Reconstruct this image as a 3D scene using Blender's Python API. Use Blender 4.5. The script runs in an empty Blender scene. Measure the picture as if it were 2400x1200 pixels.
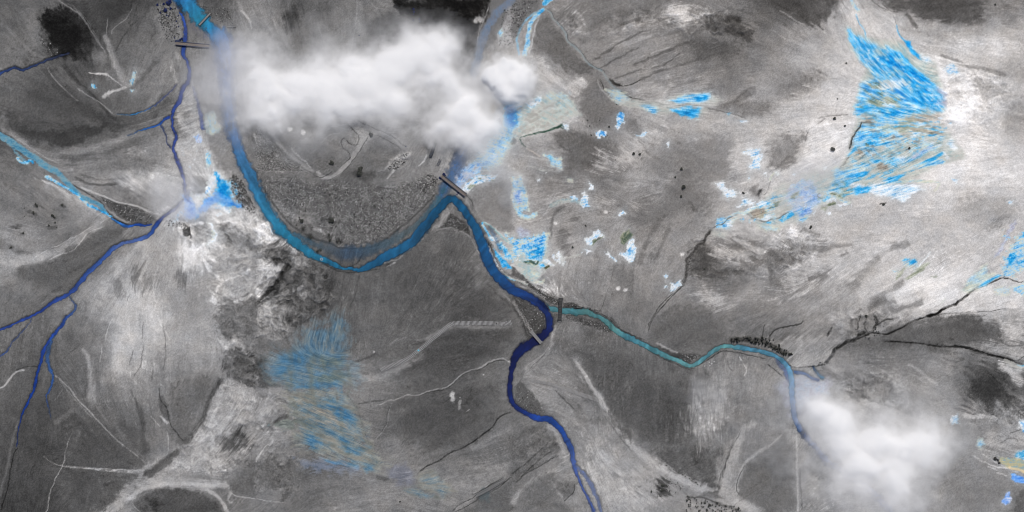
import bpy, bmesh, math, random
import numpy as np
from mathutils import Vector, Matrix, Euler
R = math.radians
rnd = random.Random(11)

# ------------------------------------------------------------------ camera, sky, sun, exposure
sc = bpy.context.scene
C = sc.collection
cam_d = bpy.data.cameras.new('camera')
cam = bpy.data.objects.new('camera', cam_d)
C.objects.link(cam)
CAMZ = 5000.0
cam.location = (0, 0, CAMZ)
cam_d.sensor_width = 36
cam_d.lens = 36 * CAMZ / 2400.0
cam_d.clip_start = 10
cam_d.clip_end = 60000
sc.camera = cam
SUN_EL, SUN_AZ = 60.0, 76.0            # azimuth measured from +X (image right) towards +Y (image top)
w = bpy.data.worlds.new("World")
sc.world = w
w.use_nodes = True
nt = w.node_tree
sky = nt.nodes.new('ShaderNodeTexSky')
sky.sky_type = 'NISHITA'
sky.sun_disc = False
sky.sun_elevation = R(SUN_EL)
sky.sun_rotation = R(90 - SUN_AZ)
sky.air_density = 0.7
sky.dust_density = 2.5
bg = nt.nodes['Background']
nt.links.new(sky.outputs[0], bg.inputs[0])
bg.inputs[1].default_value = 0.07
sd = bpy.data.lights.new('sun', 'SUN')
sun = bpy.data.objects.new('sun', sd)
C.objects.link(sun)
sd.energy = 2.5
sd.angle = R(0.5)
sd.color = (1.0, 0.965, 0.92)
sv = Vector((math.cos(R(SUN_EL)) * math.cos(R(SUN_AZ)), math.cos(R(SUN_EL)) * math.sin(R(SUN_AZ)), math.sin(R(SUN_EL))))
sun.rotation_euler = sv.to_track_quat('Z', 'Y').to_euler()
sc.view_settings.view_transform = 'Standard'
sc.view_settings.look = 'None'
sc.view_settings.gamma = 1
sc.view_settings.use_curve_mapping = False
sc.view_settings.exposure = 0.15
sc.cycles.volume_bounces = 48
sc.cycles.max_bounces = 48
sc.cycles.transparent_max_bounces = 24
sc.cycles.use_denoising = True
sc.cycles.filter_width = 1.0

# ------------------------------------------------------------------ the survey grid (photo pixel = 1 metre)
def axis(a, b, step, ends):
    inner = np.arange(a, b + step * .5, step)
    lo = [a]; d = step
    while lo[-1] > a - ends:
        d *= 1.16; lo.append(lo[-1] - d)
    hi = [inner[-1]]; d = step
    while hi[-1] < b + ends:
        d *= 1.16; hi.append(hi[-1] + d)
    return np.concatenate([np.array(lo[:0:-1]), inner, np.array(hi[1:])])
STEP = 1.95
ax_x = axis(-60, 2460, STEP, 9000)
ax_y = axis(-60, 1260, STEP, 9000)
X, Y = np.meshgrid(ax_x, ax_y)          # photo coordinates: x right, y down
X = X.astype(np.float32); Y = Y.astype(np.float32)
H_, W_ = X.shape
def wx(px): return px - 1200.0
def wy(py): return 600.0 - py
IX = np.arange(W_, dtype=np.float32); IY = np.arange(H_, dtype=np.float32)

# ------------------------------------------------------------------ noise
def vnoise(x, y, seed):
    rs = np.random.RandomState(seed)
    N = 256
    t = rs.rand(N, N).astype(np.float32)
    xi = np.floor(x).astype(np.int32); yi = np.floor(y).astype(np.int32)
    fx = (x - xi); fy = (y - yi)
    fx = fx * fx * (3 - 2 * fx); fy = fy * fy * (3 - 2 * fy)
    x0 = xi & 255; x1 = (xi + 1) & 255; y0 = yi & 255; y1 = (yi + 1) & 255
    return (t[y0, x0] * (1 - fx) + t[y0, x1] * fx) * (1 - fy) + (t[y1, x0] * (1 - fx) + t[y1, x1] * fx) * fy - 0.5
def fbm(x, y, scale, seed, octs=4, gain=0.55):
    o = 0; a = 1.0; s = scale; tot = 0
    for k in range(octs):
        c, sn = math.cos(k * 1.1 + seed), math.sin(k * 1.1 + seed)
        o = o + a * vnoise((x * c - y * sn) / s + 37 * k, (x * sn + y * c) / s + 17 * k, seed + k * 7)
        tot += a; a *= gain; s *= 0.5
    return (o / tot * 2.6).astype(np.float32)          # roughly -1..1
def sstep(a, b, v):
    t = np.clip((v - a) / (b - a), 0, 1)
    return t * t * (3 - 2 * t)
NF = fbm(X, Y, 9, 3, 3)          # fine clumps
NM = fbm(X, Y, 34, 5, 4)
NL = fbm(X, Y, 130, 9, 5)
WXn = fbm(X, Y, 26, 21, 4); WYn = fbm(X, Y, 26, 31, 4)      # warp
WXf = fbm(X, Y, 7, 41, 2); WYf = fbm(X, Y, 7, 51, 2)
rs = np.random.RandomState(4)
SP = rs.rand(H_, W_).astype(np.float32)

# ------------------------------------------------------------------ flow directions (x1,y1,x2,y2 in photo pixels)
FLOW = """60,60 120,150;30,230 150,270;60,320 250,350;200,380 330,350;250,50 270,200;330,60 280,200;320,130 300,210;380,120 330,230;420,260 300,300;120,190 250,290
430,60 435,160;540,200 545,320;560,380 620,500;620,60 660,140;700,20 720,140;800,40 810,160;950,20 1080,40;1100,60 1095,150;1000,200 1100,200;700,220 800,230
60,420 170,500;40,560 160,590;100,640 240,560;300,430 240,380;350,470 280,430;200,520 120,600;240,640 330,540;330,600 250,760;380,620 330,780;430,600 420,800;330,850 310,700;250,780 200,960
490,560 600,620;560,640 640,600;520,700 600,760;600,700 640,660;660,620 610,760;700,640 690,800;740,640 700,780;800,660 770,800;860,660 850,820;930,600 900,760;1000,560 900,760;1050,560 960,760
1080,620 1010,740;1130,680 1040,740;1160,730 1040,760;960,800 1150,770;900,860 1160,800;900,900 1100,870;950,960 1180,860;950,1020 1150,960;1000,1060 1180,980;920,1100 1130,1000;860,1150 1180,1060
640,420 900,440;700,460 900,480;700,360 780,400;1000,400 950,520
1340,60 1280,120;1300,120 1420,200;1260,180 1330,230;1340,230 1420,290;1440,60 1560,20;1440,130 1640,60;1460,170 1700,90;1480,200 1760,130;1560,230 1780,200;1420,100 1520,80;1650,40 1740,110
1560,250 1760,270;1500,300 1650,380;1450,330 1600,470;1350,330 1560,420;1260,380 1380,420;1240,330 1330,360;1400,440 1500,500;1250,560 1400,520;1300,460 1400,430;1500,450 1620,400;1560,500 1640,420
1500,540 1600,470;1450,560 1420,680;1400,640 1390,740;1500,640 1490,760;1540,700 1600,600;1600,560 1660,500;1320,640 1300,700;1250,660 1360,720
1640,600 1800,640;1640,670 1760,680;1560,760 1700,700;1600,800 1750,740;1640,540 1760,560;1700,560 1820,640;1760,520 1880,600;1800,760 1960,640;1900,740 2080,600;1960,720 2160,600;2000,760 2200,640
1850,800 1900,760;1900,830 2000,760;2060,740 2300,640;1900,560 2100,560;2000,600 2160,540;2100,520 2380,500;2150,470 2350,480;2200,420 2400,400;2240,600 2360,520
1990,90 2120,200;2040,120 2180,240;2080,140 2200,260;2010,220 2180,270;2000,260 2200,290;2010,370 2200,290;2000,430 2200,330;1970,460 2180,380;1950,475 2160,430;2020,330 2120,300;1720,520 1900,460;1800,520 1980,460
1960,20 1990,120;2020,60 2040,120;2080,60 2130,120;1850,60 1960,140;1800,130 1940,200;1750,200 1930,200;1760,320 1960,290;1780,420 1960,330;2120,60 2300,50;2150,110 2380,170;2200,180 2400,200;2240,260 2380,300;2220,330 2380,340
2000,840 2150,850;1950,870 2120,960;2050,880 2200,960;2250,820 2400,850;2300,900 2360,1000;2200,960 2350,1000;2240,1040 2380,1080;2250,1120 2400,1110;2150,1150 2300,1160
1420,780 1400,1000;1480,830 1470,1050;1540,850 1530,1060;1600,880 1600,1080;1650,900 1680,1120;1700,880 1700,1050;1760,900 1740,1000;1350,840 1400,920;1400,920 1480,1060;1300,880 1400,920;1270,930 1380,1000;1360,1020 1420,1160
1480,1060 1680,1160;1440,1100 1560,1180;1250,830 1290,760;1210,990 1290,940;1230,1060 1310,1020;1210,1150 1320,1090;1200,1120 1280,1050;1680,1150 1700,1020;1760,1100 1780,960;1720,1150 1800,1100
60,800 40,1000;100,900 60,1100;150,850 250,1000;200,980 300,1090;330,960 340,1080;400,920 380,1060;480,900 430,1040;520,860 480,960;560,860 600,900;530,1000 460,1060;580,950 500,1080;640,960 560,1060;640,1050 560,1160;700,1100 620,1180
150,1090 320,1105;200,1150 280,1060;380,1110 520,1120;640,800 820,900;660,850 820,860;700,900 840,930;680,950 850,1030;700,1000 880,1100;740,1080 900,1120;880,1120 1050,1180;260,850 300,960;350,820 370,960;450,800 450,900;50,1150 40,1200
"""
def flow_field():
    segs = []
    for s in FLOW.replace('\n', ';').split(';'):
        s = s.strip()
        if not s: continue
        a, b = s.split(' ')
        x1, y1 = map(float, a.split(',')); x2, y2 = map(float, b.split(','))
        segs.append((x1, y1, x2, y2))
    S = 14
    gx = np.arange(-80, 2490, S); gy = np.arange(-80, 1290, S)
    GX, GY = np.meshgrid(gx, gy)
    c2 = np.zeros_like(GX, dtype=float); s2 = np.zeros_like(c2)
    for x1, y1, x2, y2 in segs:
        L = math.hypot(x2 - x1, y2 - y1); an = math.atan2(y2 - y1, x2 - x1)
        t = np.clip(((GX - x1) * (x2 - x1) + (GY - y1) * (y2 - y1)) / L ** 2, 0, 1)
        d2 = (GX - x1 - t * (x2 - x1)) ** 2 + (GY - y1 - t * (y2 - y1)) ** 2
        wgt = 1 / (d2 + 300.0) ** 1.6
        c2 += wgt * math.cos(2 * an); s2 += wgt * math.sin(2 * an)
    n = np.hypot(c2, s2) + 1e-12
    return gx, gy, c2 / n, s2 / n
def bil(gx, gy, G, x, y):
    fx = np.clip((x - gx[0]) / (gx[1] - gx[0]), 0, len(gx) - 1.001); fy = np.clip((y - gy[0]) / (gy[1] - gy[0]), 0, len(gy) - 1.001)
    xi = fx.astype(np.int32); yi = fy.astype(np.int32); fx = fx - xi; fy = fy - yi
    return (G[yi, xi] * (1 - fx) + G[yi, xi + 1] * fx) * (1 - fy) + (G[yi + 1, xi] * (1 - fx) + G[yi + 1, xi + 1] * fx) * fy
gx_, gy_, C2, S2 = flow_field()
ang = 0.5 * np.arctan2(bil(gx_, gy_, S2, X, Y), bil(gx_, gy_, C2, X, Y)) + 0.16 * NM + 0.10 * NL
VX = np.cos(ang).astype(np.float32); VY = np.sin(ang).astype(np.float32)
def lic(src, n, raw=False):
    acc = src.copy(); cnt = 1
    for sgn in (1, -1):
        px, py = np.meshgrid(IX, IY); px = px.astype(np.float32); py = py.astype(np.float32)
        dx = VX * sgn; dy = VY * sgn
        for k in range(n):
            px = px + dx; py = py + dy
            xi = np.clip(px + .5, 0, W_ - 1).astype(np.int32); yi = np.clip(py + .5, 0, H_ - 1).astype(np.int32)
            acc += src[yi, xi]; cnt += 1
            nvx = VX[yi, xi]; nvy = VY[yi, xi]
            f = np.sign(nvx * dx + nvy * dy); f[f == 0] = 1
            dx = nvx * f; dy = nvy * f
    o = acc / cnt
    if raw: return o
    o = o - o.mean(); return (o / (o.std() + 1e-9) * .5).astype(np.float32)
def blur(a, n=1):
    for _ in range(n):
        a = (a + np.roll(a, 1, 0) + np.roll(a, -1, 0) + np.roll(a, 1, 1) + np.roll(a, -1, 1)) / 5
    return a
LF = lic(SP.copy(), 5)
LM = lic(blur(rs.rand(H_, W_).astype(np.float32), 2), 10)
LC = lic(blur(rs.rand(H_, W_).astype(np.float32), 18), 18)

LR = lic(blur(rs.rand(H_, W_).astype(np.float32), 7), 30)
LR2 = lic(blur(rs.rand(H_, W_).astype(np.float32), 14), 24)
# ------------------------------------------------------------------ tones of the bare ground, hill shading painted in with them, one row every 100 m
TONE = """85 90 75 60 85 75 115 85 100 110 75 75 115 125 108 115 108 110 80 75 175 130 72 100 112
92 80 65 98 105 110 130 95 112 100 100 80 150 112 122 125 102 92 112 150 185 188 172 188 172
90 80 80 108 112 150 150 150 140 140 130 130 185 150 115 130 130 112 138 165 195 195 210 175 178
70 75 72 90 112 135 118 125 128 118 130 150 175 168 120 150 145 158 165 190 210 205 210 190 155
100 105 118 130 150 175 95 98 95 102 115 150 150 112 105 140 110 132 180 190 195 195 212 214 208
112 112 125 95 145 185 140 95 95 98 95 110 148 132 130 120 120 150 185 185 180 182 188 182 182
150 118 85 132 150 150 128 100 82 85 80 85 160 160 125 130 125 92 112 150 172 190 184 190 190
100 95 118 158 130 140 130 85 80 80 76 76 82 118 115 115 120 115 122 135 155 186 198 190 190
88 85 98 170 148 138 95 98 90 90 80 72 95 100 85 100 90 100 100 122 98 100 108 130 110
84 80 98 132 112 118 118 108 118 105 80 80 108 125 92 78 95 122 130 160 140 118 128 82 92
75 70 80 92 108 130 120 110 118 92 75 80 95 110 122 95 86 110 118 150 160 165 150 115 150
66 70 75 85 138 120 108 90 105 118 112 105 100 118 140 135 125 130 100 140 160 160 138 135 130
60 60 88 128 82 90 105 100 115 115 105 105 105 110 130 135 120 150 110 130 140 140 130 120 100"""
TG = np.array([[float(v) for v in r.split()] for r in TONE.split('\n')])
def lift(v): return v + 9 * sstep(40, 80, v) * (1 - sstep(150, 195, v))
TG = lift(TG)
tx = X + 26 * WXn; ty = Y + 26 * WYn
fx = np.clip(tx / 100, 0, 23.999); fy = np.clip(ty / 100, 0, 11.999)
xi = fx.astype(int); yi = fy.astype(int); fx = fx - xi; fy = fy - yi
fx = fx * fx * (3 - 2 * fx) * .5 + fx * .5; fy = fy * fy * (3 - 2 * fy) * .5 + fy * .5
tone = (TG[yi, xi] * (1 - fx) + TG[yi, xi + 1] * fx) * (1 - fy) + (TG[yi + 1, xi] * (1 - fx) + TG[yi + 1, xi + 1] * fx) * fy
RGB = np.stack([tone, tone, tone], -1).astype(np.float32)
RGB[..., 2] -= .5
STR = np.ones((H_, W_), np.float32)      # strength of the streaks
DZ = np.zeros((H_, W_), np.float32)      # carving and mounding, metres

# ------------------------------------------------------------------ survey brushes
OFF = dict(a=(0, 0), b=(600, 0), c=(1200, 0), d=(1800, 0), e=(0, 400), f=(600, 400), g=(1200, 400), h=(1800, 400),
           i=(0, 800), j=(600, 800), k=(1200, 800), l=(1800, 800))
OFF2 = dict(A=(1080, 200), B=(1120, 500), D=(1700, 380), E=(1960, 200), F=(380, 400))     # closer sheets, one sixth
def pts(tile, s):
    out = []
    for p in s.split():
        x, y = map(float, p.split(','))
        if tile == 'p': out.append((x, y))
        elif tile in OFF2: out.append((OFF2[tile][0] + x / 6, OFF2[tile][1] + y / 6))
        else: out.append((OFF[tile][0] + x / 3, OFF[tile][1] + y / 3))
    return out
def smooth_line(P, wd, sub=6):
    if len(P) < 3: return P, wd
    Q = []; V = []
    n = len(P)
    for i in range(n - 1):
        p0 = P[max(i - 1, 0)]; p1 = P[i]; p2 = P[i + 1]; p3 = P[min(i + 2, n - 1)]
        for k in range(sub):
            t = k / sub
            f = lambda a, b, c, d: 0.5 * ((2 * b) + (-a + c) * t + (2 * a - 5 * b + 4 * c - d) * t * t + (-a + 3 * b - 3 * c + d) * t ** 3)
            Q.append((f(p0[0], p1[0], p2[0], p3[0]), f(p0[1], p1[1], p2[1], p3[1])))
            V.append(wd[i] + (wd[i + 1] - wd[i]) * t)
    Q.append(P[-1]); V.append(wd[-1])
    return Q, V
def bbox(x0, y0, x1, y1):
    i0 = max(np.searchsorted(ax_x, x0) - 1, 0); i1 = min(np.searchsorted(ax_x, x1) + 1, W_)
    j0 = max(np.searchsorted(ax_y, y0) - 1, 0); j1 = min(np.searchsorted(ax_y, y1) + 1, H_)
    return slice(j0, j1), slice(i0, i1)
def line_q(P, wd, rough=3.0, fine=1.0, pad=2.2):
    """normalised distance to a line (1 = its edge), in a window"""
    if not isinstance(wd, (list, tuple)): wd = [wd] * len(P)
    elif len(wd) == 2 and len(P) > 2: wd = [wd[0] + (wd[1] - wd[0]) * i / (len(P) - 1) for i in range(len(P))]
    P, wd = smooth_line(P, list(wd))
    m = max(wd) * pad + rough + fine + 3
    xs = [p[0] for p in P]; ys = [p[1] for p in P]
    sl = bbox(min(xs) - m, min(ys) - m, max(xs) + m, max(ys) + m)
    x = X[sl] + rough * WXn[sl] + fine * WXf[sl]; y = Y[sl] + rough * WYn[sl] + fine * WYf[sl]
    q = np.full(x.shape, 9.0, np.float32); s = np.zeros(x.shape, np.float32); side = np.zeros(x.shape, np.float32)
    n = len(P) - 1
    for i in range(n):
        (x1, y1), (x2, y2) = P[i], P[i + 1]
        dx, dy = x2 - x1, y2 - y1; L2 = dx * dx + dy * dy + 1e-9
        mm = max(wd[i], wd[i + 1]) * pad + rough + fine + 3
        t = np.clip(((x - x1) * dx + (y - y1) * dy) / L2, 0, 1)
        d = np.hypot(x - x1 - t * dx, y - y1 - t * dy)
        ww = np.maximum((wd[i] + (wd[i + 1] - wd[i]) * t) * 0.5, .3)
        qq = d / ww
        u = qq < q
        q[u] = qq[u]; s[u] = ((i + t) / n)[u]; side[u] = (((x - x1) * dy - (y - y1) * dx) / math.sqrt(L2) / ww)[u]
    return sl, q, s, side
def comp(sl, m, col):
    c = np.array(col, np.float32)
    if c.ndim <= 1:
        if c.ndim == 0: c = lift(float(c)); c = np.array([c, c, c - .5], np.float32)
    RGB[sl] += (c - RGB[sl]) * m[..., None]
def L(tile, wd, g, op, s, soft=.5, rough=3.0, dz=0.0, streak=0.0, brk=0.0):
    """a band or line on the ground"""
    P = pts(tile, s)
    sl, q, t, _ = line_q(P, wd, rough)
    nz = .35 * NF[sl] + streak * LM[sl]
    m = 1 - sstep(1 - soft, 1 + soft, q + nz * .6)
    if brk: m = m * (.4 + .6 * sstep(-.45, .3, NF[sl] * .7 + LF[sl] * .8 + .1))
    fade = np.minimum(1, np.minimum(t, 1 - t) * 14 + .15)
    m = m * op * fade
    comp(sl, m, g)
    if dz: DZ[sl] += dz * m
def poly_mask(P, soft, rough, fine=2.4, extra=0):
    xs = [p[0] for p in P]; ys = [p[1] for p in P]
    m = soft * 2 + rough * 1.5 + 5 + extra
    sl = bbox(min(xs) - m, min(ys) - m, max(xs) + m, max(ys) + m)
    x = X[sl] + rough * WXn[sl] + fine * WXf[sl]; y = Y[sl] + rough * WYn[sl] + fine * WYf[sl]
    ins = np.zeros(x.shape, bool); d = np.full(x.shape, 1e9, np.float32)
    for i in range(len(P)):
        (x1, y1), (x2, y2) = P[i], P[(i + 1) % len(P)]
        dx, dy = x2 - x1, y2 - y1
        t = np.clip(((x - x1) * dx + (y - y1) * dy) / (dx * dx + dy * dy + 1e-9), 0, 1)
        d = np.minimum(d, np.hypot(x - x1 - t * dx, y - y1 - t * dy))
        if abs(dy) > 1e-9:
            ins ^= ((y1 > y) != (y2 > y)) & (x < dx * (y - y1) / dy + x1)
    sd_ = np.where(ins, d, -d)
    return sl, sd_
def PG(tile, g, op, s, soft=8, rough=8, streak=.4, dz=0, calm=None):
    """a patch with a drawn outline"""
    sl, d = poly_mask(pts(tile, s), soft, rough)
    m = sstep(-soft, soft, d + soft * (streak * .8 * LM[sl] + .5 * NF[sl] + .6 * streak * LF[sl] + .7 * NM[sl])) * op
    m = np.clip(m * (.86 + .26 * NM[sl] + .24 * NF[sl] + .16 * LF[sl] + .16 * NL[sl]), 0, 1)
    comp(sl, m, g)
    if dz: DZ[sl] += dz * m
    if calm is not None: STR[sl] += (calm - STR[sl]) * m
def B(tile, rx, ry, rot, g, op, s, streak=.5, rough=.35, dz=0):
    """soft round patches at the given places; radii in metres"""
    for cx, cy in pts(tile, s):
        m_ = max(rx, ry) * 1.8
        sl = bbox(cx - m_, cy - m_, cx + m_, cy + m_)
        a = R(rot); dx = X[sl] - cx; dy = Y[sl] - cy
        u = (dx * math.cos(a) + dy * math.sin(a)) / rx; v = (-dx * math.sin(a) + dy * math.cos(a)) / ry
        q = np.sqrt(u * u + v * v) + rough * NM[sl] + streak * .5 * LM[sl] + .2 * streak * LF[sl]
        m = (1 - sstep(.35, 1.25, q)) * op
        comp(sl, m, g)
        if dz: DZ[sl] += dz * m
def pal_mix(pal, t):
    t = np.clip(t, 0, .9999) * (len(pal) - 1)
    i = t.astype(int); f = (t - i)[..., None]
    P_ = np.array(pal, np.float32)
    return P_[i] * (1 - f) + P_[i + 1] * f


# ------------------------------------------------------------------ ground features, sheet by sheet
# sheet a: dark scrub ground, fan of pale sediment, curved hillside
PG('a', 38, 1.1, '290,110 400,60 520,70 590,120 650,210 690,300 660,410 560,400 470,370 400,390 330,320 290,260 262,200', 9, 16, .9, calm=1.3)
PG('a', 22, .95, '300,130 420,110 560,180 600,300 500,360 380,330 300,240', 8, 12, .8)
PG('a', 58, .85, '440,0 930,0 905,80 800,150 750,240 690,230 640,150 540,60', 6, 8, .6)
PG('a', 62, .6, '560,300 730,330 760,420 650,430', 8, 8, .6)
L('a', 34, 112, .5, '180,60 230,200 260,330', .9)
L('a', 3, 128, .7, '410,0 480,50 560,100 610,170 660,250 720,330 750,400', .5, 2)
L('a', 2, 118, .5, '500,30 600,130 650,210 700,290', .5, 2)
L('a', [10, 20], 128, .8, '730,240 760,300 790,400 830,480 870,560 895,625', .5, 2, streak=.5)
L('a', [4, 9], 148, .5, '750,330 800,440 850,540 890,610', .5, 2, streak=.8)
B('a', 26, 16, 0, 118, .6, '700,390 730,420')
L('a', 2.2, 126, .7, '760,130 752,190 750,250', .5, 1)
L('a', 2.6, 120, .7, '930,60 885,130 800,200 785,240', .5, 1)
L('a', [2, 6], 196, .8, '620,512 680,516 760,527', .4, 1.5)
L('a', 2.6, 172, .8, '755,525 800,560 850,595 885,620', .4, 1)
L('a', [11, 3], 176, .85, '720,690 770,655 830,635 890,615', .6, 3, streak=.8)
L('a', [3, 14], 70, .5, '900,640 960,600 1040,500 1100,420', .7)
L('a', [14, 8], 78, .4, '960,170 1060,250 1100,330', .8)
L('a', 3, 60, .5, '815,360 850,280 900,200 960,150', .5, 2)
PG('a', 76, .5, '740,700 880,650 1050,680 1000,760 850,780 770,760', 8, 6)
L('a', 20, 62, .7, '330,460 390,570 520,680 640,790 760,870 900,900', .7, 6, streak=.8, dz=-1)
L('a', 8, 52, .6, '420,440 540,560 660,670 760,800 830,850', .7, 5, streak=.8)
L('a', 2.4, 135, .7, '340,470 360,520 420,590 500,670 560,710', .4, 1.5)
L('a', 2.6, 140, .75, '550,620 600,660 700,720 760,770 800,800', .4, 1.5)
L('a', 26, 66, .6, '820,840 960,830 1100,780 1190,690', .7, 5, streak=1)
L('a', 2, 125, .5, '900,890 1020,860 1120,820', .5, 2)
L('a', 6, 110, .5, '0,150 80,220 180,330 260,380 330,410', .7)
L('a', 3, 130, .5, '0,480 40,490 90,470', .6)
PG('a', 62, .6, '230,560 400,600 520,680 640,760 640,830 480,820 300,760 200,680', 14, 8, .8)
PG('a', 55, .85, '140,920 260,918 450,915 640,885 770,870 700,940 600,990 450,1035 300,1010 200,965', 4, 8, .6)
L('a', 16, 132, .6, '20,780 30,880 110,960 230,1040 380,1080 560,1060 760,1020 900,960 1010,920', .7, 4, streak=.7)
L('a', 8, 138, .5, '0,900 100,960 250,1070 420,1130 600,1110 800,1040', .8, 4)
L('a', 2, 170, .5, '90,960 190,1020 330,1110 420,1150', .5, 1)
L('a', 12, 76, .5, '0,840 60,900 20,980', .7)
L('a', 20, 74, .5, '420,1090 520,1120 700,1080 860,1030 1000,960', .8, 4, streak=1)
PG('a', 78, .6, '620,1190 800,1130 1100,1110 1200,1190', 12, 8)
L('a', 1.6, 120, .5, '1000,920 1060,960 1130,1030', .5, 1)
PG('a', 92, .7, '1040,40 1240,60 1270,270 1200,300 1120,200', 8, 8)
B('a', 24, 8, 80, 150, .5, '1210,460 1250,400', 1)
L('a', 6, 158, .55, '1190,470 1230,520 1240,600', .7, 6, streak=1.4)
PG('a', 92, .5, '1350,20 1600,30 1660,170 1500,180 1400,80', 8, 10)
L('a', 2.2, 120, .6, '1640,0 1640,150 1600,180', .5, 2)
L('a', [5, 3], 175, .6, '1690,70 1740,120 1765,150 1770,210', .5, 3)
PG('a', 172, .75, '1240,740 1330,600 1390,740 1420,870 1450,1000 1510,1200 1290,1200 1240,1090 1250,960', 8, 8, .8)
B('a', 16, 12, 0, 100, .5, '1270,960 1300,800', .6)
PG('a', 108, .8, '1440,720 1540,760 1640,1100 1690,1200 1530,1200 1470,980', 7, 6, .6)
B('a', 10, 14, 60, 205, .8, '1490,830 1520,900 1440,860', 1.2)
B('a', 14, 8, 20, 70, .5, '1740,950 1780,980')
# sheet b: ground around the cloud and the old river bend
B('b', 24, 26, 20, 62, .8, '235,130 250,170', .8)
L('b', 26, 78, .4, '450,0 460,110 520,200', .9, streak=1)
L('b', [14, 20], 130, .5, '730,0 720,120 740,270', .8, 4, streak=.5)
L('b', 2, 150, .4, '430,160 450,230 480,300', .5, 2)
L('b', 2.5, 140, .5, '710,0 700,180 660,380', .5, 4)
PG('b', 32, 1.1, '960,10 1640,-30 1640,30 1600,130 1560,210 1540,240 1400,250 1300,220 1150,150 1000,100', 6, 12, .8)
PG('b', 20, .9, '1350,-10 1600,0 1600,110 1540,210 1420,170 1380,80', 8, 12, .8)
PG('b', 62, .8, '900,100 960,90 1150,160 1380,240 1560,250 1540,420 1420,430 1200,330 1000,330 830,300 780,240 800,160', 12, 12, .8)
L('b', 2.5, 178, .8, '1640,40 1600,140 1570,220 1550,330 1545,400 1520,490', .5, 3, brk=.3)
B('b', 10, 7, 20, 190, .8, '1570,140 1545,150')
L('b', 8, 142, .7, '60,790 70,870 130,970 220,1070 320,1150 420,1210', .6, 3)
L('b', 6, 84, .7, '40,800 60,900 120,1000 210,1100 300,1180', .6, 2)
L('b', 3, 185, .7, '100,780 130,860 180,930 250,1050 320,1110 400,1190', .5, 3, brk=.35)
B('b', 7, 6, 0, 235, .9, '165,835 330,930 240,910', .8)
L('b', 3.5, 178, .6, '500,910 560,880 640,870', .6, 4, brk=.4)
L('b', 3, 165, .6, '370,1090 430,1040 520,950 600,930', .6, 3, brk=.3)
PG('b', 84, .7, '130,900 220,980 260,1060 230,1080 140,970', 4, 3)
PG('b', 88, .7, '300,1020 460,1000 560,1080 540,1190 420,1200 330,1100', 8, 6)
L('b', 13, 142, .9, '630,850 740,890 850,910 960,960 1060,1040', .3, 1.2)
L('b', 12, 140, .9, '790,950 720,1050 640,1150 580,1205', .3, 1.2)
PG('b', 140, .8, '640,850 790,870 860,930 780,1010 700,1030 720,960', 3, 2)
for s in ('690,830 760,870 850,910 960,960 1060,1040', '850,950 930,990 1030,1050', '640,870 690,920 720,950 720,990 700,1020 650,1000 620,970 600,990 610,1030 660,1080 650,1120 560,1200', '790,960 740,1040 700,1100 620,1200'):
    L('b', 2.2, 52, .75, s, .5, 1, dz=-.4, brk=.5)
PG('b', 92, .6, '860,980 1000,1040 1020,1090 900,1180 700,1200 760,1080', 8, 5)
L('b', 14, 160, .5, '920,1190 980,1120 1080,1070', .6, 4, brk=.1, streak=.6)
L('b', [2, 5], 182, .8, '1140,1170 1180,1130 1200,1090', .4, 1)
L('b', 12, 120, .6, '1060,1040 1110,1080 1150,1110', .6, 2)
# sheet c: hills to the right of the top river
PG('c', 178, .75, '120,390 220,400 260,470 340,520 360,580 280,600 200,560', 8, 10, .8)
PG('c', 84, .85, '190,110 260,120 330,220 390,300 480,420 560,480 560,530 430,520 300,450 220,380 140,370 150,260', 6, 6, .6)
PG('c', 192, .7, '380,590 480,560 530,600 500,640 400,640', 8, 8, .9)
L('c', 5, 176, .6, '400,100 480,100 520,190 560,250 500,230', .7, 6, brk=.2, streak=.8)
B('c', 26, 12, 0, 100, .5, '380,120 330,110', .8)
PG('c', 88, .75, '560,120 700,90 900,20 1060,0 1100,60 900,130 760,200 620,240 540,300 500,270', 10, 12, .9)
PG('c', 178, .6, '1060,70 1150,20 1250,60 1340,110 1290,140 1180,140 1070,110', 8, 14, 1.1)
L('c', 5, 190, .5, '1080,90 1180,100 1290,110 1400,110', .7, 8, streak=1.4, brk=.2)
PG('c', 58, .9, '1390,130 1540,110 1620,170 1700,220 1710,290 1590,280 1420,240 1320,220', 8, 12, 1.0)
PG('c', 76, .7, '1250,210 1440,250 1560,330 1480,400 1330,420 1250,330', 12, 14, 1.0)
PG('c', 146, .5, '760,310 880,260 980,240 900,300 820,340', 6, 6, 1)
for s, ww in (('560,430 720,330 860,250 990,200', 5), ('620,480 760,400 900,340', 4), ('840,460 1000,400 1160,330 1280,290', 6), ('700,560 860,500 1000,480 1110,430 1180,370', 4), ('900,560 1100,480 1300,420 1500,360', 7), ('700,210 860,140 980,120', 5)):
    L('c', ww, 74, .6, s, .6, 4, streak=1, dz=-.5)
for s in ('760,210 900,170 1010,140', '800,440 960,380 1110,330', '900,520 1060,440 1210,380', '620,360 760,280 900,230', '1060,560 1240,500 1330,440', '1100,140 1230,190 1300,150'):
    L('c', 4, 168, .45, s, .7, 5, streak=1.4, brk=.2)
PG('c', 168, .35, '1300,560 1380,560 1400,640 1200,650 1000,700 920,680 1100,620', 6, 8, 1.2)
L('c', 14, 190, .5, '840,640 960,620 1080,640 1040,700', .7, 5, streak=1)
for s in ('700,560 740,600 800,605 860,585 910,560', '760,640 820,680 900,700', '620,560 640,610 650,640'):
    L('c', 2, 34, .8, s, .5, 2, dz=-.6)
L('c', 7, 34, .7, '680,565 720,590 760,602', .7, 3)
L('c', 2.5, 70, .7, '820,690 950,710 1060,725 1180,740 1300,740 1420,770 1540,800 1650,830', .5, 2, dz=-.6)
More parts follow.
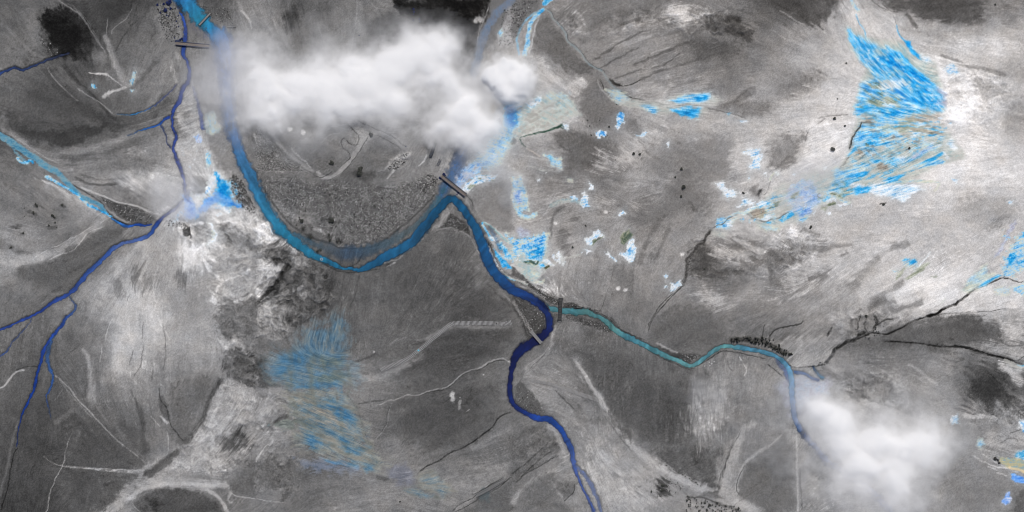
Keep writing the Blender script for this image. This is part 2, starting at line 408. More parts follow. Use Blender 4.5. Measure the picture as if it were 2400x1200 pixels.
L('c', [3, 20], 84, .55, '1420,750 1560,720 1640,660 1720,640', .7, 4, streak=1)
PG('c', 92, .7, '1450,760 1600,720 1800,700 1800,780 1700,820 1540,790', 8, 8, 1)
L('c', 3, 84, .7, '1550,730 1600,680 1660,630', .5, 3)
PG('c', 208, .75, '60,880 90,800 180,750 260,700 360,690 450,760 470,820 400,870 300,890 180,930 60,960', 5, 5, .5)
PG('c', 96, .75, '480,650 600,560 660,640 740,720 800,790 880,900 700,880 560,900 470,790', 8, 10, .9)
L('c', 3, 160, .5, '600,560 610,600 660,660 720,710', .6, 2)
L('c', 30, 100, .5, '820,860 900,960 1000,1040', .9, 8, streak=1)
PG('c', 84, .85, '400,900 560,920 700,990 760,1100 800,1200 380,1200 340,1090 300,960', 12, 10, .8)
PG('c', 132, .7, '60,970 240,930 300,1010 340,1130 350,1200 0,1200 0,1020', 8, 6, .8)
L('c', 3, 176, .5, '0,1080 120,1100 260,1130', .6, 2)
L('c', 2, 176, .6, '100,1040 200,1100 300,1140', .5, 2)
PG('c', 172, .7, '540,1200 620,1100 740,1080 900,1000 1000,900 1100,960 1000,1080 800,1130 700,1200', 14, 12, 1)
PG('c', 108, .6, '900,1080 1200,960 1500,960 1600,1060 1500,1200 900,1200', 16, 12, 1)
PG('c', 172, .5, '1500,880 1720,860 1800,900 1800,960 1560,960', 14, 10, 1)
PG('c', 196, .7, '1550,1030 1680,980 1800,980 1800,1200 1540,1200', 10, 8, 1)
# sheet d: pale plain and the blue fan
PG('d', 66, .85, '0,-20 480,-20 500,60 440,150 330,200 250,150 100,90 0,60', 10, 10, .9)
PG('d', 66, .85, '740,-20 1480,-20 1500,100 1540,160 1440,190 1240,150 1060,140 980,80 880,70 830,20', 10, 10, .8)
L('d', 8, 70, .7, '960,90 1010,150 1050,200', .8, 3)
L('d', 5, 200, .6, '780,30 860,80 880,110 890,160 910,220 930,280', .5, 1.5)
L('d', 2, 90, .7, '720,0 800,50 860,75 880,110 900,180 930,250', .5, 1.5, dz=-.5)
L('d', 2, 90, .6, '510,0 560,60 620,110 640,170', .5, 1.5)
PG('d', 200, .7, '500,0 640,0 640,60 600,140 640,240 560,230 540,130', 4, 4, .8)
PG('d', 196, .8, '640,60 800,60 880,110 900,190 940,290 780,270 690,240 640,150', 4, 4, .7)
L('d', 10, 182, .6, '470,60 440,200 540,400 560,520', .8, 6, streak=.8)
for s in ('80,70 180,130 290,190', '0,200 180,300 340,330', '300,160 450,260 540,330'):
    L('d', 3, 170, .4, s, .7, 4, streak=1)
PG('d', 110, .7, '100,480 350,450 420,520 330,640 180,700 60,680 0,560', 16, 12, .9)
PG('d', 96, .6, '100,560 280,540 260,620 100,640', 12, 12, 1)
PG('d', 196, .5, '360,600 480,640 560,720 420,780 200,780 100,740', 14, 10, 1)
L('d', 3, 100, .7, '350,830 450,810 570,800', .6, 3, brk=.3)
L('d', 3, 96, .7, '400,830 350,870 280,920 260,1000', .6, 3)
PG('d', 215, .7, '300,870 400,850 470,940 560,900 560,1040 460,1160 260,1160 280,1000', 12, 10, .9)
L('d', 14, 232, .6, '400,850 440,910 480,950 440,1000', .8, 5)
PG('d', 108, .8, '0,1000 120,960 260,960 230,1060 160,1140 60,1200 0,1200', 12, 8, 1)
L('d', 6, 90, .6, '60,1190 140,1100 190,1130 60,1160', .7, 3)
PG('d', 228, .75, '1040,420 1180,400 1240,440 1360,500 1340,560 1230,600 1160,560 1080,500', 8, 10, .8)
L('d', [6, 12], 108, .7, '1200,390 1300,420 1420,470 1560,490 1690,540', .7, 3, streak=.8, dz=-.8)
L('d', 3, 212, .7, '1100,370 1210,400 1330,440 1420,455', .6, 2)
L('d', 3, 202, .6, '1040,310 1150,310 1240,325 1330,340', .6, 3, brk=.2)
PG('d', 152, .6, '980,200 1200,170 1600,190 1700,260 1300,240 1100,260', 12, 8, 1)
PG('d', 212, .55, '1580,290 1740,330 1760,400 1640,400', 14, 10, 1)
B('d', 22, 22, 0, 222, .7, '1390,600 1400,680 1450,720 1360,760 1330,820 1600,340', 1)
L('d', 8, 222, .6, '1450,510 1530,540 1600,600 1640,680 1560,640', .8, 8, streak=1, brk=.2)
PG('d', 122, .7, '1420,560 1560,600 1700,640 1780,700 1800,900 1660,880 1680,760 1560,680', 12, 12, 1)
PG('d', 130, .6, '1640,440 1800,400 1800,560 1720,560', 12, 12, 1)
PG('d', 178, .5, '1480,700 1640,800 1640,940 1400,860', 14, 12, 1)
PG('d', 225, .5, '1240,960 1500,940 1560,1060 1400,1180 1260,1150', 14, 12, 1)
PG('d', 160, .6, '1640,960 1800,920 1800,1060 1700,1080', 14, 12, 1)
# sheet e: left plain with the braided stream
for s in ('260,250 300,260', '220,290 250,300', '340,300 390,330 380,400 350,400', '160,440', '440,245', '100,400 130,390', '80,540 140,570'):
    B('e', 9, 6, 10, 70, .7, s, .8)
B('e', 46, 32, 30, 96, .6, '340,320')
L('e', 18, 146, .75, '0,580 100,600 230,610 360,590 480,520 600,450 720,360', .5, 3, streak=.8)
L('e', 22, 156, .7, '0,640 120,640 200,620 330,620', .7, 3)
L('e', 2, 196, .6, '340,630 420,590 520,560 620,440 720,400', .5, 1.5)
L('e', 2, 186, .6, '200,640 330,560 500,480 640,400 740,350', .5, 2, brk=.2)
PG('e', 92, .7, '0,470 160,560 260,590 180,590 60,570 0,550', 8, 6)
PG('e', 80, .85, '100,710 260,660 420,620 560,540 640,450 740,400 880,400 1050,440 900,510 760,560 640,680 540,800 470,860 400,860 260,820 120,740', 7, 6, .5)
PG('e', 122, .6, '860,420 1060,400 1040,450 900,500', 5, 3)
L('e', [4, 14], 196, .8, '280,60 400,110 520,190 620,240 680,290 760,330', .8, 3, brk=.15, streak=.5)
L('e', [22, 30], 150, .6, '300,100 460,180 600,260 700,330 720,360', .8, 4, streak=.6)
L('e', 3, 38, .8, '500,90 620,160 710,220 760,290 830,350 900,380', .5, 1.5, brk=.5, dz=-.8)
PG('e', 70, .8, '700,180 800,210 960,260 1080,310 1100,350 1040,380 920,370 840,320 760,260', 5, 4, .8, calm=.8)
L('e', 4, 176, .8, '560,110 700,170 840,220 960,250 1080,300', .5, 1.5)
L('e', 4, 150, .6, '740,260 820,320 880,360 910,360', .5, 1.5)
L('e', 6, 60, .6, '520,40 620,90 740,105 840,90', .6, 3)
L('e', 4, 80, .5, '560,20 700,60 860,60 930,20', .6, 3)
PG('e', 186, .6, '860,90 940,30 1120,0 1240,60 1250,180 1110,160 960,130', 14, 10, .8)
PG('e', 196, .7, '1100,290 1240,270 1250,400 1160,380 1090,350', 8, 6, .9, calm=1.3)
L('e', [26, 46], 176, .55, '1040,470 1020,700 1040,860 1060,1000 1150,1120', .9, 8, streak=.9)
L('e', [10, 30], 182, .5, '1060,440 900,600 760,760 700,900', .9, 6, streak=1)
B('e', 40, 60, 10, 190, .5, '1110,1000 1000,900', .8)
B('e', 12, 28, -20, 100, .6, '960,700 960,770 830,830', .8)
B('e', 26, 38, -10, 104, .65, '1020,780', 1)
B('e', 16, 24, -20, 96, .7, '1270,760', .8)
L('e', 1.8, 90, .5, '940,670 925,740 930,830', .5, 2)
for s in ('800,1040 760,1100 740,1190', '920,880 890,960 880,1060', '1070,800 1080,880 1100,930', '900,1000 910,1100 905,1190', '1100,1010 1150,1100 1200,1190'):
    L('e', 2.2, 208, .45, s, .6, 3)
for s in ('920,870 900,920', '1150,1080 1170,1200', '1010,1060 1000,1190'):
    L('e', 2.2, 84, .5, s, .6, 3)
L('e', 24, 150, .5, '560,900 700,800 860,640 960,560', .9, 6)
B('e', 30, 24, 0, 222, .7, '1360,580 1300,560 1440,560 1340,640', 1.1)
L('e', 5, 236, .9, '1330,550 1370,560 1420,530 1450,500', .6, 4, brk=.3)
B('e', 24, 26, 0, 112, .8, '1420,440', .6)
PG('e', 158, .6, '1360,400 1440,370 1480,420 1460,500 1380,480', 6, 6)
PG('e', 52, .95, '1280,410 1340,400 1340,460 1300,465 1285,440', 1.5, 2)
L('e', 4, 48, .8, '1290,370 1330,410 1345,480', .5, 2, brk=.4)
PG('e', 200, .75, '1370,10 1490,0 1500,90 1500,170 1360,260 1330,200', 6, 8, 1)
B('e', 12, 18, -70, 118, .7, '1410,70 1440,120 1390,160', .9)
PG('e', 206, .6, '1400,260 1560,290 1700,290 1790,320 1790,420 1600,400 1520,360', 8, 10, 1.2)
PG('e', 132, .6, '1500,320 1650,300 1640,340 1560,360', 5, 5)
PG('e', 78, .75, '1540,400 1680,420 1800,460 1790,560 1640,540 1540,480', 8, 12, 1)
PG('e', 84, .8, '1640,20 1700,80 1780,240 1730,280 1660,200 1600,90', 5, 6, 1, calm=1.4)
L('e', 8, 218, .6, '1490,740 1540,760 1500,900 1520,960', .7, 12, brk=.2, streak=1)
L('e', 6, 216, .6, '1560,780 1620,740 1700,740 1780,690', .7, 12, brk=.2, streak=1)
L('e', 5, 212, .6, '1500,960 1600,940 1700,900 1790,860', .7, 10, brk=.2, streak=1)
PG('e', 150, .5, '1500,520 1700,520 1780,640 1700,740 1500,700', 16, 16, 1)
PG('e', 72, .8, '1560,920 1700,900 1800,860 1800,1180 1560,1180 1500,1060', 12, 14, 1.2)
PG('e', 120, .5, '1200,860 1380,850 1440,960 1300,1100 1200,1000', 16, 12, 1)
# sheet f: gravel plain inside the bend and the ridge left of the middle
PG('f', 96, .85, '40,60 250,60 440,80 620,70 900,110 1100,70 1290,90 1230,200 1110,300 1000,400 860,480 720,540 560,520 430,440 300,380 180,260 100,180', 8, 5, .2, calm=.35)
L('f', 5, 62, .8, '0,30 60,130 120,230 200,330 270,400 380,470 500,510 620,545 720,550 840,525 940,460 1040,380 1110,320 1200,230 1270,150', .6, 2, brk=.5, dz=-.8)
L('f', 7, 128, .6, '170,260 260,320 360,350 430,410 560,500', .8, 3)
PG('f', 118, .5, '180,260 420,290 480,360 300,350', 6, 4)
PG('f', 58, .85, '650,0 850,0 840,50 760,75 690,50', 6, 5, .6)
PG('f', 74, .6, '560,0 960,0 940,40 820,90 640,60', 12, 5, .6)
L('f', 9, 144, .8, '430,0 460,40 520,50 560,30 610,-10', .4, 1)
L('f', 1.8, 56, .7, '370,0 450,45 510,25 540,0', .5, 1, brk=.4)
L('f', 1.8, 56, .7, '500,75 560,40 620,0', .5, 1, brk=.4)
L('f', [3, 8], 160, .6, '920,60 960,10 990,-30', .5, 2)
for s in ('320,350', '530,355', '330,405', '380,465', '515,470', '575,495', '440,565'):
    B('f', 9, 8, 0, 58, .7, s, .6)
B('f', 12, 4, 10, 150, .7, '430,415')
PG('f', 84, .7, '390,520 460,560 520,640 430,600', 4, 4)
L('f', 4, 136, .9, '1320,260 1360,290 1310,340 1290,400', .5, 2)
PG('f', 132, .8, '1320,250 1380,260 1360,300 1300,390 1230,420 1290,350', 3, 2, .2)
PG('f', 58, .95, '1370,300 1420,320 1490,390 1500,450 1440,420 1370,390 1310,400', 2.5, 3, .3, calm=.4)
PG('f', 98, .85, '1330,240 1410,260 1480,340 1420,320 1370,290', 3, 3, .3)
L('f', 2.6, 140, .6, '1240,430 1360,400 1440,430 1500,460 1540,530 1600,640 1650,740', .5, 1.5)
L('f', 2.4, 64, .7, '1150,480 1050,570 960,640 880,680', .5, 2, brk=.4)
L('f', 3, 140, .6, '900,650 1000,620 1080,550 1190,460', .6, 3, brk=.2)
L('f', 3, 150, .7, '850,690 940,665 990,640', .5, 2, brk=.2)
L('f', 4, 128, .9, '1400,170 1460,190 1520,280 1570,370 1610,450 1660,560 1720,680 1760,730 1800,760', .5, 1)
L('f', 8, 104, .9, '1430,150 1500,190 1530,280 1590,390 1630,490 1690,610 1730,700 1800,750', .4, 1)
L('f', 1.6, 52, .7, '1450,150 1510,200 1530,250', .5, 1)
PG('f', 112, .85, '1510,120 1700,60 1800,90 1800,440 1700,400 1590,350 1560,270 1520,200', 6, 6, .5)
L('f', 3, 196, .8, '1590,370 1620,365 1680,410 1750,470 1790,490', .4, 1)
L('f', 3, 180, .7, '1600,390 1640,460 1680,530', .5, 2, brk=.3)
PG('f', 56, .8, '1590,480 1640,500 1680,560 1700,650 1660,640 1620,560', 4, 4, .6)
L('f', 5, 190, .6, '1620,520 1650,590 1690,660 1740,720', .6, 3, brk=.3)
PG('f', 60, .85, '200,560 380,620 540,700 560,900 480,1000 330,1060 220,960 220,760', 8, 12, 1, calm=1.3)
PG('f', 176, .75, '0,330 40,360 110,440 230,520 300,570 240,570 150,520 100,560 0,500', 6, 6, 1.3)
PG('f', 144, .7, '0,600 100,640 170,740 130,820 60,880 0,860', 6, 10, 1.2, calm=1.6)
PG('f', 100, .7, '0,480 90,520 160,580 80,620 0,600', 8, 8, 1)
L('f', [4, 16], 24, .92, '0,940 60,890 120,840 150,780 190,720 225,640', .6, 5, brk=.6, dz=-3, streak=.5)
L('f', [12, 34], 52, .75, '0,960 80,880 150,800 200,720 215,620', .9, 8, brk=.6, streak=.5)
B('f', 20, 16, 0, 60, .7, '150,620 200,560 240,1060 180,1100 110,560 420,640', 1.0)
L('f', 9, 44, .7, '60,600 120,620 190,640 230,600', .7, 5, brk=.3)
L('f', 7, 60, .7, '10,960 80,910 160,850 240,800', .7, 5, brk=.3, dz=-1)
L('f', 16, 52, .7, '440,780 470,840 460,910 440,980', .8, 5, streak=.8, dz=-1)
L('f', 8, 60, .6, '220,1080 330,1060 420,1020 520,960 560,900', .8, 5, streak=.8)
B('f', 22, 26, 0, 56, .7, '500,780 480,860 240,1050', .8)
B('f', 24, 12, 20, 126, .5, '300,640 330,860 130,960 60,1060 200,1100', 1.3)
L('f', 2, 56, .75, '730,730 715,800 700,880 640,990', .6, 2, brk=.4, dz=-.5)
L('f', 2, 60, .6, '620,740 600,850 570,960 540,1050', .6, 2, brk=.3)
L('f', [10, 22], 100, .5, '620,880 640,940 610,1010', .8, 4)
L('f', 3, 64, .6, '600,980 610,920 640,880', .7, 2)
L('f', 26, 96, .4, '820,760 840,960 830,1190', .9, 6, streak=.6)
L('f', 2.5, 52, .6, '740,600 700,660 560,690 400,600', .5, 2)
L('f', 2.6, 46, .7, '230,500 330,590 480,660 600,712 720,712 860,690 960,650', .5, 1.2, brk=.7)
L('f', 2, 50, .6, '1560,540 1600,640 1650,730 1710,800 1790,850', .5, 1, brk=.6)
L('f', 5, 62, .6, '1620,790 1680,850 1740,900 1790,960', .6, 3, brk=.3, dz=-1)
L('f', 4, 118, .7, '1740,860 1790,920', .5, 1)
L('f', 10, 118, .7, '1180,1200 1280,1140 1370,1095 1500,1095 1700,1095 1800,1090', .7, 2)
PG('f', 62, .6, '1380,1000 1600,900 1700,960 1600,1040 1400,1060', 14, 6, 1.2)
PG('f', 60, .5, '1300,1140 1800,1120 1800,1200 1260,1200', 8, 4, 1)
# sheet g: middle right plain
PG('g', 198, .75, '0,640 60,700 130,780 210,800 270,760 360,880 260,880 120,820 0,700', 7, 8, 1)
PG('g', 60, .85, '0,680 60,720 150,810 230,890 330,905 330,950 260,930 160,860 60,790 0,760', 3, 3, .5, calm=.6)
L('g', 6, 122, .9, '0,745 60,775 130,835 200,880 240,905', .5, 1)
L('g', 2, 40, .8, '0,670 60,730 130,800 210,860 260,895 340,915', .5, 1, brk=.6)
PG('g', 54, .9, '360,930 440,930 480,960 620,990 560,985 440,965 360,970', 2.5, 3, .5, calm=.5)
PG('g', 66, .85, '360,1010 440,1015 520,1030 620,1060 700,1110 700,1140 600,1110 480,1080 380,1050', 5, 4, .5)
PG('g', 70, .8, '280,1000 320,1010 310,1070 280,1120', 3, 2)
PG('g', 64, .85, '0,870 80,900 180,960 230,1010 250,1090 200,1160 120,1190 90,1150 60,1050 0,960', 3, 4, .3, calm=.5)
L('g', 8, 118, .85, '0,910 50,990 110,1090 150,1150 190,1195', .4, 1.5)
L('g', 1.6, 46, .7, '0,930 40,1000 80,1080 100,1160', .5, 1, brk=.5)
PG('g', 98, .7, '0,960 40,1020 80,1100 90,1200 0,1200', 4, 3)
L('g', 6, 134, .8, '310,1080 290,1140 270,1210', .6, 1.5)
L('g', 2.2, 42, .8, '450,965 520,990 610,1000 680,1040 760,1110 850,1160 940,1190', .5, 1.2, brk=.7)
L('g', 2.2, 42, .8, '350,1000 400,1020 480,1015 560,1030 640,1070 720,1130 820,1190', .5, 1.2, brk=.7)
L('g', 1.6, 60, .7, '720,660 700,760 660,880 620,990', .5, 1.5, brk=.5)
L('g', 5, 64, .85, '690,1030 720,1060 760,1100', .7, 3, brk=.3)
L('g', 6, 44, .85, '1410,405 1370,460 1330,520 1260,590 1235,640 1225,720 1205,800', .7, 3, brk=.5, dz=-2)
L('g', 7, 44, .7, '1340,500 1300,540 1350,540 1340,480', .7, 4, brk=.3)
L('g', [7, 5], 120, .85, '1200,810 1120,870 1060,930 1010,990 970,1060 945,1140', .5, 2, brk=.2, dz=-2)
for s in ('1190,830 1100,890 1030,960 990,1030 950,1110', '1215,800 1150,860 1080,930 1010,1010 975,1080 960,1130'):
    L('g', 2, 30, .8, s, .5, 1.5, brk=.6)
PG('g', 62, .85, '1260,560 1380,540 1480,600 1420,680 1600,690 1600,740 1420,760 1340,740 1240,760 1240,660', 10, 8, 1.2)  # broad shading of the ravine, painted into the ground tone
PG('g', 172, .55, '1400,540 1600,560 1740,590 1600,650 1420,620', 10, 8, 1.2)
PG('g', 178, .6, '1240,860 1340,840 1480,860 1500,940 1450,980 1340,920', 12, 10, 1.2)
L('g', [20, 36], 150, .5, '1500,980 1640,880 1760,760 1800,700', .9, 6, streak=1)
PG('g', 82, .75, '960,1050 1100,1000 1280,960 1420,1000 1500,1100 1440,1200 1000,1200', 14, 8, 1)
L('g', 2, 40, .6, '1780,1080 1760,1160 1740,1200', .5, 1)
PG('g', 160, .5, '860,60 1000,90 1120,40 1100,130 1000,200 880,240 960,140', 14, 8, 1.2)
PG('g', 76, .5, '1100,130 1240,60 1400,160 1330,300 1200,260 1080,300 1020,420 1000,360', 18, 12, 1)
PG('g', 70, .6, '1260,230 1300,260 1310,310 1280,300', 4, 4)
L('g', 12, 84, .6, '1080,300 1020,380 960,480 920,560', .7, 4, streak=1)
L('g', 8, 88, .5, '1120,360 1060,500 1000,620', .7, 4, streak=1)
B('g', 44, 40, 0, 96, .55, '950,300 760,760 900,960', .5)
B('g', 14, 34, 10, 90, .5, '350,480 380,560', .8)
B('g', 16, 10, 30, 78, .5, '450,340', 1)
L('g', 6, 78, .5, '270,500 290,340 340,260 420,240', .7, 4)
L('g', 3, 182, .6, '0,320 100,360 210,330 270,240 320,160 420,190', .7, 3, brk=.1)
PG('g', 168, .5, '150,330 260,290 400,240 560,280 700,230 600,180 420,190 260,200', 10, 8, 1.2)
B('g', 6, 5, 0, 215, .8, '308,370 660,290 800,840 745,828 1198,590', .8)
B('g', 24, 8, 0, 92, .6, '880,640 940,600', 1)
L('g', 2, 90, .5, '860,650 960,655 1000,620 1060,500', .5, 2)
L('g', 18, 150, .4, '640,660 670,760 650,880', .8, 4)
B('g', 30, 14, 0, 190, .6, '1640,320 1740,350 1560,400', 1)
PG('g', 76, .65, '1560,440 1700,470 1800,480 1800,560 1620,540 1540,500', 8, 10, 1.3)
L('g', 10, 190, .5, '1480,440 1560,470 1680,540 1790,560', .8, 4, streak=1.4)
PG('g', 178, .5, '1400,100 1600,60 1800,80 1790,160 1600,190 1440,160', 14, 12, 1)
PG('g', 78, .6, '1680,130 1760,110 1740,200 1690,180', 5, 6)
L('g', 2.4, 190, .5, '1560,60 1640,90 1700,60', .6, 5, brk=.2)
# sheet h
PG('h', 80, .8, '0,470 60,420 160,500 250,480 420,500 420,560 300,600 180,640 60,740 0,780', 10, 12, 1.2)
PG('h', 200, .6, '0,440 100,420 260,380 300,480 160,490 80,530 0,540', 8, 10, 1.4)
L('h', 12, 92, .6, '230,400 300,440 360,460', .7, 4)
PG('h', 168, .45, '340,240 700,200 1100,240 1300,400 900,460 500,480', 30, 14, .8)
PG('h', 216, .5, '930,260 1080,230 1170,250 1110,300 980,300', 14, 12, 1)
PG('h', 130, .65, '1500,200 1700,180 1740,300 1660,400 1560,380 1380,300 1340,250', 22, 14, 1.1)
PG('h', 110, .5, '1600,330 1680,320 1660,420 1580,420', 10, 10, 1)
PG('h', 190, .6, '60,860 160,640 340,600 600,640 560,760 300,760 200,860', 16, 12, 1.2)
for s, ww, g_ in (('660,760 760,640', 10, 200), ('560,840 700,700 800,600', 12, 120), ('640,900 740,800 900,700', 12, 190), ('700,980 800,900 900,830 960,780', 14, 84), ('740,960 860,920 980,880 1100,840', 12, 92), ('820,900 960,820 1100,720 1200,660', 12, 216), ('900,920 1040,840 1240,760 1420,640', 22, 226),
                  ('1060,970 1200,900 1340,840', 16, 226), ('800,1000 960,960 1100,920', 12, 96), ('280,760 420,720', 12, 96), ('380,560 480,530 600,520', 8, 112), ('500,600 560,560', 4, 96), ('860,540 1000,510', 12, 120), ('1140,900 1260,800 1400,720 1480,600', 20, 220), ('380,860 440,760 560,660', 10, 170), ('300,980 400,900 480,800', 10, 160)):
    L('h', ww * 1.25, g_, .62, s, .9, 5, streak=1.0)
PG('h', 84, .75, '560,1080 660,1000 820,1010 900,1040 820,1110 700,1160 560,1200 500,1190', 10, 10, 1)
PG('h', 74, .85, '840,1110 1000,1070 1160,1030 1360,1010 1560,1040 1640,1100 1660,1180 1800,1200 1800,1240 800,1220', 8, 8, .8)  # broad shading below the dark gully line, laid in as ground colour
PG('h', 70, .7, '1300,1030 1520,1040 1640,1110 1560,1180 1340,1140', 12, 8, .8)
L('h', 4, 26, .92, '590,1200 680,1160 740,1140 830,1150 930,1110 1020,1060 1110,1030', .6, 2, brk=.7, dz=-1.5)
L('h', 6, 20, .95, '1110,1028 1150,1018 1200,1000 1240,968 1320,940 1340,920 1380,895 1420,860', .4, 1.5, dz=-2)
L('h', [4, 2], 30, .9, '1410,865 1470,825 1560,795 1640,760 1680,760 1760,778 1800,785', .5, 2, brk=.7, dz=-1)
L('h', 2, 40, .7, '1220,1005 1400,995 1560,985 1700,965', .6, 2, brk=.4)
L('h', 3, 60, .8, '1660,760 1670,700 1720,640 1730,540 1750,490', .6, 3, brk=.4, dz=-.6)
for s, ww in (('700,1160 750,1110 770,1060 750,1010', 5), ('760,1090 820,1050 880,1040', 3.5), ('620,1120 640,1060 660,1010', 3), ('720,1150 680,1100 690,1040', 3), ('420,1170 450,1100', 5), ('0,1190 60,1120 200,1090 260,1050', 3), ('600,1190 640,1150 700,1140', 8)):
    L('h', ww, 36, .8, s, .6, 4, brk=.5, dz=-.5)
PG('h', 206, .6, '1200,960 1400,880 1560,830 1740,800 1800,860 1800,960 1640,960 1400,990', 8, 6, .9)
PG('h', 180, .6, '1640,1100 1800,1060 1800,1180 1700,1170', 12, 10, 1)
PG('h', 178, .4, '1300,420 1600,440 1640,560 1540,720 1300,760', 20, 12, 1)
L('h', 3, 212, .5, '1400,500 1480,440', .7, 3, brk=.2)
L('h', 10, 216, .5, '1380,760 1450,660 1490,600', .8, 4, streak=1)
L('h', 3, 60, .8, '780,240 830,228', .5, 1)
# sheet i: bottom left
L('i', 2.6, 148, .8, '380,230 430,270 500,340 560,420 640,500 720,590 800,670 880,740 960,800 1030,860', .5, 1.5)
L('i', 1.8, 130, .7, '400,240 480,350 560,440 650,540', .5, 2)
L('i', 1.8, 118, .6, '370,260 440,330 380,420', .5, 3, brk=.2)
L('i', [3, 10], 176, .9, '430,870 540,885 660,895 780,905 900,912 1010,915', .5, 1.5, brk=.1)
L('i', 2, 130, .7, '300,805 360,850 440,875 540,880', .5, 1.5)
L('i', 1.8, 165, .7, '160,1200 320,1200 340,1100 380,990 440,870 470,740 510,640', .5, 1.5)
L('i', 4, 178, .7, '0,335 50,300 110,215 180,200', .6, 1.5)
L('i', 2.4, 44, .7, '110,200 200,175 270,180', .5, 1.5, brk=.5)
L('i', 2, 28, .85, '130,740 100,800 75,900 60,1000 40,1080 10,1190', .5, 1.5, dz=-.8)
L('i', 6, 104, .6, '140,540 90,700 60,850 20,1000 0,1100', .8, 2)
PG('i', 146, 1.0, '700,1210 820,1100 880,1000 960,975 1010,880 1110,830 1180,780 1020,930 1000,960 1200,950 1380,960 1600,990 1590,1030 1450,1045 1290,1035 1120,1035 980,1080 920,1110 860,1150 800,1210', 4, 4, .5, calm=.8)
PG('i', 140, .8, '1280,740 1360,650 1440,540 1500,380 1560,220 1640,250 1740,310 1800,330 1800,440 1640,560 1540,700 1560,860 1600,960 1400,950 1100,930 1180,870', 6, 8, 1.2, calm=1.4)
L('i', 9, 166, .9, '880,1130 980,1050 1120,1010 1300,1000 1460,1010 1560,1010', .5, 2)
L('i', 8, 162, .9, '1440,1030 1530,1090 1580,1160 1600,1210', .6, 2)
L('i', 6, 150, .8, '1560,1000 1620,1030 1600,1110 1640,1130', .7, 5, streak=1)
PG('i', 66, .9, '1010,1080 1120,1050 1300,1045 1440,1070 1520,1140 1560,1200 960,1210 940,1120', 4, 5, .8, calm=1.4)
PG('i', 38, .8, '1020,1110 1100,1090 1160,1150 1100,1200 1020,1180', 8, 6, .8)
L('i', 2, 150, .7, '960,1090 930,1120 950,1160 990,1200', .5, 2)
L('i', [5, 12], 40, .4, '1000,950 1080,900 1150,850 1200,800 1260,770', .5, 2, brk=.6, dz=-1)
PG('i', 66, .7, '1000,930 1080,880 1180,790 1270,760 1260,800 1150,890 1060,950 1010,960', 3, 3, .5)
L('i', 12, 58, .85, '1290,720 1360,640 1420,540 1460,430 1520,320 1560,240', .5, 4, brk=.5, streak=.6, dz=-1)
PG('i', 76, .65, '1230,340 1420,260 1540,240 1500,380 1400,560 1310,690 1240,700 1190,540', 14, 10, 1)
PG('i', 64, .7, '1120,380 1150,370 1180,440 1190,570 1150,540 1110,450', 3, 3, .5)
L('i', 2.4, 36, .85, '1125,320 1130,400 1170,470 1200,580 1250,650 1290,700', .5, 1.5, brk=.4)
L('i', [2, 6], 180, .8, '1120,520 1150,550 1180,575', .5, 2)
L('i', 2, 170, .6, '1060,520 1100,570 1130,600', .5, 1)
L('i', [4, 16], 66, .55, '920,330 960,430 985,510 1010,640 1030,800', .7, 3, streak=.8)
PG('i', 70, .6, '880,590 960,600 1000,680 1035,760 1020,820 960,760 900,680', 5, 5, .8)
L('i', 14, 72, .6, '850,560 900,640', .8, 4)
L('i', 10, 74, .6, '600,180 620,280 600,400', .8, 3, streak=.8)
L('i', [6, 16], 160, .6, '570,50 620,110 640,240 660,440', .8, 4, streak=1)
L('i', 30, 190, .45, '850,0 860,100 840,220', .9, 6, streak=1)
for s in ('940,60 910,170', '1010,30 990,160 940,250', '1165,0 1165,100 1150,210', '1080,170 1070,260', '560,20 440,130', '400,30 385,140 400,210'):
    L('i', 2.4, 66, .6, s, .6, 2, brk=.3)
for s in ('720,30 700,150', '1180,640 1185,780', '960,300 940,260'):
    L('i', 2, 170, .6, s, .6, 1)
PG('i', 64, .55, '280,400 460,480 520,600 420,800 260,820 180,640', 18, 8, .9)
PG('i', 60, .6, '560,560 660,600 700,700 620,780 560,700', 12, 6, 1)
L('i', 12, 112, .5, '380,580 460,520 540,460', .7, 3)
L('i', 10, 104, .5, '480,820 540,700 560,620', .8, 4, streak=1)
PG('i', 70, .6, '660,620 880,740 1000,860 900,900 600,870 480,850 480,760', 12, 5, .9)
L('i', [4, 10], 128, .6, '700,950 720,1020 750,1080', .7, 4, streak=1)
L('i', [3, 8], 130, .5, '640,1050 610,1110 610,1190', .7, 3)
PG('i', 62, .65, '520,930 700,940 840,960 940,940 880,1000 800,1100 700,1180 540,1180', 10, 6, 1)
B('i', 26, 18, 40, 66, .85, '1700,680 1640,740', 1.3)
L('i', 8, 170, .5, '1560,880 1660,820 1760,760', .8, 8, streak=1.6, brk=.1)
L('i', 4, 180, .6, '1290,880 1330,890 1310,910', .8, 5, brk=.2)
PG('i', 84, .8, '1610,980 1740,880 1800,860 1800,1110 1640,1070', 6, 6, .8)
L('i', 2, 160, .7, '1620,1060 1680,1090 1800,1110', .5, 1)
PG('i', 56, .85, '1550,60 1640,50 1800,60 1800,340 1700,290 1570,200', 6, 10, 1)
PG('i', 150, .5, '1540,0 1680,0 1640,60 1560,100', 5, 10, 1.4)
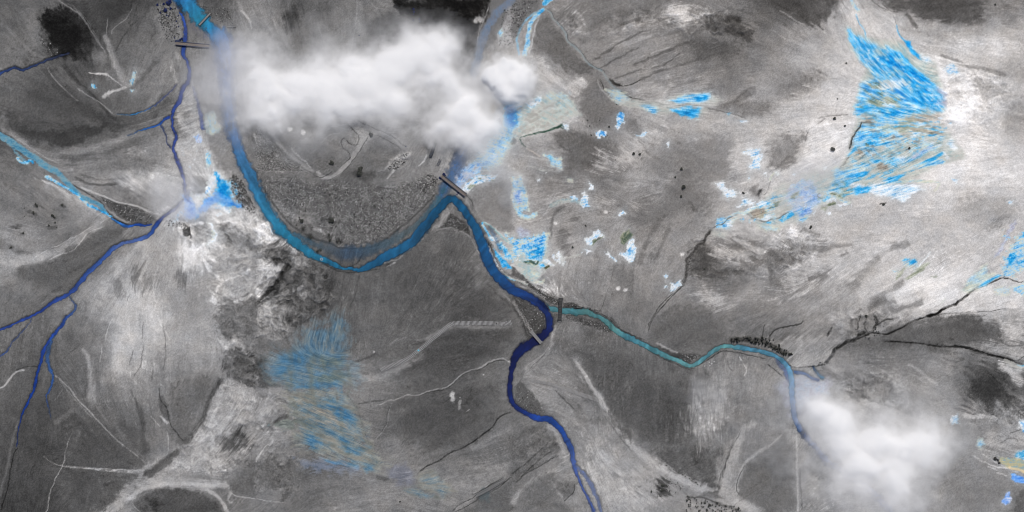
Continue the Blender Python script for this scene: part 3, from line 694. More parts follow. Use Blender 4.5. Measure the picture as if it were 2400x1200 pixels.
# sheet j
PG('j', 56, .8, '0,100 70,130 100,250 160,330 60,340 0,340', 8, 8, .9)
L('j', 12, 140, .6, '0,360 80,345 180,340', .8, 5, streak=1)
PG('j', 66, .75, '0,840 120,820 300,860 330,960 220,1040 60,1040 0,1000', 14, 10, 1.1)
PG('j', 140, .6, '0,400 200,380 300,440 140,520 0,500', 14, 10, 1)
for s in ('0,620 60,590 120,560', '0,700 80,640 160,630', '0,840 40,790 120,700'):
    L('j', 5, 182, .55, s, .7, 6, streak=1.6, brk=.1)
L('j', 9, 64, .6, '80,580 150,550 220,520', .8, 6, streak=1)
L('j', 2, 160, .6, '0,1108 100,1125 200,1130', .5, 1)
L('j', 16, 138, .6, '700,260 860,250 1060,170 1180,80', .8, 3)
L('j', 5, 60, .5, '620,250 660,170 760,120 850,80', .7, 4)
L('j', [3.4, 2.2], 140, .8, '1780,150 1740,120 1700,125 1640,145 1580,185 1500,205 1430,245 1370,300 1310,330 1230,345 1130,378 1060,378 980,410 930,415 880,440 840,445', .4, .8)
for s in ('1760,135 1700,135 1640,155 1580,195 1500,215 1430,255 1370,310 1310,340 1230,355 1130,388',):
    L('j', 1.6, 44, .7, s, .5, .8, dz=-.5)
L('j', 3, 64, .7, '900,410 800,425 720,440', .6, 1.5)
L('j', 2.4, 130, .7, '955,430 935,490 925,560 890,630 840,690', .5, 1)
L('j', 1.6, 54, .6, '950,440 928,500 918,570 880,640', .5, 1)
L('j', 5, 178, .8, '1775,140 1790,150 1780,190', .6, 2)
L('j', 3.4, 30, .85, '1800,498 1750,510 1700,545 1660,600 1600,650 1530,700 1440,755 1360,790 1280,840 1200,880 1140,930', .5, 1.5, brk=.9, dz=-1)
L('j', 12, 108, .5, '1790,530 1700,600 1640,660', .7, 4)
L('j', 3, 62, .6, '1560,690 1530,730', .5, 1)
PG('j', 62, .55, '1200,60 1500,0 1760,40 1700,100 1560,170 1400,220 1100,220 960,240 1060,170', 12, 6, 1)
PG('j', 66, .5, '1000,430 1300,360 1500,340 1700,300 1760,440 1600,560 1400,700 1200,760 1060,700', 20, 10, 1)
B('j', 5, 9, 0, 185, .85, '1383,400 1380,375', .8)
B('j', 4, 9, 10, 150, .7, '1430,460 1435,420', .8)
B('j', 3, 3, 0, 190, .8, '830,75 1600,235', .5)
L('j', 2, 176, .6, '1480,490 1500,475', .5, 1)
PG('j', 128, .45, '880,1040 1200,980 1500,900 1800,840 1800,940 1500,1100 1200,1180 900,1180', 20, 8, .8)
L('j', 14, 134, .5, '1500,760 1660,680 1800,600', .9, 4, streak=1)
L('j', 8, 128, .6, '1400,1180 1500,1120 1560,1080', .6, 1.5)
for s in ('1380,1190 1440,1140 1520,1100 1560,1065', '1400,1198 1480,1160 1560,1110 1700,1030 1760,980 1800,950', '1550,1070 1640,1010 1740,965'):
    L('j', 2, 38, .8, s, .5, 1, brk=.5)
PG('j', 72, .6, '1560,1120 1700,1040 1800,970 1800,1200 1480,1200', 8, 6, 1)
L('j', 8, 70, .6, '840,950 900,970 940,960', .7, 4, brk=.2)
L('j', 6, 150, .5, '740,960 800,970 850,975', .7, 4)
L('j', 2.4, 60, .7, '640,370 690,440 730,520 740,580 790,700 850,740', .5, 2, brk=.5, dz=-.6)
L('j', 3, 76, .6, '590,580 640,630 700,690 740,740', .6, 3)
L('j', 4, 90, .7, '540,720 580,770 620,795', .6, 2)
# sheet k
L('k', [8, 12], 132, .7, '290,0 250,80 170,150 110,210 90,260', .7, 3)
L('k', 2, 66, .5, '270,20 230,90 150,170 120,200', .5, 1)
L('k', 2, 160, .5, '280,0 240,70 180,120 110,170 100,210', .5, 1)
PG('k', 128, .8, '110,200 90,280 120,360 220,440 340,520 440,600 480,560 380,480 300,380 420,370 560,400 480,350 300,300 180,260', 6, 5, .7)
L('k', [6, 15], 158, .85, '430,110 500,220 560,320 610,390 640,450 720,570 800,680 870,760', .6, 2.5, streak=.5)
L('k', [14, 30], 156, .85, '840,740 960,830 1100,910 1260,990 1400,1060 1560,1130 1760,1200', .6, 3, streak=.4)
L('k', 4, 168, .6, '560,310 610,370 660,470 760,620', .6, 2)
L('k', [10, 16], 90, .6, '540,400 460,480 500,540 600,560 680,560', .8, 6, streak=1)
L('k', 3, 78, .6, '640,520 700,600 780,700 850,780', .5, 2, brk=.3)
PG('k', 66, .7, '460,60 640,80 860,120 900,200 780,340 720,500 640,400 560,280', 14, 6, .7, calm=1.3)
PG('k', 70, .8, '600,330 800,300 1200,280 1240,560 1180,740 960,740 800,640 700,520', 20, 8, .8, calm=1.4)
PG('k', 64, .8, '960,770 1200,720 1440,760 1440,1020 1400,1050 1280,980 1100,880', 12, 6, .8, calm=1.3)
PG('k', 160, .7, '1300,340 1480,350 1520,440 1480,600 1330,700 1240,600 1260,460', 18, 10, .9)
PG('k', 138, .6, '1400,200 1480,120 1620,100 1650,200 1560,330 1460,360', 14, 8, .8)
L('k', 2, 190, .8, '1600,100 1650,200 1630,240', .5, 2, brk=.2)
L('k', 3, 86, .7, '1510,130 1530,180 1560,200', .6, 3)
B('k', 20, 14, 0, 76, .6, '1270,220 1340,240 1160,180', .8)
L('k', 10, 118, .8, '1280,190 1360,150 1440,110 1520,60 1600,70 1760,110', .6, 3, brk=.1)
L('k', 2.2, 38, .8, '880,10 960,60 1060,120 1160,160 1240,195 1290,190', .5, 1, brk=.8)
L('k', 2.2, 38, .8, '1290,180 1380,130 1460,75 1540,70 1640,90 1790,125', .5, 1, brk=.8)
PG('k', 56, .85, '1010,30 1120,70 1210,90 1330,100 1260,140 1150,120', 3, 4, .5, calm=.6)
L('k', 4, 150, .7, '1010,10 1090,50 1170,80', .6, 2)
L('k', [12, 26], 152, .75, '1720,570 1640,620 1580,720 1540,830 1500,960 1490,1080', .7, 4, streak=1)
L('k', [2, 3], 60, .6, '1620,620 1550,740 1500,860 1460,980 1462,1050', .5, 2, brk=.3)
L('k', [3, 3], 56, .6, '1560,700 1510,820 1480,960', .5, 2, brk=.2)
L('k', 8, 160, .7, '1800,740 1700,800 1640,860 1600,940 1580,1040 1620,1100 1700,1150', .6, 2)
L('k', 2, 56, .7, '1640,870 1600,940 1580,1010 1585,1060 1640,1110', .5, 1)
PG('k', 90, .8, '1650,870 1800,800 1800,1180 1700,1150 1600,1080 1600,980', 6, 4, .5, calm=.7)
PG('k', 78, .8, '1340,1050 1460,1060 1440,1070 1500,1110 1300,1100', 4, 3)
PG('k', 170, .6, '560,760 680,800 760,900 840,1040 1000,1120 900,1200 700,1200 640,1080 540,900', 16, 8, .8)
PG('k', 136, .5, '460,640 600,620 740,740 620,760', 14, 8)
PG('k', 74, .7, '720,560 820,640 860,700 780,690', 5, 4)
PG('k', 70, .65, '0,700 140,600 260,580 300,640 340,720 300,820 180,880 60,940 0,960', 10, 6, .7, calm=1.3)
L('k', 12, 140, .7, '240,590 300,620 330,700 370,800 400,850', .6, 3, streak=.5)
L('k', 3, 100, .6, '0,760 120,680 200,620', .6, 2)
for s in ('0,930 80,870 160,800 250,720', '20,1000 100,930 240,850 330,800', '60,960 180,840 290,770'):
    L('k', 3, 42, .6, s, .6, 2, brk=.3, dz=-.5)
L('k', 10, 142, .75, '0,1150 60,1050 160,970 270,910 400,890', .6, 3)
PG('k', 78, .75, '290,980 340,1000 440,980 440,1080 370,1110 330,1060', 6, 4)
L('k', 4, 150, .7, '275,980 310,1040 360,1100', .5, 1)
L('k', 2, 40, .7, '365,1125 430,1060 440,1000', .5, 1)
PG('k', 86, .6, '100,980 270,950 330,1080 400,1190 60,1190', 14, 6, .7)
PG('k', 92, .6, '120,40 100,160 40,220 60,130', 4, 3)
PG('k', 74, .85, '10,320 60,280 110,330 170,400 220,480 240,520 160,510 60,480 20,430', 3, 3, .5, calm=.6)
L('k', 3, 56, .6, '300,340 380,420 440,480', .7, 2)
B('k', 16, 16, 0, 56, .8, '1055,1000 1060,1060', 1)
PG('k', 126, .5, '1240,1060 1500,1120 1640,1200 1200,1200', 8, 6)
# sheet l
PG('l', 84, .75, '180,190 400,180 460,240 760,220 900,300 1000,380 1040,480 900,460 700,420 620,400 480,300 420,250 300,200', 12, 12, 1.2)
PG('l', 64, .9, '1400,130 1480,110 1640,150 1700,250 1720,420 1800,420 1800,500 1600,560 1440,460 1420,300', 26, 22, 1.2)
PG('l', 52, .7, '1420,280 1560,260 1700,300 1700,440 1560,460 1460,400', 12, 12, 1)
PG('l', 70, .6, '540,280 640,280 680,380 600,400', 8, 8, 1.2)
L('l', 10, 64, .6, '660,290 800,290 890,330', .7, 5, streak=1, brk=.2)
L('l', 6, 148, .7, '980,160 1060,200 1160,290 1200,310', .7, 4, streak=1)
PG('l', 72, .7, '480,20 640,0 800,-20 1400,-10 1240,90 1000,60 700,30', 10, 8, .9)
L('l', 4, 26, .92, '800,-5 950,5 1100,20 1200,38 1330,35 1420,55 1560,90 1680,125 1740,145 1800,165', .5, 1.5, brk=.8, dz=-1.5)
L('l', [7, 4], 24, .8, '1300,36 1400,45 1500,78 1620,108 1740,140', .5, 1)
PG('l', 178, .6, '1500,0 1800,0 1800,110 1740,130 1560,70 1440,30', 8, 6, 1.2)
L('l', 3, 60, .6, '1640,0 1700,30 1800,20', .6, 3, brk=.3)
L('l', 3, 60, .6, '1750,135 1800,100', .6, 2)
PG('l', 190, .7, '1620,150 1780,180 1800,320 1740,290 1680,220', 5, 5, .8)
L('l', 10, 170, .7, '1660,180 1740,260 1790,310', .7, 4, streak=1.5, brk=.1)
L('l', 8, 172, .7, '1370,510 1440,520 1520,520 1600,550 1540,570', .7, 8, streak=1.3, brk=.2)
PG('l', 140, .7, '0,0 20,0 60,60 170,120 180,180 400,140 480,40 600,-20 0,-20', 8, 6, .6)
PG('l', 148, .6, '150,120 180,175 300,170 420,120 470,60 360,70 240,40 160,60', 5, 6, 1.2)
L('l', 8, 36, .92, '400,160 440,110 480,50 540,10 620,-15', .6, 3, brk=.7, dz=-1.5)
L('l', 2.4, 34, .9, '100,130 150,165 190,185 250,182 320,175 400,165', .5, 1, brk=.7)
L('l', 2.4, 34, .8, '0,160 60,210 110,250', .5, 1, brk=.5)
PG('l', 104, .7, '210,200 260,195 330,240 320,250 250,230', 2, 2, .5)
PG('l', 122, .5, '0,200 100,240 140,400 120,560 0,640', 12, 8, .7)
PG('l', 90, .8, '0,720 120,640 160,760 180,900 190,1200 0,1200', 14, 6, .4, calm=.6)
L('l', 4.5, 160, .85, '200,600 205,760 205,900 210,1100 208,1210', .5, 1)
L('l', 3, 90, .6, '225,900 230,1050 240,1190', .6, 2)
L('l', 12, 120, .5, '0,740 60,690 110,640', .7, 2)
L('l', 4, 150, .7, '0,740 50,700 100,655', .6, 1.5)
PG('l', 104, .55, '1280,820 1500,840 1660,960 1700,1080 1500,1180 1280,1150 1220,960', 22, 10, .8)
PG('l', 96, .6, '1330,600 1420,600 1400,690 1320,700', 10, 8, .4)
PG('l', 168, .6, '1560,660 1760,600 1800,680 1700,760 1560,780 1480,720', 10, 8, 1.2)
for s in ('1440,800 1520,850 1600,880 1700,900 1790,935', '1500,790 1600,850 1680,890 1760,920', '1540,880 1620,905', '1600,920 1680,945'):
    L('l', 3, 200, .75, s, .5, 2, brk=.2)
L('l', 3, 74, .6, '1640,720 1700,690 1760,700', .7, 4, brk=.2)
L('l', 2, 60, .6, '1700,650 1760,625 1800,605', .5, 1)
PG('l', 76, .8, '1740,1080 1800,1060 1800,1210 1720,1200', 10, 6, .6)
L('l', 2, 90, .5, '1360,860 1440,845', .5, 1)

L('p', 10, 46, .75, '1708,797 1745,796 1782,798 1815,812 1845,830', .7, 4, brk=.5)  # dark soil plus the conifer belt's shade, painted on the ground
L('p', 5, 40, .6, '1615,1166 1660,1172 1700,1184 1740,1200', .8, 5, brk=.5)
# ------------------------------------------------------------------ streaks, grain and blotches of the bare ground
# broken, craggy ground: crinkled ridges in tone and in height
def ridged(x, y, s, seed, o=4):
    t = 0; a = 1.0; tot = 0
    for k in range(o):
        t = t + a * (1 - 2.6 * np.abs(vnoise(x / s + 11 * k, y / s + 5 * k, seed + k))); tot += a; a *= .62; s *= .5
    return (t / tot - .35).astype(np.float32)
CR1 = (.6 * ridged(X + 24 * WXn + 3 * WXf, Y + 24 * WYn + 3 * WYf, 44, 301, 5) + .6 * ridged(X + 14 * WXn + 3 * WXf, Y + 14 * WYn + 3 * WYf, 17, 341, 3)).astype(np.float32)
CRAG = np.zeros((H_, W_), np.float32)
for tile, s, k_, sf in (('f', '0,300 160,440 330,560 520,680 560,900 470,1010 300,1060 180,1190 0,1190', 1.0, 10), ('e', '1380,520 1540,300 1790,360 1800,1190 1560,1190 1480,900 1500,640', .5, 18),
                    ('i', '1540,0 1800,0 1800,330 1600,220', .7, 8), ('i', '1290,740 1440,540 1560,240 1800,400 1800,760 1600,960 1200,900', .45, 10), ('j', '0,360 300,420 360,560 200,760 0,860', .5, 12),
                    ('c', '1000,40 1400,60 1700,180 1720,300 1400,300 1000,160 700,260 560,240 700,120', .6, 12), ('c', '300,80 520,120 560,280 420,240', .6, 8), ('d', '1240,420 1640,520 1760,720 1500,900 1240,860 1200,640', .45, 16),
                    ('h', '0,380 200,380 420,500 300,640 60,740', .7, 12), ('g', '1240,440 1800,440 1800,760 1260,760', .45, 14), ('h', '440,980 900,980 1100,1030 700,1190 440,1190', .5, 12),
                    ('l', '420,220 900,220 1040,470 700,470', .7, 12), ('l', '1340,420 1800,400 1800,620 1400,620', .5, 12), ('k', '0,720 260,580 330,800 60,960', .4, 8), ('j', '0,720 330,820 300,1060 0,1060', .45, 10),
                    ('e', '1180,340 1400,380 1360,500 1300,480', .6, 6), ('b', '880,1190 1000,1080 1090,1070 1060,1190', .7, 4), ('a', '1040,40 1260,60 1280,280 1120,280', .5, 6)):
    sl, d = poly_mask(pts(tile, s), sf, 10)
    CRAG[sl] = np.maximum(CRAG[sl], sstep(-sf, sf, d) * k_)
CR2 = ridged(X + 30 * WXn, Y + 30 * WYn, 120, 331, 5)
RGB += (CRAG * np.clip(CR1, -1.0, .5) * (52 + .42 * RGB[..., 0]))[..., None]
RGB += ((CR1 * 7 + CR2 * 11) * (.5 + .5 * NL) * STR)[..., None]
amp = np.clip(.055 * RGB[..., 0] + 4.5, 0, 18) * STR
dry = np.clip((RGB[..., 0] - 60) / 120, 0, 1)
patch = sstep(-.5, .7, fbm(X, Y, 90, 77, 3))
d_ = amp * (.42 * LM * (.2 + 1.1 * patch) + .30 * LF * (.3 + patch) + .45 * LC) + (3.5 + 5.0 * dry * patch) * NF + 5.0 * NM + 5.0 * NL + (SP - .5) * (17 + 10 * dry) * np.clip(STR, .6, 1.3)
RGB += d_[..., None]
spk = sstep(.5, 1.0, fbm(X, Y, 5, 91, 2) + .35 * LM) * sstep(.1, .9, NL + .6 * NM)
RGB += (spk * (-24))[..., None]
wht = sstep(.55, 1.1, fbm(X, Y, 6, 93, 3) + .3 * LF + .3 * patch) * sstep(.0, .7, fbm(X, Y, 120, 95, 3))
RGB += (wht * (16 + 16 * dry))[..., None]
warm = np.array([3, .5, -2.5], np.float32) * (.3 + .8 * NM[..., None])
RGB += warm * dry[..., None]
# thin rills and ribs that follow the slopes
pr = sstep(-.1, .9, fbm(X, Y, 110, 611, 3)); pr2 = sstep(.0, .9, fbm(X, Y, 130, 617, 3))
rill = (1 - sstep(.02, .16, np.abs(LR - .25))) * pr
ribs = (1 - sstep(.02, .14, np.abs(LR2 + .2))) * pr2
RGB += ((ribs * 15 - rill * 20) * (.35 + .65 * sstep(-.4, .5, NF + NM)) * np.clip(STR, .5, 1.2))[..., None]
DZ -= .5 * rill
RGB = 122 + (RGB - 122) * 1.10
RGB += (sstep(900, 1300, X) * (1 - sstep(560, 900, Y)))[..., None] * np.array([1.8, .2, -1.2], np.float32)
# fine rubble tone of the gravel plain and the dark banks
for tile, s, k_ in (('f', '0,0 60,40 250,40 440,80 620,70 900,110 1100,60 1300,70 1240,200 1110,300 1000,400 860,480 720,540 560,520 430,440 300,380 180,300 60,140', 1.0), ('b', '0,820 60,960 240,1120 400,1210 0,1210', .7),
                    ('e', '1640,20 1700,60 1800,280 1790,330 1700,270 1600,100', 1.0), ('e', '700,180 960,260 1100,320 1050,375 900,360', .8), ('f', '1370,300 1500,400 1500,450 1310,395', .9), ('g', '0,870 180,960 250,1090 120,1190 60,1050', .6),
                    ('g', '60,740 330,905 330,955 200,890', .7), ('g', '360,925 620,985 560,990 370,970', .9), ('g', '360,1005 700,1110 700,1145 380,1050', .7), ('c', '0,0 220,0 60,180 20,320 0,320', .8), ('b', '1730,60 1800,60 1800,320 1710,320', .8), ('k', '20,320 240,520 100,500 20,430', .7)):
    sl, d = poly_mask(pts(tile, s), 5, 6)
    m = sstep(-5, 5, d) * k_
    g_ = np.where(SP[sl] > .86, 30, 0) - np.where(SP[sl] < .2, 24, 0) + 14 * NF[sl]
    RGB[sl] += (m * g_)[..., None]
# ------------------------------------------------------------------ mineral water: blue and pale deposits
BR = [(8, 122, 196), (18, 146, 214), (56, 168, 224), (108, 190, 236), (168, 212, 234), (200, 212, 204)]
SH = [(10, 120, 208), (60, 160, 225), (130, 196, 236), (176, 212, 232), (200, 212, 198), (206, 205, 186)]
PALE = [(60, 150, 220), (140, 196, 235), (196, 222, 238), (226, 234, 240), (240, 243, 246), (205, 210, 206)]
CRM = [(132, 176, 190), (166, 188, 186), (186, 192, 184), (194, 194, 186), (182, 180, 174), (206, 206, 200)]
OLV = [(56, 74, 60), (92, 104, 82), (128, 134, 110), (158, 162, 140), (182, 188, 172)]
LIL = [(56, 118, 206), (104, 156, 226), (142, 182, 234), (176, 202, 236), (204, 214, 232), (150, 150, 176)]
MUT = [(50, 98, 134), (66, 114, 148), (88, 122, 142), (112, 128, 134), (118, 120, 114), (92, 98, 94)]
MCR = [(62, 112, 146), (104, 136, 152), (136, 144, 142), (142, 140, 128), (112, 112, 106)]
OLM = [(66, 78, 74), (84, 96, 92), (104, 112, 102), (92, 120, 132)]
BRN = [(104, 92, 84), (136, 124, 112), (160, 148, 132), (176, 166, 150)]
NS = fbm(X, Y, 5.5, 61, 3)
NB = fbm(X, Y, 14, 63, 4)
LT = lic(blur(rs.rand(H_, W_).astype(np.float32), 3), 12)
WAT = np.zeros((H_, W_), np.float32)
def mineral(tile, pal, op, s, soft=6, rough=6, streak=1.0, bias=0.0, gain=.30, edge=1.0, ln=None):
    P = pts(tile, s)
    if ln is None:
        sl, d = poly_mask(P, soft, rough, 2.8, 14)
        if soft <= 3 and not isinstance(pal[0], int) and pal is not MUT:
            h = sstep(-16, 5, d + 5 * NF[sl]) * .26 * op
            RGB[sl] += (np.array([188, 196, 200], np.float32) - RGB[sl]) * h[..., None]
    else:
        sl, q, t_, _ = line_q(P, ln, rough)
        wmx = (max(ln) if isinstance(ln, (list, tuple)) else ln) * .5
        d = (1 - q) * wmx
    n = streak * (.35 * LT[sl] + .40 * LM[sl]) + (1.15 - .3 * streak) * (.55 * NB[sl] + .75 * NS[sl]) + .55 * LF[sl] + .4 * (SP[sl] - .5)
    m = sstep(-soft, soft, d + soft * edge * (.7 * n + .4 * NF[sl])) * op
    inner = np.clip(d / (soft * 5), -1, 1)
    col = pal_mix(pal, .5 + bias + gain * n - .16 * inner + .10 * (SP[sl] - .5))
    RGB[sl] += (col - RGB[sl]) * m[..., None]
    WAT[sl] = np.maximum(WAT[sl], m)
def flecks(tile, pal, op, s, thr=.25, soft=8, rough=6, streak=1.0, seed=0):
    """broken slivers and grains of one deposit scattered over an area"""
    sl, d = poly_mask(pts(tile, s), soft, rough)
    x = X[sl]; y = Y[sl]
    f1 = fbm(x, y, 8, 400 + seed, 3, .7)
    f2 = np.roll(LT, seed * 37 + 11, 0)[sl]; f3 = np.roll(LM, seed * 53 + 7, 1)[sl]
    ks = min(1.0, streak / 1.4)
    n = (.85 - .45 * ks) * f1 + ks * (.75 * f2 + .45 * f3) + .35 * NM[sl]
    m = sstep(-soft, soft, d) * sstep(thr, thr + .3, n) * op
    col = pal_mix(pal, .5 + .35 * f1 + .3 * LF[sl] + .2 * (SP[sl] - .5))
    RGB[sl] += (col - RGB[sl]) * m[..., None]
def spots(tile, pal, op, s, r=5, rough=3, edge=2.2, bias=0.0):
    for cx, cy in pts(tile, s):
        P = [(cx + r * math.cos(a) * rnd.uniform(.7, 1.3), cy + r * math.sin(a) * rnd.uniform(.7, 1.2)) for a in [k * math.pi / 4 for k in range(8)]]
        mineral('p', pal, op, ' '.join('%.1f,%.1f' % p for p in P), 1.6, rough, .2, bias, .4, edge)
# the great fan at the upper right
mineral('d', CRM, .85, '540,180 600,210 680,250 780,270 930,290 1000,330 1100,390 1180,440 1220,560 1250,680 1240,780 1150,800 1060,830 1220,880 1290,960 1370,1060 1380,1120 1200,1150 1060,1230 920,1300 740,1330 560,1300 520,1200 570,1060 600,920 620,830 580,760 640,640 650,560 690,480 620,400 560,330', 6, 5, .9, 0, .3, .8)
mineral('d', SH, .9, '550,200 600,240 690,270 780,320 900,360 1000,440 1100,540 1180,600 1230,700 1220,780 1060,770 1000,810 900,850 760,870 680,830 600,800 600,740 640,700 640,600 720,560 760,520 700,480 640,430 600,350', 5, 4, 1.3, -.05, .32, 1.4)
mineral('d', BR, .92, '640,290 700,310 800,330 900,360 980,410 1060,510 1130,560 1200,650 1200,720 1100,760 1000,700 940,640 900,560 860,500 760,440 700,380 660,330', 4, 4, 1.5, -.12, .32, 1.8)
mineral('d', BR, .95, '600,760 700,740 800,760 900,770 1000,765 1055,775 1000,800 880,830 800,850 740,830 660,800', 3, 3, 1.2, -.18, .3, 1.8)
mineral('d', BR, .9, '555,200 600,270 625,340 600,340 570,270', 2, 2, 1, -.05, .3, 1.2)
mineral('d', BR, .9, '600,240 680,290 740,380 700,360 640,300', 2, 2, 1, -.1, .3, 1.2)
mineral('d', CRM, .7, '760,330 830,340 830,400 770,390 740,360', 3, 3, .6, .1, .3, 1)
mineral('d', BR, .85, '700,460 780,480 860,560 800,570 720,520', 3, 3, 1.4, 0, .35, 1.6)
mineral('d', OLV, .8, '690,580 760,560 900,590 880,640 800,640 720,620', 3, 4, 1.5, .1, .6, 2.4)
mineral('d', OLV, .85, '640,710 760,680 900,700 900,740 800,750 700,740', 3, 4, 1.5, 0, .6, 2.4)
mineral('d', OLV, .7, '800,500 900,500 900,540 830,540', 3, 4, 1.5, .2, .6, 2)
mineral('d', PALE, .8, '780,570 860,560 940,560 980,600 860,640 800,640', 2, 4, 1.2, .2, .5, 3)
mineral('d', BRN, .6, '650,790 760,780 800,800 740,860 660,870', 3, 4, 1.6, .1, .5, 2.4)
mineral('d', LIL, .7, '1190,600 1260,660 1240,760 1180,740', 4, 4, 1.3, .3, .3, 1.4)
mineral('d', BR, .95, '960,290 1000,290 1010,340 1060,380 1080,420 1020,390 990,350 960,320', 1.5, 2, .6, -.15, .35, 1)
mineral('d', PALE, .8, '1070,380 1130,400 1150,440 1080,430', 3, 3, .5, .1, .4, 1.6)
mineral('d', PALE, .8, '1240,460 1300,440 1350,510 1270,525 1235,490', 3, 3, .5, .05, .4, 2)
mineral('d', BR, .8, '900,180 920,240 960,290 1000,310', 1.2, 1.5, .4, 0, .3, .6, ln=3)
mineral('d', BR, .7, '620,100 640,160 680,220 690,260', 1, 1.5, .4, .1, .3, .6, ln=3)
mineral('d', SH, .7, '590,10 620,50 640,70', 1, 2, .4, .1, .3, .6, ln=8)
# lower half of the fan
mineral('E', SH, .9, '340,520 480,560 640,480 860,420 1120,400 960,500 800,600 640,640 500,760 380,860 260,950 190,960 180,900 230,740', 4, 4, 1.2, -.06, .34, 1.6)
mineral('E', CRM, .75, '360,420 330,500 260,560 200,680 170,800 160,960 60,1100 20,1180 120,1180 250,960 220,760 340,560', 3, 3, .6, .1, .25, .8)
mineral('E', OLV, .75, '500,600 760,580 1000,480 1240,520 1400,560 1420,700 1200,620 1000,660 800,680 600,700', 5, 5, 1.5, .3, .35, 1.6)
mineral('E', BRN, .75, '980,460 1200,400 1460,400 1480,470 1300,480 1440,580 1340,560 1180,480', 4, 5, 1.5, .2, .35, 1.8)
mineral('E', CRM, .8, '560,700 800,700 1060,640 1400,640 1500,760 1460,880 1240,960 1000,1040 760,1160 500,1190 300,1190 460,980 640,860', 6, 6, 1.2, 0, .35, 1.4)
mineral('E', BR, .9, '480,700 560,640 640,660 800,680 700,740 560,820 480,830 420,780', 2, 3, .8, -.1, .4, 3)
mineral('E', BR, .9, '440,700 520,640 560,660 480,720', 2, 2, .6, -.15, .3, 1.6)
mineral('E', BR, .9, '260,850 330,850 260,930 170,990 180,960', 1.6, 2, .8, -.1, .3, 1)
mineral('E', BRN, .9, '260,950 330,880 460,840 560,830 500,880 440,930 340,960', 1.6, 2, 1.2, -.1, .4, .8)
mineral('E', BRN, .85, '660,780 780,720 880,680 980,690 900,720 800,760', 1.5, 2, 1.2, -.1, .4, 1)
mineral('E', BRN, .7, '1040,630 1200,620 1350,630 1420,660 1520,700 1480,720 1360,680 1180,660', 2, 4, 1.4, .1, .4, 1.5)
mineral('E', BRN, .7, '980,880 1030,860 1040,920 990,930', 2, 3, .5, -.2, .4, 1.5)
mineral('E', BRN, .6, '460,970 560,960 540,990 480,1000', 1, 2, .8, -.2, .4, 1)
mineral('E', PALE, .9, '1060,650 1150,650 1160,720 1080,720', 1.5, 3, .3, .1, .5, 3)
mineral('E', PALE, .9, '1130,520 1250,560 1240,590 1150,560', 1.5, 3, .3, .1, .5, 2)
mineral('E', PALE, .9, '1060,730 1120,720 1140,800 1080,800', 1.5, 3, .3, .15, .5, 2)
mineral('E', PALE, .9, '1200,640 1320,660 1340,700 1230,700 1190,670', 1.5, 3, .3, .1, .5, 3)
mineral('E', PALE, .85, '1200,760 1280,800 1240,830 1180,800', 1.5, 3, .3, .1, .5, 2)
mineral('E', PALE, .95, '1570,800 1620,740 1660,800 1700,880 1640,900 1550,860', 2, 3, .2, .2, .35, 1.8)
mineral('E', BR, .8, '1220,860 1300,820 1400,815 1300,850', 1, 2, 1.2, -.05, .4, 2)
mineral('E', BR, .85, '800,580 900,570 1010,570 900,590 820,600', 1, 2, 1.2, -.1, .4, 1.8)
mineral('E', BR, .8, '1240,510 1290,520 1270,530', 1, 1.5, 1, 0, .4, 1)
mineral('E', PALE, .9, '1420,450 1500,420 1500,450 1440,480', 1, 3, .3, .1, .5, 2)
mineral('E', PALE, .95, '740,1140 800,1060 880,1000 970,1000 960,1060 860,1100 780,1140', 1.8, 3, .4, .05, .5, 2.4)
mineral('E', BR, .9, '500,1060 560,1040 660,1060 560,1100 510,1110', 1.5, 2, .5, -.15, .4, 1.8)
mineral('E', SH, .9, '280,1120 440,1080 500,1110 500,1190 200,1190', 3, 3, .7, .0, .4, 2)
mineral('E', BRN, .85, '560,1190 580,1120 640,1080 680,1100 720,1160 720,1195', 2, 3, .8, -.1, .4, 1.4)
mineral('E', BR, .85, '1060,1000 1120,980 1130,1010 1080,1030', 1.5, 2, .4, 0, .5, 2)
mineral('E', BR, .85, '1120,1150 1220,1090 1340,1040 1480,960 1440,990 1330,1060 1240,1100', 1, 1.5, .8, -.05, .3, 1, ln=7)
mineral('E', PALE, .85, '1480,940 1540,950 1580,1020 1550,1030 1500,980', 1.5, 3, .3, .2, .4, 1.6)
mineral('E', SH, .7, '960,1060 1100,1020 1300,900 1460,860', 1, 3, 1.2, .1, .4, 1.6, ln=12)
mineral('E', LIL, .7, '1360,860 1200,940 1080,1010', 1, 3, 1.2, .3, .4, 1.6, ln=10)
mineral('E', SH, .7, '1040,1190 1200,1130 1400,1080 1500,1060', 1, 3, 1.2, .1, .4, 1.6, ln=12)
mineral('E', SH, .8, '700,780 840,820 900,760', 2, 4, .8, .05, .5, 2.4, ln=10)
L('E', [3, 4], 40, .85, '350,510 330,580 270,660 220,740 205,820 180,900', .5, 1, brk=.7)
L('E', 2.2, 44, .8, '180,1000 130,1070 80,1120 30,1180', .5, 1, brk=.7)
L('E', 2.4, 70, .7, '540,850 460,920 400,970 320,1040', .5, 1.5)
L('E', 4, 54, .7, '350,520 450,520 520,540 470,560', .6, 2, brk=.6)
spots('E', PALE, .9, '900,740 1220,935 1500,730 1370,590 1290,600 680,150 1040,20 1530,330 1600,540 1450,860 1350,820 900,1120 590,640 620,760 480,960', 3.5)
spots('E', BR, .9, '1530,600 1470,650 980,790 1210,730 1110,830 920,870 820,840 1130,940 860,940 680,1020 780,970 840,520', 3, bias=-.1)
UPF = '560,210 700,280 900,360 1080,520 1230,680 1220,780 1000,820 760,880 600,800 640,600 760,520 640,430'
LOF = '330,520 640,470 1000,440 1400,440 1520,720 1460,900 1240,980 1000,1060 760,1190 120,1190 250,960 220,740'
flecks('d', SH, .85, UPF, .18, 6, 5, 1.6, 1)
flecks('d', BR, .8, UPF, .35, 5, 4, 1.6, 2)
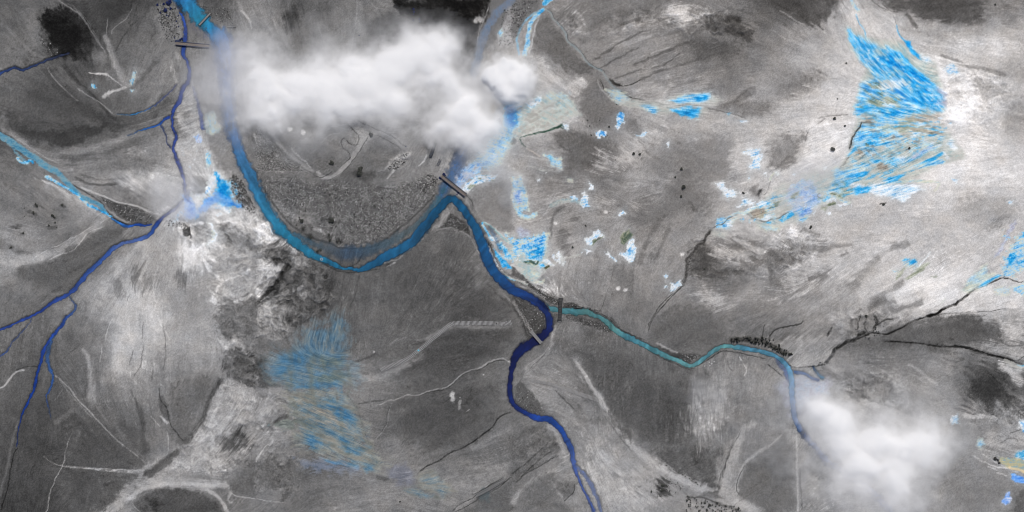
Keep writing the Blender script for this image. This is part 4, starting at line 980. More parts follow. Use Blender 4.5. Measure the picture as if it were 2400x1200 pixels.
flecks('d', PALE, .75, UPF, .62, 4, 4, 1.2, 3)
flecks('d', OLV, .7, '680,560 920,560 940,760 640,760', .45, 5, 5, 1.4, 4)
flecks('d', OLV, .5, '780,480 1000,560 1000,640 780,600', .6, 5, 5, 1.4, 5)
flecks('E', SH, .8, LOF, .12, 5, 4, 1.4, 6)
flecks('E', BR, .9, LOF, .42, 4, 4, 1.2, 7)
flecks('E', BR, .85, '300,560 700,500 900,560 640,900 300,900', .25, 4, 4, 1.0, 8)
flecks('E', PALE, .85, '700,560 1500,520 1560,900 1000,1100 600,1100', .5, 5, 4, .6, 9)
flecks('E', BRN, .7, '900,440 1480,440 1500,760 1000,760', .38, 6, 4, 1.4, 10)
flecks('E', BRN, .6, LOF, .62, 6, 4, 1.2, 11)
flecks('E', BR, .7, '0,1080 500,1000 1000,1000 1000,1190 100,1190', .4, 5, 4, 1.0, 12)
flecks('E', CRM, .5, '1400,500 1700,700 1640,1000 1300,1050', .1, 8, 6, 1.0, 13)
# the pale-and-blue run towards the middle
mineral('D', CRM, .8, '20,820 140,730 300,690 480,540 600,440 800,300 1000,300 1100,150 1400,120 1560,130 1660,0 1800,0 1800,560 1500,540 1300,620 1180,740 1100,830 900,850 700,960 480,930 420,820 280,740 60,900', 7, 6, 1, .05, .3, 1.4)
mineral('D', SH, .9, '1480,230 1560,160 1800,60 1800,180 1600,260 1560,330 1490,420 1460,470 1420,440 1460,330', 2.5, 3, 1.2, .12, .35, 1.6)
mineral('D', BR, .95, '1670,200 1740,175 1790,170 1780,190 1700,220', 1, 2, .8, -.2, .3, 1.4)
mineral('D', BR, .9, '1500,400 1600,370 1680,370 1720,470 1660,510 1570,440', 1.8, 3, .5, .05, .5, 2.6)
mineral('D', OLV, .9, '1480,450 1560,440 1660,500 1640,520 1540,500', 1, 2, 1, .1, .5, 1.4)
mineral('D', BRN, .8, '1660,350 1740,340 1760,470 1680,400', 2, 3, .5, .0, .5, 1.6)
mineral('D', SH, .85, '1560,240 1800,100', 1, 3, 1, .2, .4, 1.4, ln=9)
mineral('D', OLV, .7, '1530,390 1600,330 1700,300 1800,260', 1, 3, 1, .2, .4, 1.4, ln=9)
mineral('D', LIL, .65, '860,420 940,330 1060,240 1200,260 1300,340 1280,420 1330,470 1320,560 1250,620 1220,720 1100,780 1000,740 900,700 940,620 900,560 860,500', 4, 4, .8, .08, .35, 1.6)
mineral('D', LIL, .7, '1040,420 1140,380 1260,430 1340,480 1300,540 1200,560 1080,540', 3, 3, .3, .0, .55, 3)
mineral('D', LIL, .8, '1000,660 1080,620 1220,640 1180,730 1060,760 1000,710', 2, 3, .3, -.25, .5, 2.4)
mineral('D', BR, .95, '750,820 820,760 860,700 920,690 980,740 900,790 800,840', 1.6, 2, .7, -.12, .35, 1.4)
mineral('D', SH, .85, '1000,780 1100,740 1190,760 1180,810 1080,840', 2.5, 3, .4, .25, .35, 2)
mineral('D', OLV, .9, '910,480 960,440 1040,420 1010,470 950,520 920,520', 2, 3, .8, -.05, .5, 1.4)
mineral('D', OLV, .95, '600,680 650,600 740,550 780,545 720,620 660,670 560,720 480,770 500,700', 1.2, 2, 1, -.05, .5, .8)
mineral('D', BRN, .85, '340,700 460,640 560,650 580,700 480,780 400,770', 2, 3, .6, .1, .6, 1.6)
mineral('D', BR, .95, '520,590 560,560 630,555 620,580 550,605', .8, 1, .5, -.25, .2, .6)
mineral('D', BR, .95, '630,510 730,480 740,495 660,530', .8, 1.5, .5, -.05, .4, 1.4)
mineral('D', PALE, .95, '240,540 290,500 340,540 400,540 440,560 380,600 300,600 260,580', 2, 3, .3, .12, .4, 2.2)
mineral('D', PALE, .95, '430,580 520,540 620,540 560,620 440,620', 1.6, 2, .4, .1, .4, 1.8)
mineral('D', PALE, .9, '150,620 230,600 240,620 160,640', 1, 2, .2, .25, .3, 1.6)
mineral('D', PALE, .9, '240,710 330,650 400,600 440,640 340,700 280,730', 1.6, 2, .5, .0, .4, 1.6)
mineral('D', PALE, .8, '480,800 600,740 700,750 600,810 520,820', 2, 3, .4, .05, .4, 2)
mineral('D', BR, .8, '570,840 650,825 620,860 580,870', 1, 2, .4, .05, .3, 1.2)
mineral('D', CRM, .9, '640,690 740,620 860,600 920,650 820,740 700,780', 3, 3, .5, .2, .25, 1)
mineral('D', SH, .7, '440,830 520,880 740,900 740,950 540,950', 4, 4, .6, .3, .3, 1.4)
mineral('D', PALE, .9, '1020,790 1060,770 1100,800 1050,820', 1, 2, .2, .1, .4, 1.4)
mineral('D', SH, .75, '1440,500 1560,500 1700,560 1740,570', 1.5, 3, 1, .3, .3, 1.4, ln=8)
mineral('D', PALE, .9, '1420,520 1540,520 1560,560 1440,560', 1.6, 3, .4, .2, .4, 2.4)
mineral('D', OLV, .95, '1420,580 1560,575 1540,605 1420,610', 1, 2, 1, -.1, .4, 1)
mineral('D', PALE, .85, '1560,600 1680,570 1740,590 1620,625', 1, 2, .4, .3, .4, 1.6)
mineral('D', PALE, .85, '1280,690 1200,730 1240,750', 1, 3, .3, .3, .3, 1.6)
mineral('D', OLV, .6, '1340,600 1420,620 1400,690 1330,650', 2, 3, .6, .1, .4, 1.6)
mineral('D', PALE, .9, '1400,700 1480,690 1480,740 1430,750', 1, 2, .3, .3, .4, 1.8)
L('D', 2.6, 66, .7, '0,830 60,770 180,710 300,720 370,770 480,820 580,840 640,800 740,790 800,760 830,730 900,700', .5, 1, brk=.8)
mineral('D', SH, .8, '0,820 60,765 180,705 300,710 380,660 460,630', 1, 1, .4, .3, .3, .6, ln=5)
L('D', 2, 70, .6, '690,160 640,240 610,340 590,410 540,470', .5, 1.5, brk=.5)
mineral('D', SH, .8, '690,150 650,200 630,260', .8, 1, .4, .4, .2, .8, ln=4)
L('D', 2.4, 60, .7, '1700,0 1640,60 1560,150 1540,180', .5, 1, brk=.7)
L('D', 6, 40, .85, '510,380 480,420 460,470', .6, 2, brk=.4)
L('D', 2.2, 70, .6, '1380,520 1300,470 1340,440', .6, 3, brk=.3)
mineral('D', PALE, .9, '0,420 60,410 130,430 160,440 140,480 60,500 20,480', 1.6, 2, .3, .15, .4, 2)
mineral('D', PALE, .9, '340,70 380,20 440,0 470,40 440,90 370,110', 2, 3, .3, -.05, .4, 2)
spots('D', PALE, .9, '570,170 350,210 960,180 1400,80 730,170', 4, bias=.2)
mineral('g', PALE, .9, '1440,90 1500,80 1510,120 1580,150 1570,190 1520,190 1490,150', 1.6, 3, .2, .2, .4, 3)
mineral('g', SH, .85, '1430,400 1440,330 1490,320 1550,360 1530,410 1490,405', 2, 3, .4, .05, .35, 1.2)
mineral('g', PALE, .95, '1505,370 1540,355 1550,395 1515,400', 1, 2, .2, .3, .3, 1)
mineral('g', CRM, .7, '1400,420 1440,410 1520,420 1500,470 1420,470', 6, 4, .5, .1, .3, 1)
L('g', 2.4, 70, .8, '1410,405 1440,385 1480,380 1500,360 1530,330 1580,305', .5, 1.5, brk=.8)
MID = '20,800 300,680 480,540 640,440 860,420 1060,260 1300,300 1460,330 1500,540 1300,640 1100,830 760,850 480,860'
flecks('D', PALE, .85, '60,760 260,540 640,500 700,680 480,860 200,780', .32, 5, 4, .5, 14)
flecks('D', SH, .8, MID, .28, 6, 5, .8, 15)
flecks('D', BR, .85, MID, .58, 5, 4, .8, 16)
flecks('D', OLV, .7, '300,660 900,430 1000,560 560,800', .5, 5, 4, 1.2, 17)
flecks('D', PALE, .85, '1040,400 1340,400 1330,640 1000,760', .35, 5, 4, .3, 18)
flecks('D', CRM, .7, '860,380 1320,280 1340,600 900,620', .3, 6, 6, .6, 43)
flecks('D', BRN, .6, '1000,560 1380,380 1400,560 1000,700', .55, 5, 5, .6, 44)
flecks('D', PALE, .85, '1400,480 1790,540 1790,620 1400,640', .3, 4, 4, .5, 19)
mineral('h', CRM, .75, '440,-20 1060,-20 1080,30 1000,80 960,140 700,170 560,190 440,150 420,60', 8, 6, 1, .05, .3, 1.6)
mineral('h', SH, .8, '470,-20 700,-20 660,60 560,80 500,170 440,150', 4, 5, 1.2, .1, .35, 2)
mineral('h', BR, .9, '540,35 600,20 720,0 700,30 620,50 550,55', 1.6, 3, 1, -.1, .4, 1.6)
mineral('h', BR, .9, '590,130 640,110 730,120 690,150 610,165', 1.6, 3, 1, -.1, .4, 1.6)
mineral('h', BR, .85, '800,75 900,35 960,25 900,65 830,85', 1.4, 3, 1, -.05, .4, 1.8)
mineral('h', PALE, .9, '720,110 900,95 1060,115 1060,140 980,170 960,210 860,180 740,165', 2.4, 4, .6, .08, .35, 1.8)
mineral('h', SH, .7, '940,75 1150,75', 1, 2, .6, .3, .3, 1.4, ln=6)
flecks('h', BR, .8, '440,0 760,-20 1000,-20 900,120 560,180 440,140', .35, 5, 4, 1.2, 41)
flecks('h', OLV, .6, '440,40 900,-20 1000,80 500,180', .45, 5, 4, 1.2, 42)
flecks('h', PALE, .8, '560,90 1100,80 1180,140 960,210 640,170', .3, 5, 4, .8, 20)
flecks('h', BR, .85, '520,0 960,20 960,110 560,170', .35, 4, 4, .9, 21)
# scattered bright patches on the middle plain
mineral('g', PALE, .95, '540,80 570,110 570,135 545,135', 1, 2, .2, .15, .4, 2)
mineral('g', PALE, .95, '405,180 440,175 465,200 450,215 415,205', 1.2, 2, .2, .0, .4, 2)
mineral('g', PALE, .95, '480,200 510,165 540,180 535,230 560,260 500,270 480,240', 1.2, 2.4, .2, .1, .4, 2.2)
mineral('g', CRM, .5, '280,250 360,210 440,215 500,240', 3, 3, .8, -.3, .3, 1, ln=9)
mineral('g', PALE, .95, '740,320 760,290 790,265 800,300 770,325', 1, 2.4, .2, .25, .4, 3)
mineral('g', PALE, .97, '510,470 560,460 575,430 610,405 630,430 650,470 610,470 590,490 560,530 520,520', 1.2, 2.4, .2, .18, .4, 1.8)
mineral('g', PALE, .9, '505,545 530,550 560,575 530,580', 1, 2, .2, .3, .3, 1.6)
mineral('g', OLV, .85, '570,490 640,465 600,500 560,530', 1, 2, .4, -.2, .4, 1.6)
mineral('g', OLV, .85, '760,480 790,440 820,425 850,440 830,480 790,520 760,510', 2.4, 3, .8, -.15, .4, 1.4)
mineral('g', PALE, .95, '830,475 855,480 870,560 865,620 845,645 820,640 780,600 760,585 800,560', 1.4, 2.4, .2, .1, .45, 2.2)
mineral('g', PALE, .9, '640,575 670,570 740,630 735,645 690,610', 1.2, 2, .2, .1, .45, 2.4)
mineral('g', PALE, .9, '300,600 330,560 350,600 355,640 320,630', 1.2, 2.4, .2, .25, .4, 2.4)
mineral('g', CRM, .7, '240,690 300,650 400,610 480,590', 1.4, 2, .6, .3, .4, 1.8, ln=5)
mineral('g', PALE, .9, '1065,735 1085,725 1100,740 1085,755 1068,750', 1, 1.5, .2, .0, .4, 1.4)
mineral('g', PALE, .8, '1070,810 1090,808 1090,825 1072,826', 1, 1.5, .2, .0, .4, 1.4)
mineral('g', PALE, .85, '1120,790 1190,775 1195,810 1150,840 1105,865', 1.6, 2.4, .4, .05, .4, 2)
spots('g', PALE, .8, '240,12 190,68 500,155 490,575 355,660', 2.5, bias=.2)
mineral('g', SH, .6, '390,50 430,60 420,85 395,75', 3, 3, .4, .35, .3, 1.4)
# patches on sheet c
mineral('c', SH, .7, '660,630 760,640 830,690 790,730 740,730', 4, 4, .8, .2, .3, 1.4)
mineral('c', CRM, .75, '740,700 860,700 1060,720 1300,740 1400,760 1300,840 1160,800 1000,800 880,760 780,750', 5, 5, 1, .1, .3, 1.4)
mineral('c', CRM, .75, '1050,715 1180,660 1380,650 1480,700 1440,740 1300,735 1160,735', 3, 4, 1, .2, .3, 1.4)
mineral('c', SH, .95, '1100,710 1200,670 1310,655 1410,655 1400,700 1340,720 1200,730', 2.4, 3, 1, .05, .36, 1.4)
mineral('c', BR, .95, '1270,690 1350,670 1390,680 1350,710 1290,710', 1.6, 2, .6, -.12, .4, 1.8)
mineral('c', BR, .88, '1110,765 1200,750 1310,755 1310,830 1220,835 1160,800', 2.4, 4, 1.2, .0, .45, 2.2)
mineral('c', SH, .8, '890,730 960,730 1040,770 1020,810 960,780', 2.4, 4, 1, .05, .45, 2.2)
mineral('c', PALE, .95, '730,810 760,785 795,810 795,860 760,880 740,905 725,880', 1.6, 3, .3, -.05, .45, 2)
mineral('c', PALE, .95, '585,930 620,925 665,935 660,965 600,970', 1.2, 2.4, .3, -.05, .45, 1.8)
mineral('c', PALE, .85, '870,940 900,950 920,925 950,930 940,965 880,960', 1.4, 2.4, .3, .05, .45, 2)
mineral('c', PALE, .85, '1580,850 1640,840 1660,855 1610,865', 1.2, 2, .8, .1, .45, 1.8)
mineral('c', SH, .8, '1500,790 1550,795 1530,815', 1.4, 2, .8, .05, .45, 1.8)
mineral('c', PALE, .85, '1085,1010 1110,990 1105,1030 1090,1040', 1, 2, .3, .2, .4, 2)
mineral('c', PALE, .9, '1630,1060 1750,1040 1760,1110 1740,1190 1670,1180 1690,1120 1640,1090', 2, 4, .3, .05, .5, 3.4)
mineral('c', SH, .7, '220,1090 280,1100 350,1110 340,1180 280,1160', 3, 4, .9, .15, .4, 1.8)
mineral('c', BR, .7, '230,1100 280,1100 310,1130 280,1140', 2, 3, .7, .15, .3, 1.4)
# head of the side valley beside the small cloud
mineral('A', CRM, .9, '620,260 860,240 1020,160 1240,100 1500,120 1580,200 1640,300 1620,420 1440,500 1300,620 1100,660 860,700 800,740 700,900 640,1060 500,1150 340,1100 100,1190 160,1060 360,900 480,700 560,560 600,400', 5, 5, .8, .02, .3, 1.2)
mineral('A', PALE, .85, '900,240 1020,170 1140,140 1140,200 1080,280 960,330 900,320', 3, 3, .4, .1, .35, 1.6)
mineral('A', SH, .8, '1180,110 1360,110 1510,130 1500,160 1380,210 1240,220', 3, 3, .6, .32, .25, 1.2)
mineral('A', CRM, .95, '940,400 1100,300 1300,280 1340,340 1300,500 1200,600 1000,660 880,680 920,520', 4, 4, .8, .2, .25, .8)
mineral('A', SH, .95, '600,340 680,240 780,240 860,280 860,420 800,480 820,560 760,620 720,700 660,690 620,560', 3, 3, .2, -.02, .5, 2.2)
mineral('A', BR, .97, '640,280 740,250 780,300 780,440 780,540 740,600 700,540 660,600 700,690 640,620 630,480 620,380', 2, 3, .2, -.22, .4, 2.2)
mineral('A', BRN, .9, '480,440 560,430 600,540 560,560 500,500', 2, 3, .4, .1, .4, 1.6)
mineral('A', BRN, .8, '420,180 600,150 640,200 560,320 440,400 400,300', 5, 5, .5, .35, .4, 1.4)
mineral('A', SH, .8, '420,860 560,700 660,720 640,860 560,1060 400,1130 240,1100', 4, 5, .3, .15, .45, 1.8)
mineral('A', BR, .8, '440,960 480,900 500,960 600,900 620,960 500,1010', 3, 4, .3, .1, .4, 2)
mineral('A', BR, .9, '110,1190 140,1080 240,1100 300,1160 200,1190', 2, 4, .2, .05, .6, 2.6)
mineral('A', CRM, .8, '760,860 700,780 660,860', 1.4, 3, .3, .2, .4, 1.6)
PG('A', 96, .9, '680,800 740,730 790,790 760,830 720,850', 1.6, 2, .5)
mineral('A', SH, .75, '1140,960 1240,980 1340,1040 1430,1030 1420,1160 1300,1080', 2.4, 4, .8, .25, .4, 1.8)
mineral('A', BR, .7, '1200,980 1260,1000 1310,1050 1260,1050', 2, 3, .5, .05, .3, 1.2)
mineral('A', CRM, .6, '1000,1130 1140,1160 1420,1190 1100,1195', 2, 4, .8, .2, .3, 1.4)
mineral('A', PALE, .85, '1430,540 1530,570 1530,620 1460,620 1420,580', 1.4, 2, .3, .1, .45, 1.8)
L('A', [2.2, 6], (30, 62, 48), .92, '820,740 900,710 1000,690 1120,660 1200,650 1300,610 1360,590 1430,545', .5, 1, brk=.9)
L('A', [4, 2], (26, 58, 46), .92, '820,750 850,800 880,840 920,875', .5, 1, brk=.9)
L('A', 4, (30, 52, 42), .8, '1360,600 1420,560 1450,600 1400,590', .6, 2, brk=.6)
L('A', 2, (190, 180, 170), .7, '930,880 1030,950 1120,1010', .5, 1)
flecks('A', SH, .85, '430,700 640,560 720,720 620,1000 420,1160 60,1190 200,1020 340,880', -.1, 8, 6, .3, 61)
mineral('A', SH, .75, '520,700 680,700 660,860 640,1000 540,1100 380,1180 200,1190 120,1160 260,1000 400,860', 7, 7, .3, .12, .4, 1.8)
flecks('A', BR, .85, '440,760 620,640 660,760 560,1020 300,1140 100,1190 260,980', .3, 7, 6, .3, 62)
mineral('f', PALE, .9, '1440,150 1480,80 1560,30 1700,20 1690,60 1580,90 1500,140', 2.4, 5, .8, .15, .5, 2)
flecks('f', OLV, .85, '1470,140 1560,50 1700,20 1690,70 1560,110', .1, 3, 4, 1.4, 63)
flecks('f', BR, .85, '1380,60 1480,-20 1620,-20 1500,90 1420,150', .2, 4, 4, .5, 64)
mineral('f', LIL, .6, '1380,100 1420,-20 1560,-80 1620,-40 1500,60 1430,140', 5, 5, .3, .1, .4, 1.6)
# below it, to the right of the dark river bend
mineral('B', CRM, .9, '330,600 440,460 380,280 500,320 700,340 860,300 1000,280 1000,600 980,760 860,880 800,960 700,950 620,880 560,780 480,680', 4, 4, .6, .05, .3, 1.6)
mineral('B', BR, .95, '270,400 340,410 440,560 480,640 400,620 340,540 280,480', 2, 3, .4, .05, .5, 2.2)
mineral('B', BR, .97, '230,500 300,580 380,660 440,720 480,780 430,790 360,760 310,680 260,600', 1.8, 2, .5, -.15, .35, 1.4)
mineral('B', SH, .95, '380,290 500,330 640,340 840,320 980,280 990,460 940,640 860,700 680,640 640,580 500,600 470,440', 3, 4, .2, .02, .5, 2.6)
mineral('B', BR, .97, '690,520 780,440 880,440 960,460 900,600 780,660 680,620', 2, 3, .2, -.12, .5, 2.6)
mineral('B', LIL, .6, '540,200 640,190 760,310 560,330', 6, 5, .3, .3, .3, 1)
mineral('B', (CRM), .95, '600,740 760,750 900,800 860,880 780,960 680,920 620,840', 3, 3, .5, -.12, .35, 1)
mineral('B', SH, .8, '740,800 860,820 820,880 760,850', 3, 3, .3, .3, .3, 1.2)
mineral('B', BR, .95, '860,710 940,710 940,760 880,770', 1.4, 2, .2, .0, .4, 1.4)
PG('B', (24, 52, 40), .95, '650,690 740,670 800,690 850,670 850,720 780,720 700,715', 1.4, 2, .4)
L('B', 5, (60, 62, 40), .9, '930,780 990,750 1050,710', .6, 1, brk=.5)
L('B', 2.2, (200, 205, 180), .8, '680,700 740,710 780,740 840,730 860,700', .5, 1)
L('B', 3, (150, 190, 190), .9, '60,130 100,130 200,200 300,290 380,370 420,400', .5, .6)
mineral('B', BR, .85, '60,140 90,200 140,280 200,380', .8, 1, .3, .2, .4, .8, ln=5)
mineral('B', PALE, .85, '130,440 180,560 230,650 280,740', .8, 1.5, .3, .1, .5, 1.6, ln=5)
mineral('B', PALE, .85, '180,340 300,330 280,400 220,390', 1.4, 2, .2, .1, .6, 3)
mineral('B', BR, .8, '370,880 430,910 520,940', .8, 1, .3, .1, .4, 1, ln=4)
mineral('B', CRM, .8, '330,820 440,900 560,950 700,1000', 1, 2, .3, .2, .5, 1.6, ln=4)
mineral('B', SH, .7, '790,970 940,930 900,990 820,1000', 2, 3, .4, .4, .3, 1.4)
mineral('B', SH, .8, '560,0 640,50 740,50 820,0', 2, 3, .4, .3, .3, 1, ln=9)
PG('B', 70, .5, '500,320 700,340 520,360', 2, 3)
mineral('g', SH, .85, '0,40 60,40 110,180 120,280 60,300 20,250 0,200', 3, 4, .3, .2, .45, 2)
mineral('g', LIL, .8, '10,150 60,140 70,220 30,230', 2, 3, .2, .0, .5, 2)
mineral('g', SH, .7, '20,260 70,310 140,320 150,300', 1.6, 2, .4, .1, .3, .8, ln=7)
LAC = '240,400 380,290 640,340 980,280 1000,600 900,760 640,680 480,700 300,600'
flecks('B', SH, .8, LAC, .2, 4, 4, .3, 22)
flecks('B', PALE, .85, LAC, .42, 4, 4, .3, 23)
flecks('B', BR, .9, LAC, .45, 4, 4, .3, 24)
flecks('B', BRN, .7, '260,400 500,640 620,720 440,560', .4, 4, 4, .3, 25)
flecks('B', PALE, .8, '960,560 1200,560 1240,700 1000,760 820,860', .4, 4, 4, .6, 26)
flecks('A', [(150, 146, 140), (170, 168, 162)], .55, '620,260 1500,120 1640,420 1100,660 760,740', .2, 10, 8, 1.4, 51)
flecks('A', [(214, 216, 212), (196, 210, 208)], .5, '820,260 1500,120 1600,380 1300,600 860,700', .3, 10, 8, 1.2, 52)
flecks('A', SH, .45, '1180,110 1520,110 1620,400 1440,460 1300,300', .35, 8, 8, 1.2, 53)
flecks('A', PALE, .7, '420,720 640,620 700,760 600,1060 400,1130 260,1080', .2, 6, 5, .3, 27)
flecks('A', SH, .7, '480,460 900,260 1000,300 820,720 620,720', .35, 6, 5, .3, 28)
flecks('A', CRM, .6, '1300,160 1700,300 1700,420 1400,560 1260,560', .15, 8, 6, 1.0, 29)
flecks('g', PALE, .8, '0,40 80,60 120,240 60,300 0,240', .3, 4, 4, .3, 30)
# small blue places on the left
mineral('F', PALE, .8, '600,240 700,60 760,0 820,60 860,120 740,240 660,340 560,400 470,420 420,330 470,330 600,330', 4, 6, .5, .25, .4, 2)
mineral('F', BR, .97, '730,0 780,40 820,120 900,140 960,220 980,320 1000,420 940,420 860,420 780,340 750,290 780,240 740,100', 2, 3, .2, -.12, .5, 2.4)
flecks('F', BR, .9, '680,60 1100,180 1120,520 720,520 640,300', .15, 6, 5, .3, 71)
mineral('F', BR, .97, '790,220 880,180 960,220 900,320 1000,400 960,410 860,400 800,340 780,290', 1.6, 3, .2, -.3, .35, 1.8)
mineral('F', BR, .85, '1010,260 1060,270 1080,320 1040,330', 1.4, 2.4, .2, -.05, .5, 2.6)
mineral('F', [(20, 90, 160), (30, 110, 180), (90, 140, 180), (150, 160, 170)], .9, '820,440 900,440 1000,450 1110,490 1080,520 960,500 860,470', 1.4, 2, .8, -.05, .5, 1.6)
mineral('F', LIL, .9, '500,560 560,480 640,380 700,350 820,400 800,450 700,480 640,560 560,600 500,620', 3, 4, .3, .02, .35, 1.2)
mineral('F', PALE, .8, '680,480 800,480 900,520 990,560 940,600 860,570 760,540', 2.4, 3, .3, .15, .4, 2)
mineral('F', PALE, .9, '600,330 620,230 680,190 690,240 640,330', 1, 3, .3, .0, .6, 2.4)
mineral('F', [(40, 110, 205), (70, 150, 226), (120, 178, 236)], .7, '760,300 840,330 980,400 1120,480 1100,520 900,500 760,420 640,500 540,580 500,540 620,400', 4, 5, .3, .0, .4, 2)
mineral('F', LIL, .95, '270,340 340,330 420,400 450,480 520,600 510,680 450,680 340,690 300,600 320,480', 3, 3, .2, -.05, .3, 1.2)
mineral('F', BR, .95, '440,600 520,620 510,670 470,690', 1.6, 2, .2, -.1, .3, 1)
mineral('F', PALE, .85, '130,770 180,640 290,540 300,600 220,700', 1.4, 3, .3, .05, .5, 2.4)
mineral('F', PALE, .95, '600,1060 690,980 710,860 690,800 600,730 700,730 740,820 780,900 740,1020 640,1060', 1.6, 3, .3, .32, .25, 1.4)
mineral('F', SH, .6, '690,860 720,830 740,900 710,980', 2, 2, .3, .4, .2, 1)
mineral('F', PALE, .95, '1480,790 1520,820 1550,880', .8, 1, .3, .3, .3, 1, ln=3.5)
B('F', 6, 4, 0, 236, .9, '430,1040 550,740 400,1100 460,1120 270,800', 1)
PG('a', (170, 188, 190), .7, '1440,800 1490,780 1550,900 1540,940 1480,950 1440,900', 2, 5, .8)
mineral('a', SH, .6, '1440,820 1500,800 1550,900 1500,950', 3, 5, .5, .35, .4, 3)
mineral('a', LIL, .85, '1370,960 1400,950 1420,1000 1390,1005', 2.4, 3, .3, .1, .4, 2)
mineral('a', BR, .85, '1460,1080 1480,1075 1480,1160 1450,1170', 2.4, 4, .5, .15, .4, 2)
mineral('a', BR, .85, '640,595 665,590 680,620 650,615', .8, 2, .3, .05, .5, 2)
mineral('a', SH, .7, '950,490 960,540 930,600 915,590 930,540', 1.2, 2, 1, .05, .4, 1.6)
mineral('a', BR, .8, '915,630 945,630 930,645', .8, 1.5, .3, .05, .5, 1.4)
L('a', 4, (24, 40, 84), .7, '1240,285 1270,290', .7, 2)
# streaks of water on the braided plain at the left
SB = [(58, 124, 158), (84, 144, 172), (112, 156, 172), (130, 148, 152), (120, 122, 120)]
mineral('a', SB, .9, '0,950 60,985 140,1040 220,1090 300,1150 390,1200', 1, 1.5, .8, -.05, .3, .8, ln=15)
mineral('e', SB, .9, '290,-40 400,10 440,50 500,110 560,170 640,210 700,240 740,290', 1, 1.5, .8, -.05, .3, .8, ln=[13, 9])
mineral('a', SB, .8, '60,1010 130,1080 200,1140', 1, 3, .8, .1, .4, 2, ln=7)
mineral('e', BR, .9, '330,40 400,80 520,150 600,220 700,280 780,320', 1, 3, .4, .05, .5, 2, ln=6)
mineral('a', BR, .9, '130,1110 160,1140 210,1130 230,1150', 1, 3, .4, .0, .4, 2, ln=6)
# muted blue fan under the ridge, lower middle
mineral('j', MUT, .62, '80,180 120,110 200,60 300,-20 400,-80 540,-180 600,-140 600,-40 620,60 640,150 680,220 700,300 640,340 660,400 560,350 400,340 260,330 150,300 100,260', 24, 26, 1.2, -.1, .3, 1.2)
mineral('f', MUT, .4, '330,1190 420,1090 540,1050 600,1000 620,1060 620,1190', 20, 20, 1.2, -.02, .3, 1.2)
mineral('j', MUT, .6, '110,180 200,100 330,60 420,90 300,180 180,260 130,250', 10, 6, 1.2, -.25, .3, 1.2)
mineral('j', OLM, .6, '440,130 540,110 600,140 560,180 480,170', 5, 5, 1.2, -.1, .5, 2)
mineral('j', OLM, .65, '400,250 560,220 640,230 600,270 440,280', 4, 5, 1.2, -.15, .5, 2)
mineral('j', MUT, .7, '260,310 360,290 480,290 580,280 560,330 420,340 300,330', 4, 4, 1.2, -.28, .25, 1.2)
mineral('j', MCR, .7, '180,400 300,340 520,340 640,370 700,440 735,540 740,620 800,700 860,780 900,860 880,910 760,900 640,850 500,820 380,760 270,700 300,600 260,520', 16, 24, 1.3, .05, .4, 1.5)
mineral('j', MUT, .8, '430,440 540,400 640,480 720,560 700,600 600,560 520,520', 4, 5, 1.2, -.1, .45, 2.2)
mineral('j', MUT, .8, '570,680 620,640 680,740 780,760 720,800 620,780', 3, 4, 1.2, -.1, .45, 2)
mineral('j', MUT, .8, '360,620 460,640 480,720 400,800 330,700', 4, 5, 1.2, .0, .45, 2.2)
mineral('j', MUT, .85, '440,810 560,840 660,850 720,870 720,900 620,880 500,850', 2.4, 3, 1.2, -.15, .35, 1.8)
mineral('j', MUT, .8, '740,860 840,860 820,920 760,925', 2.4, 4, .8, .02, .4, 2)
mineral('j', BRN, .5, '340,490 500,470 640,600 560,570 420,500', 4, 6, 1.3, -.1, .5, 2)
mineral('j', OLM, .55, '100,570 240,530 360,560 440,600 340,600 200,610', 5, 8, 1.2, -.2, .4, 2)
mineral('j', [(70, 110, 160), (100, 125, 160), (125, 136, 156), (130, 136, 146)], .6, '270,840 460,830 640,870 720,920 600,910 400,910', 12, 8, .8, .1, .3, 1.4)
mineral('j', [(84, 94, 118), (104, 110, 128), (118, 120, 130)], .45, '920,900 1040,860 1120,920 1100,1020 1000,1020 940,960', 8, 8, .6, .0, .3, 1.2)
mineral('j', MCR, .6, '1120,960 1240,900 1360,1000 1400,1060 1320,1110 1180,1050', 6, 8, 1, .1, .35, 1.6)
mineral('j', MUT, .6, '1020,1050 1140,1020 1240,1080 1330,1100 1280,1110 1140,1090', 3, 5, .8, .1, .35, 2)
mineral('p', [(60, 84, 96), (78, 92, 98), (92, 98, 98)], .6, '1120,1158 1138,1142 1150,1152 1146,1178 1130,1174', 4, 3, .6, .1, .35, 1.4)
flecks('j', MUT, .6, '100,180 560,0 640,260 740,600 880,860 700,880 300,740 260,360', .25, 10, 8, 1.4, 31)
flecks('j', [(96, 106, 100), (118, 118, 108), (84, 92, 88)], .55, '240,60 640,100 740,560 880,860 300,740 180,420', .3, 10, 8, 1.4, 32)
flecks('j', OLM, .5, '380,60 660,100 660,300 380,300', .35, 8, 8, 1.2, 33)
flecks('F', PALE, .8, '100,600 300,540 600,560 1000,540 1040,600 700,640 300,760 120,780', .35, 5, 4, .4, 34)
flecks('F', BR, .85, '640,180 1100,200 1080,480 700,480', .5, 5, 4, .3, 35)
flecks('a', PALE, .6, '1280,1000 1500,960 1500,1200 1300,1200', .35, 6, 5, .6, 36)
flecks('h', SH, .8, '1640,420 1800,420 1800,760 1640,740', .25, 6, 5, .8, 37)
flecks('h', BR, .85, '1660,440 1800,440 1800,680 1660,700', .5, 4, 4, .8, 38)
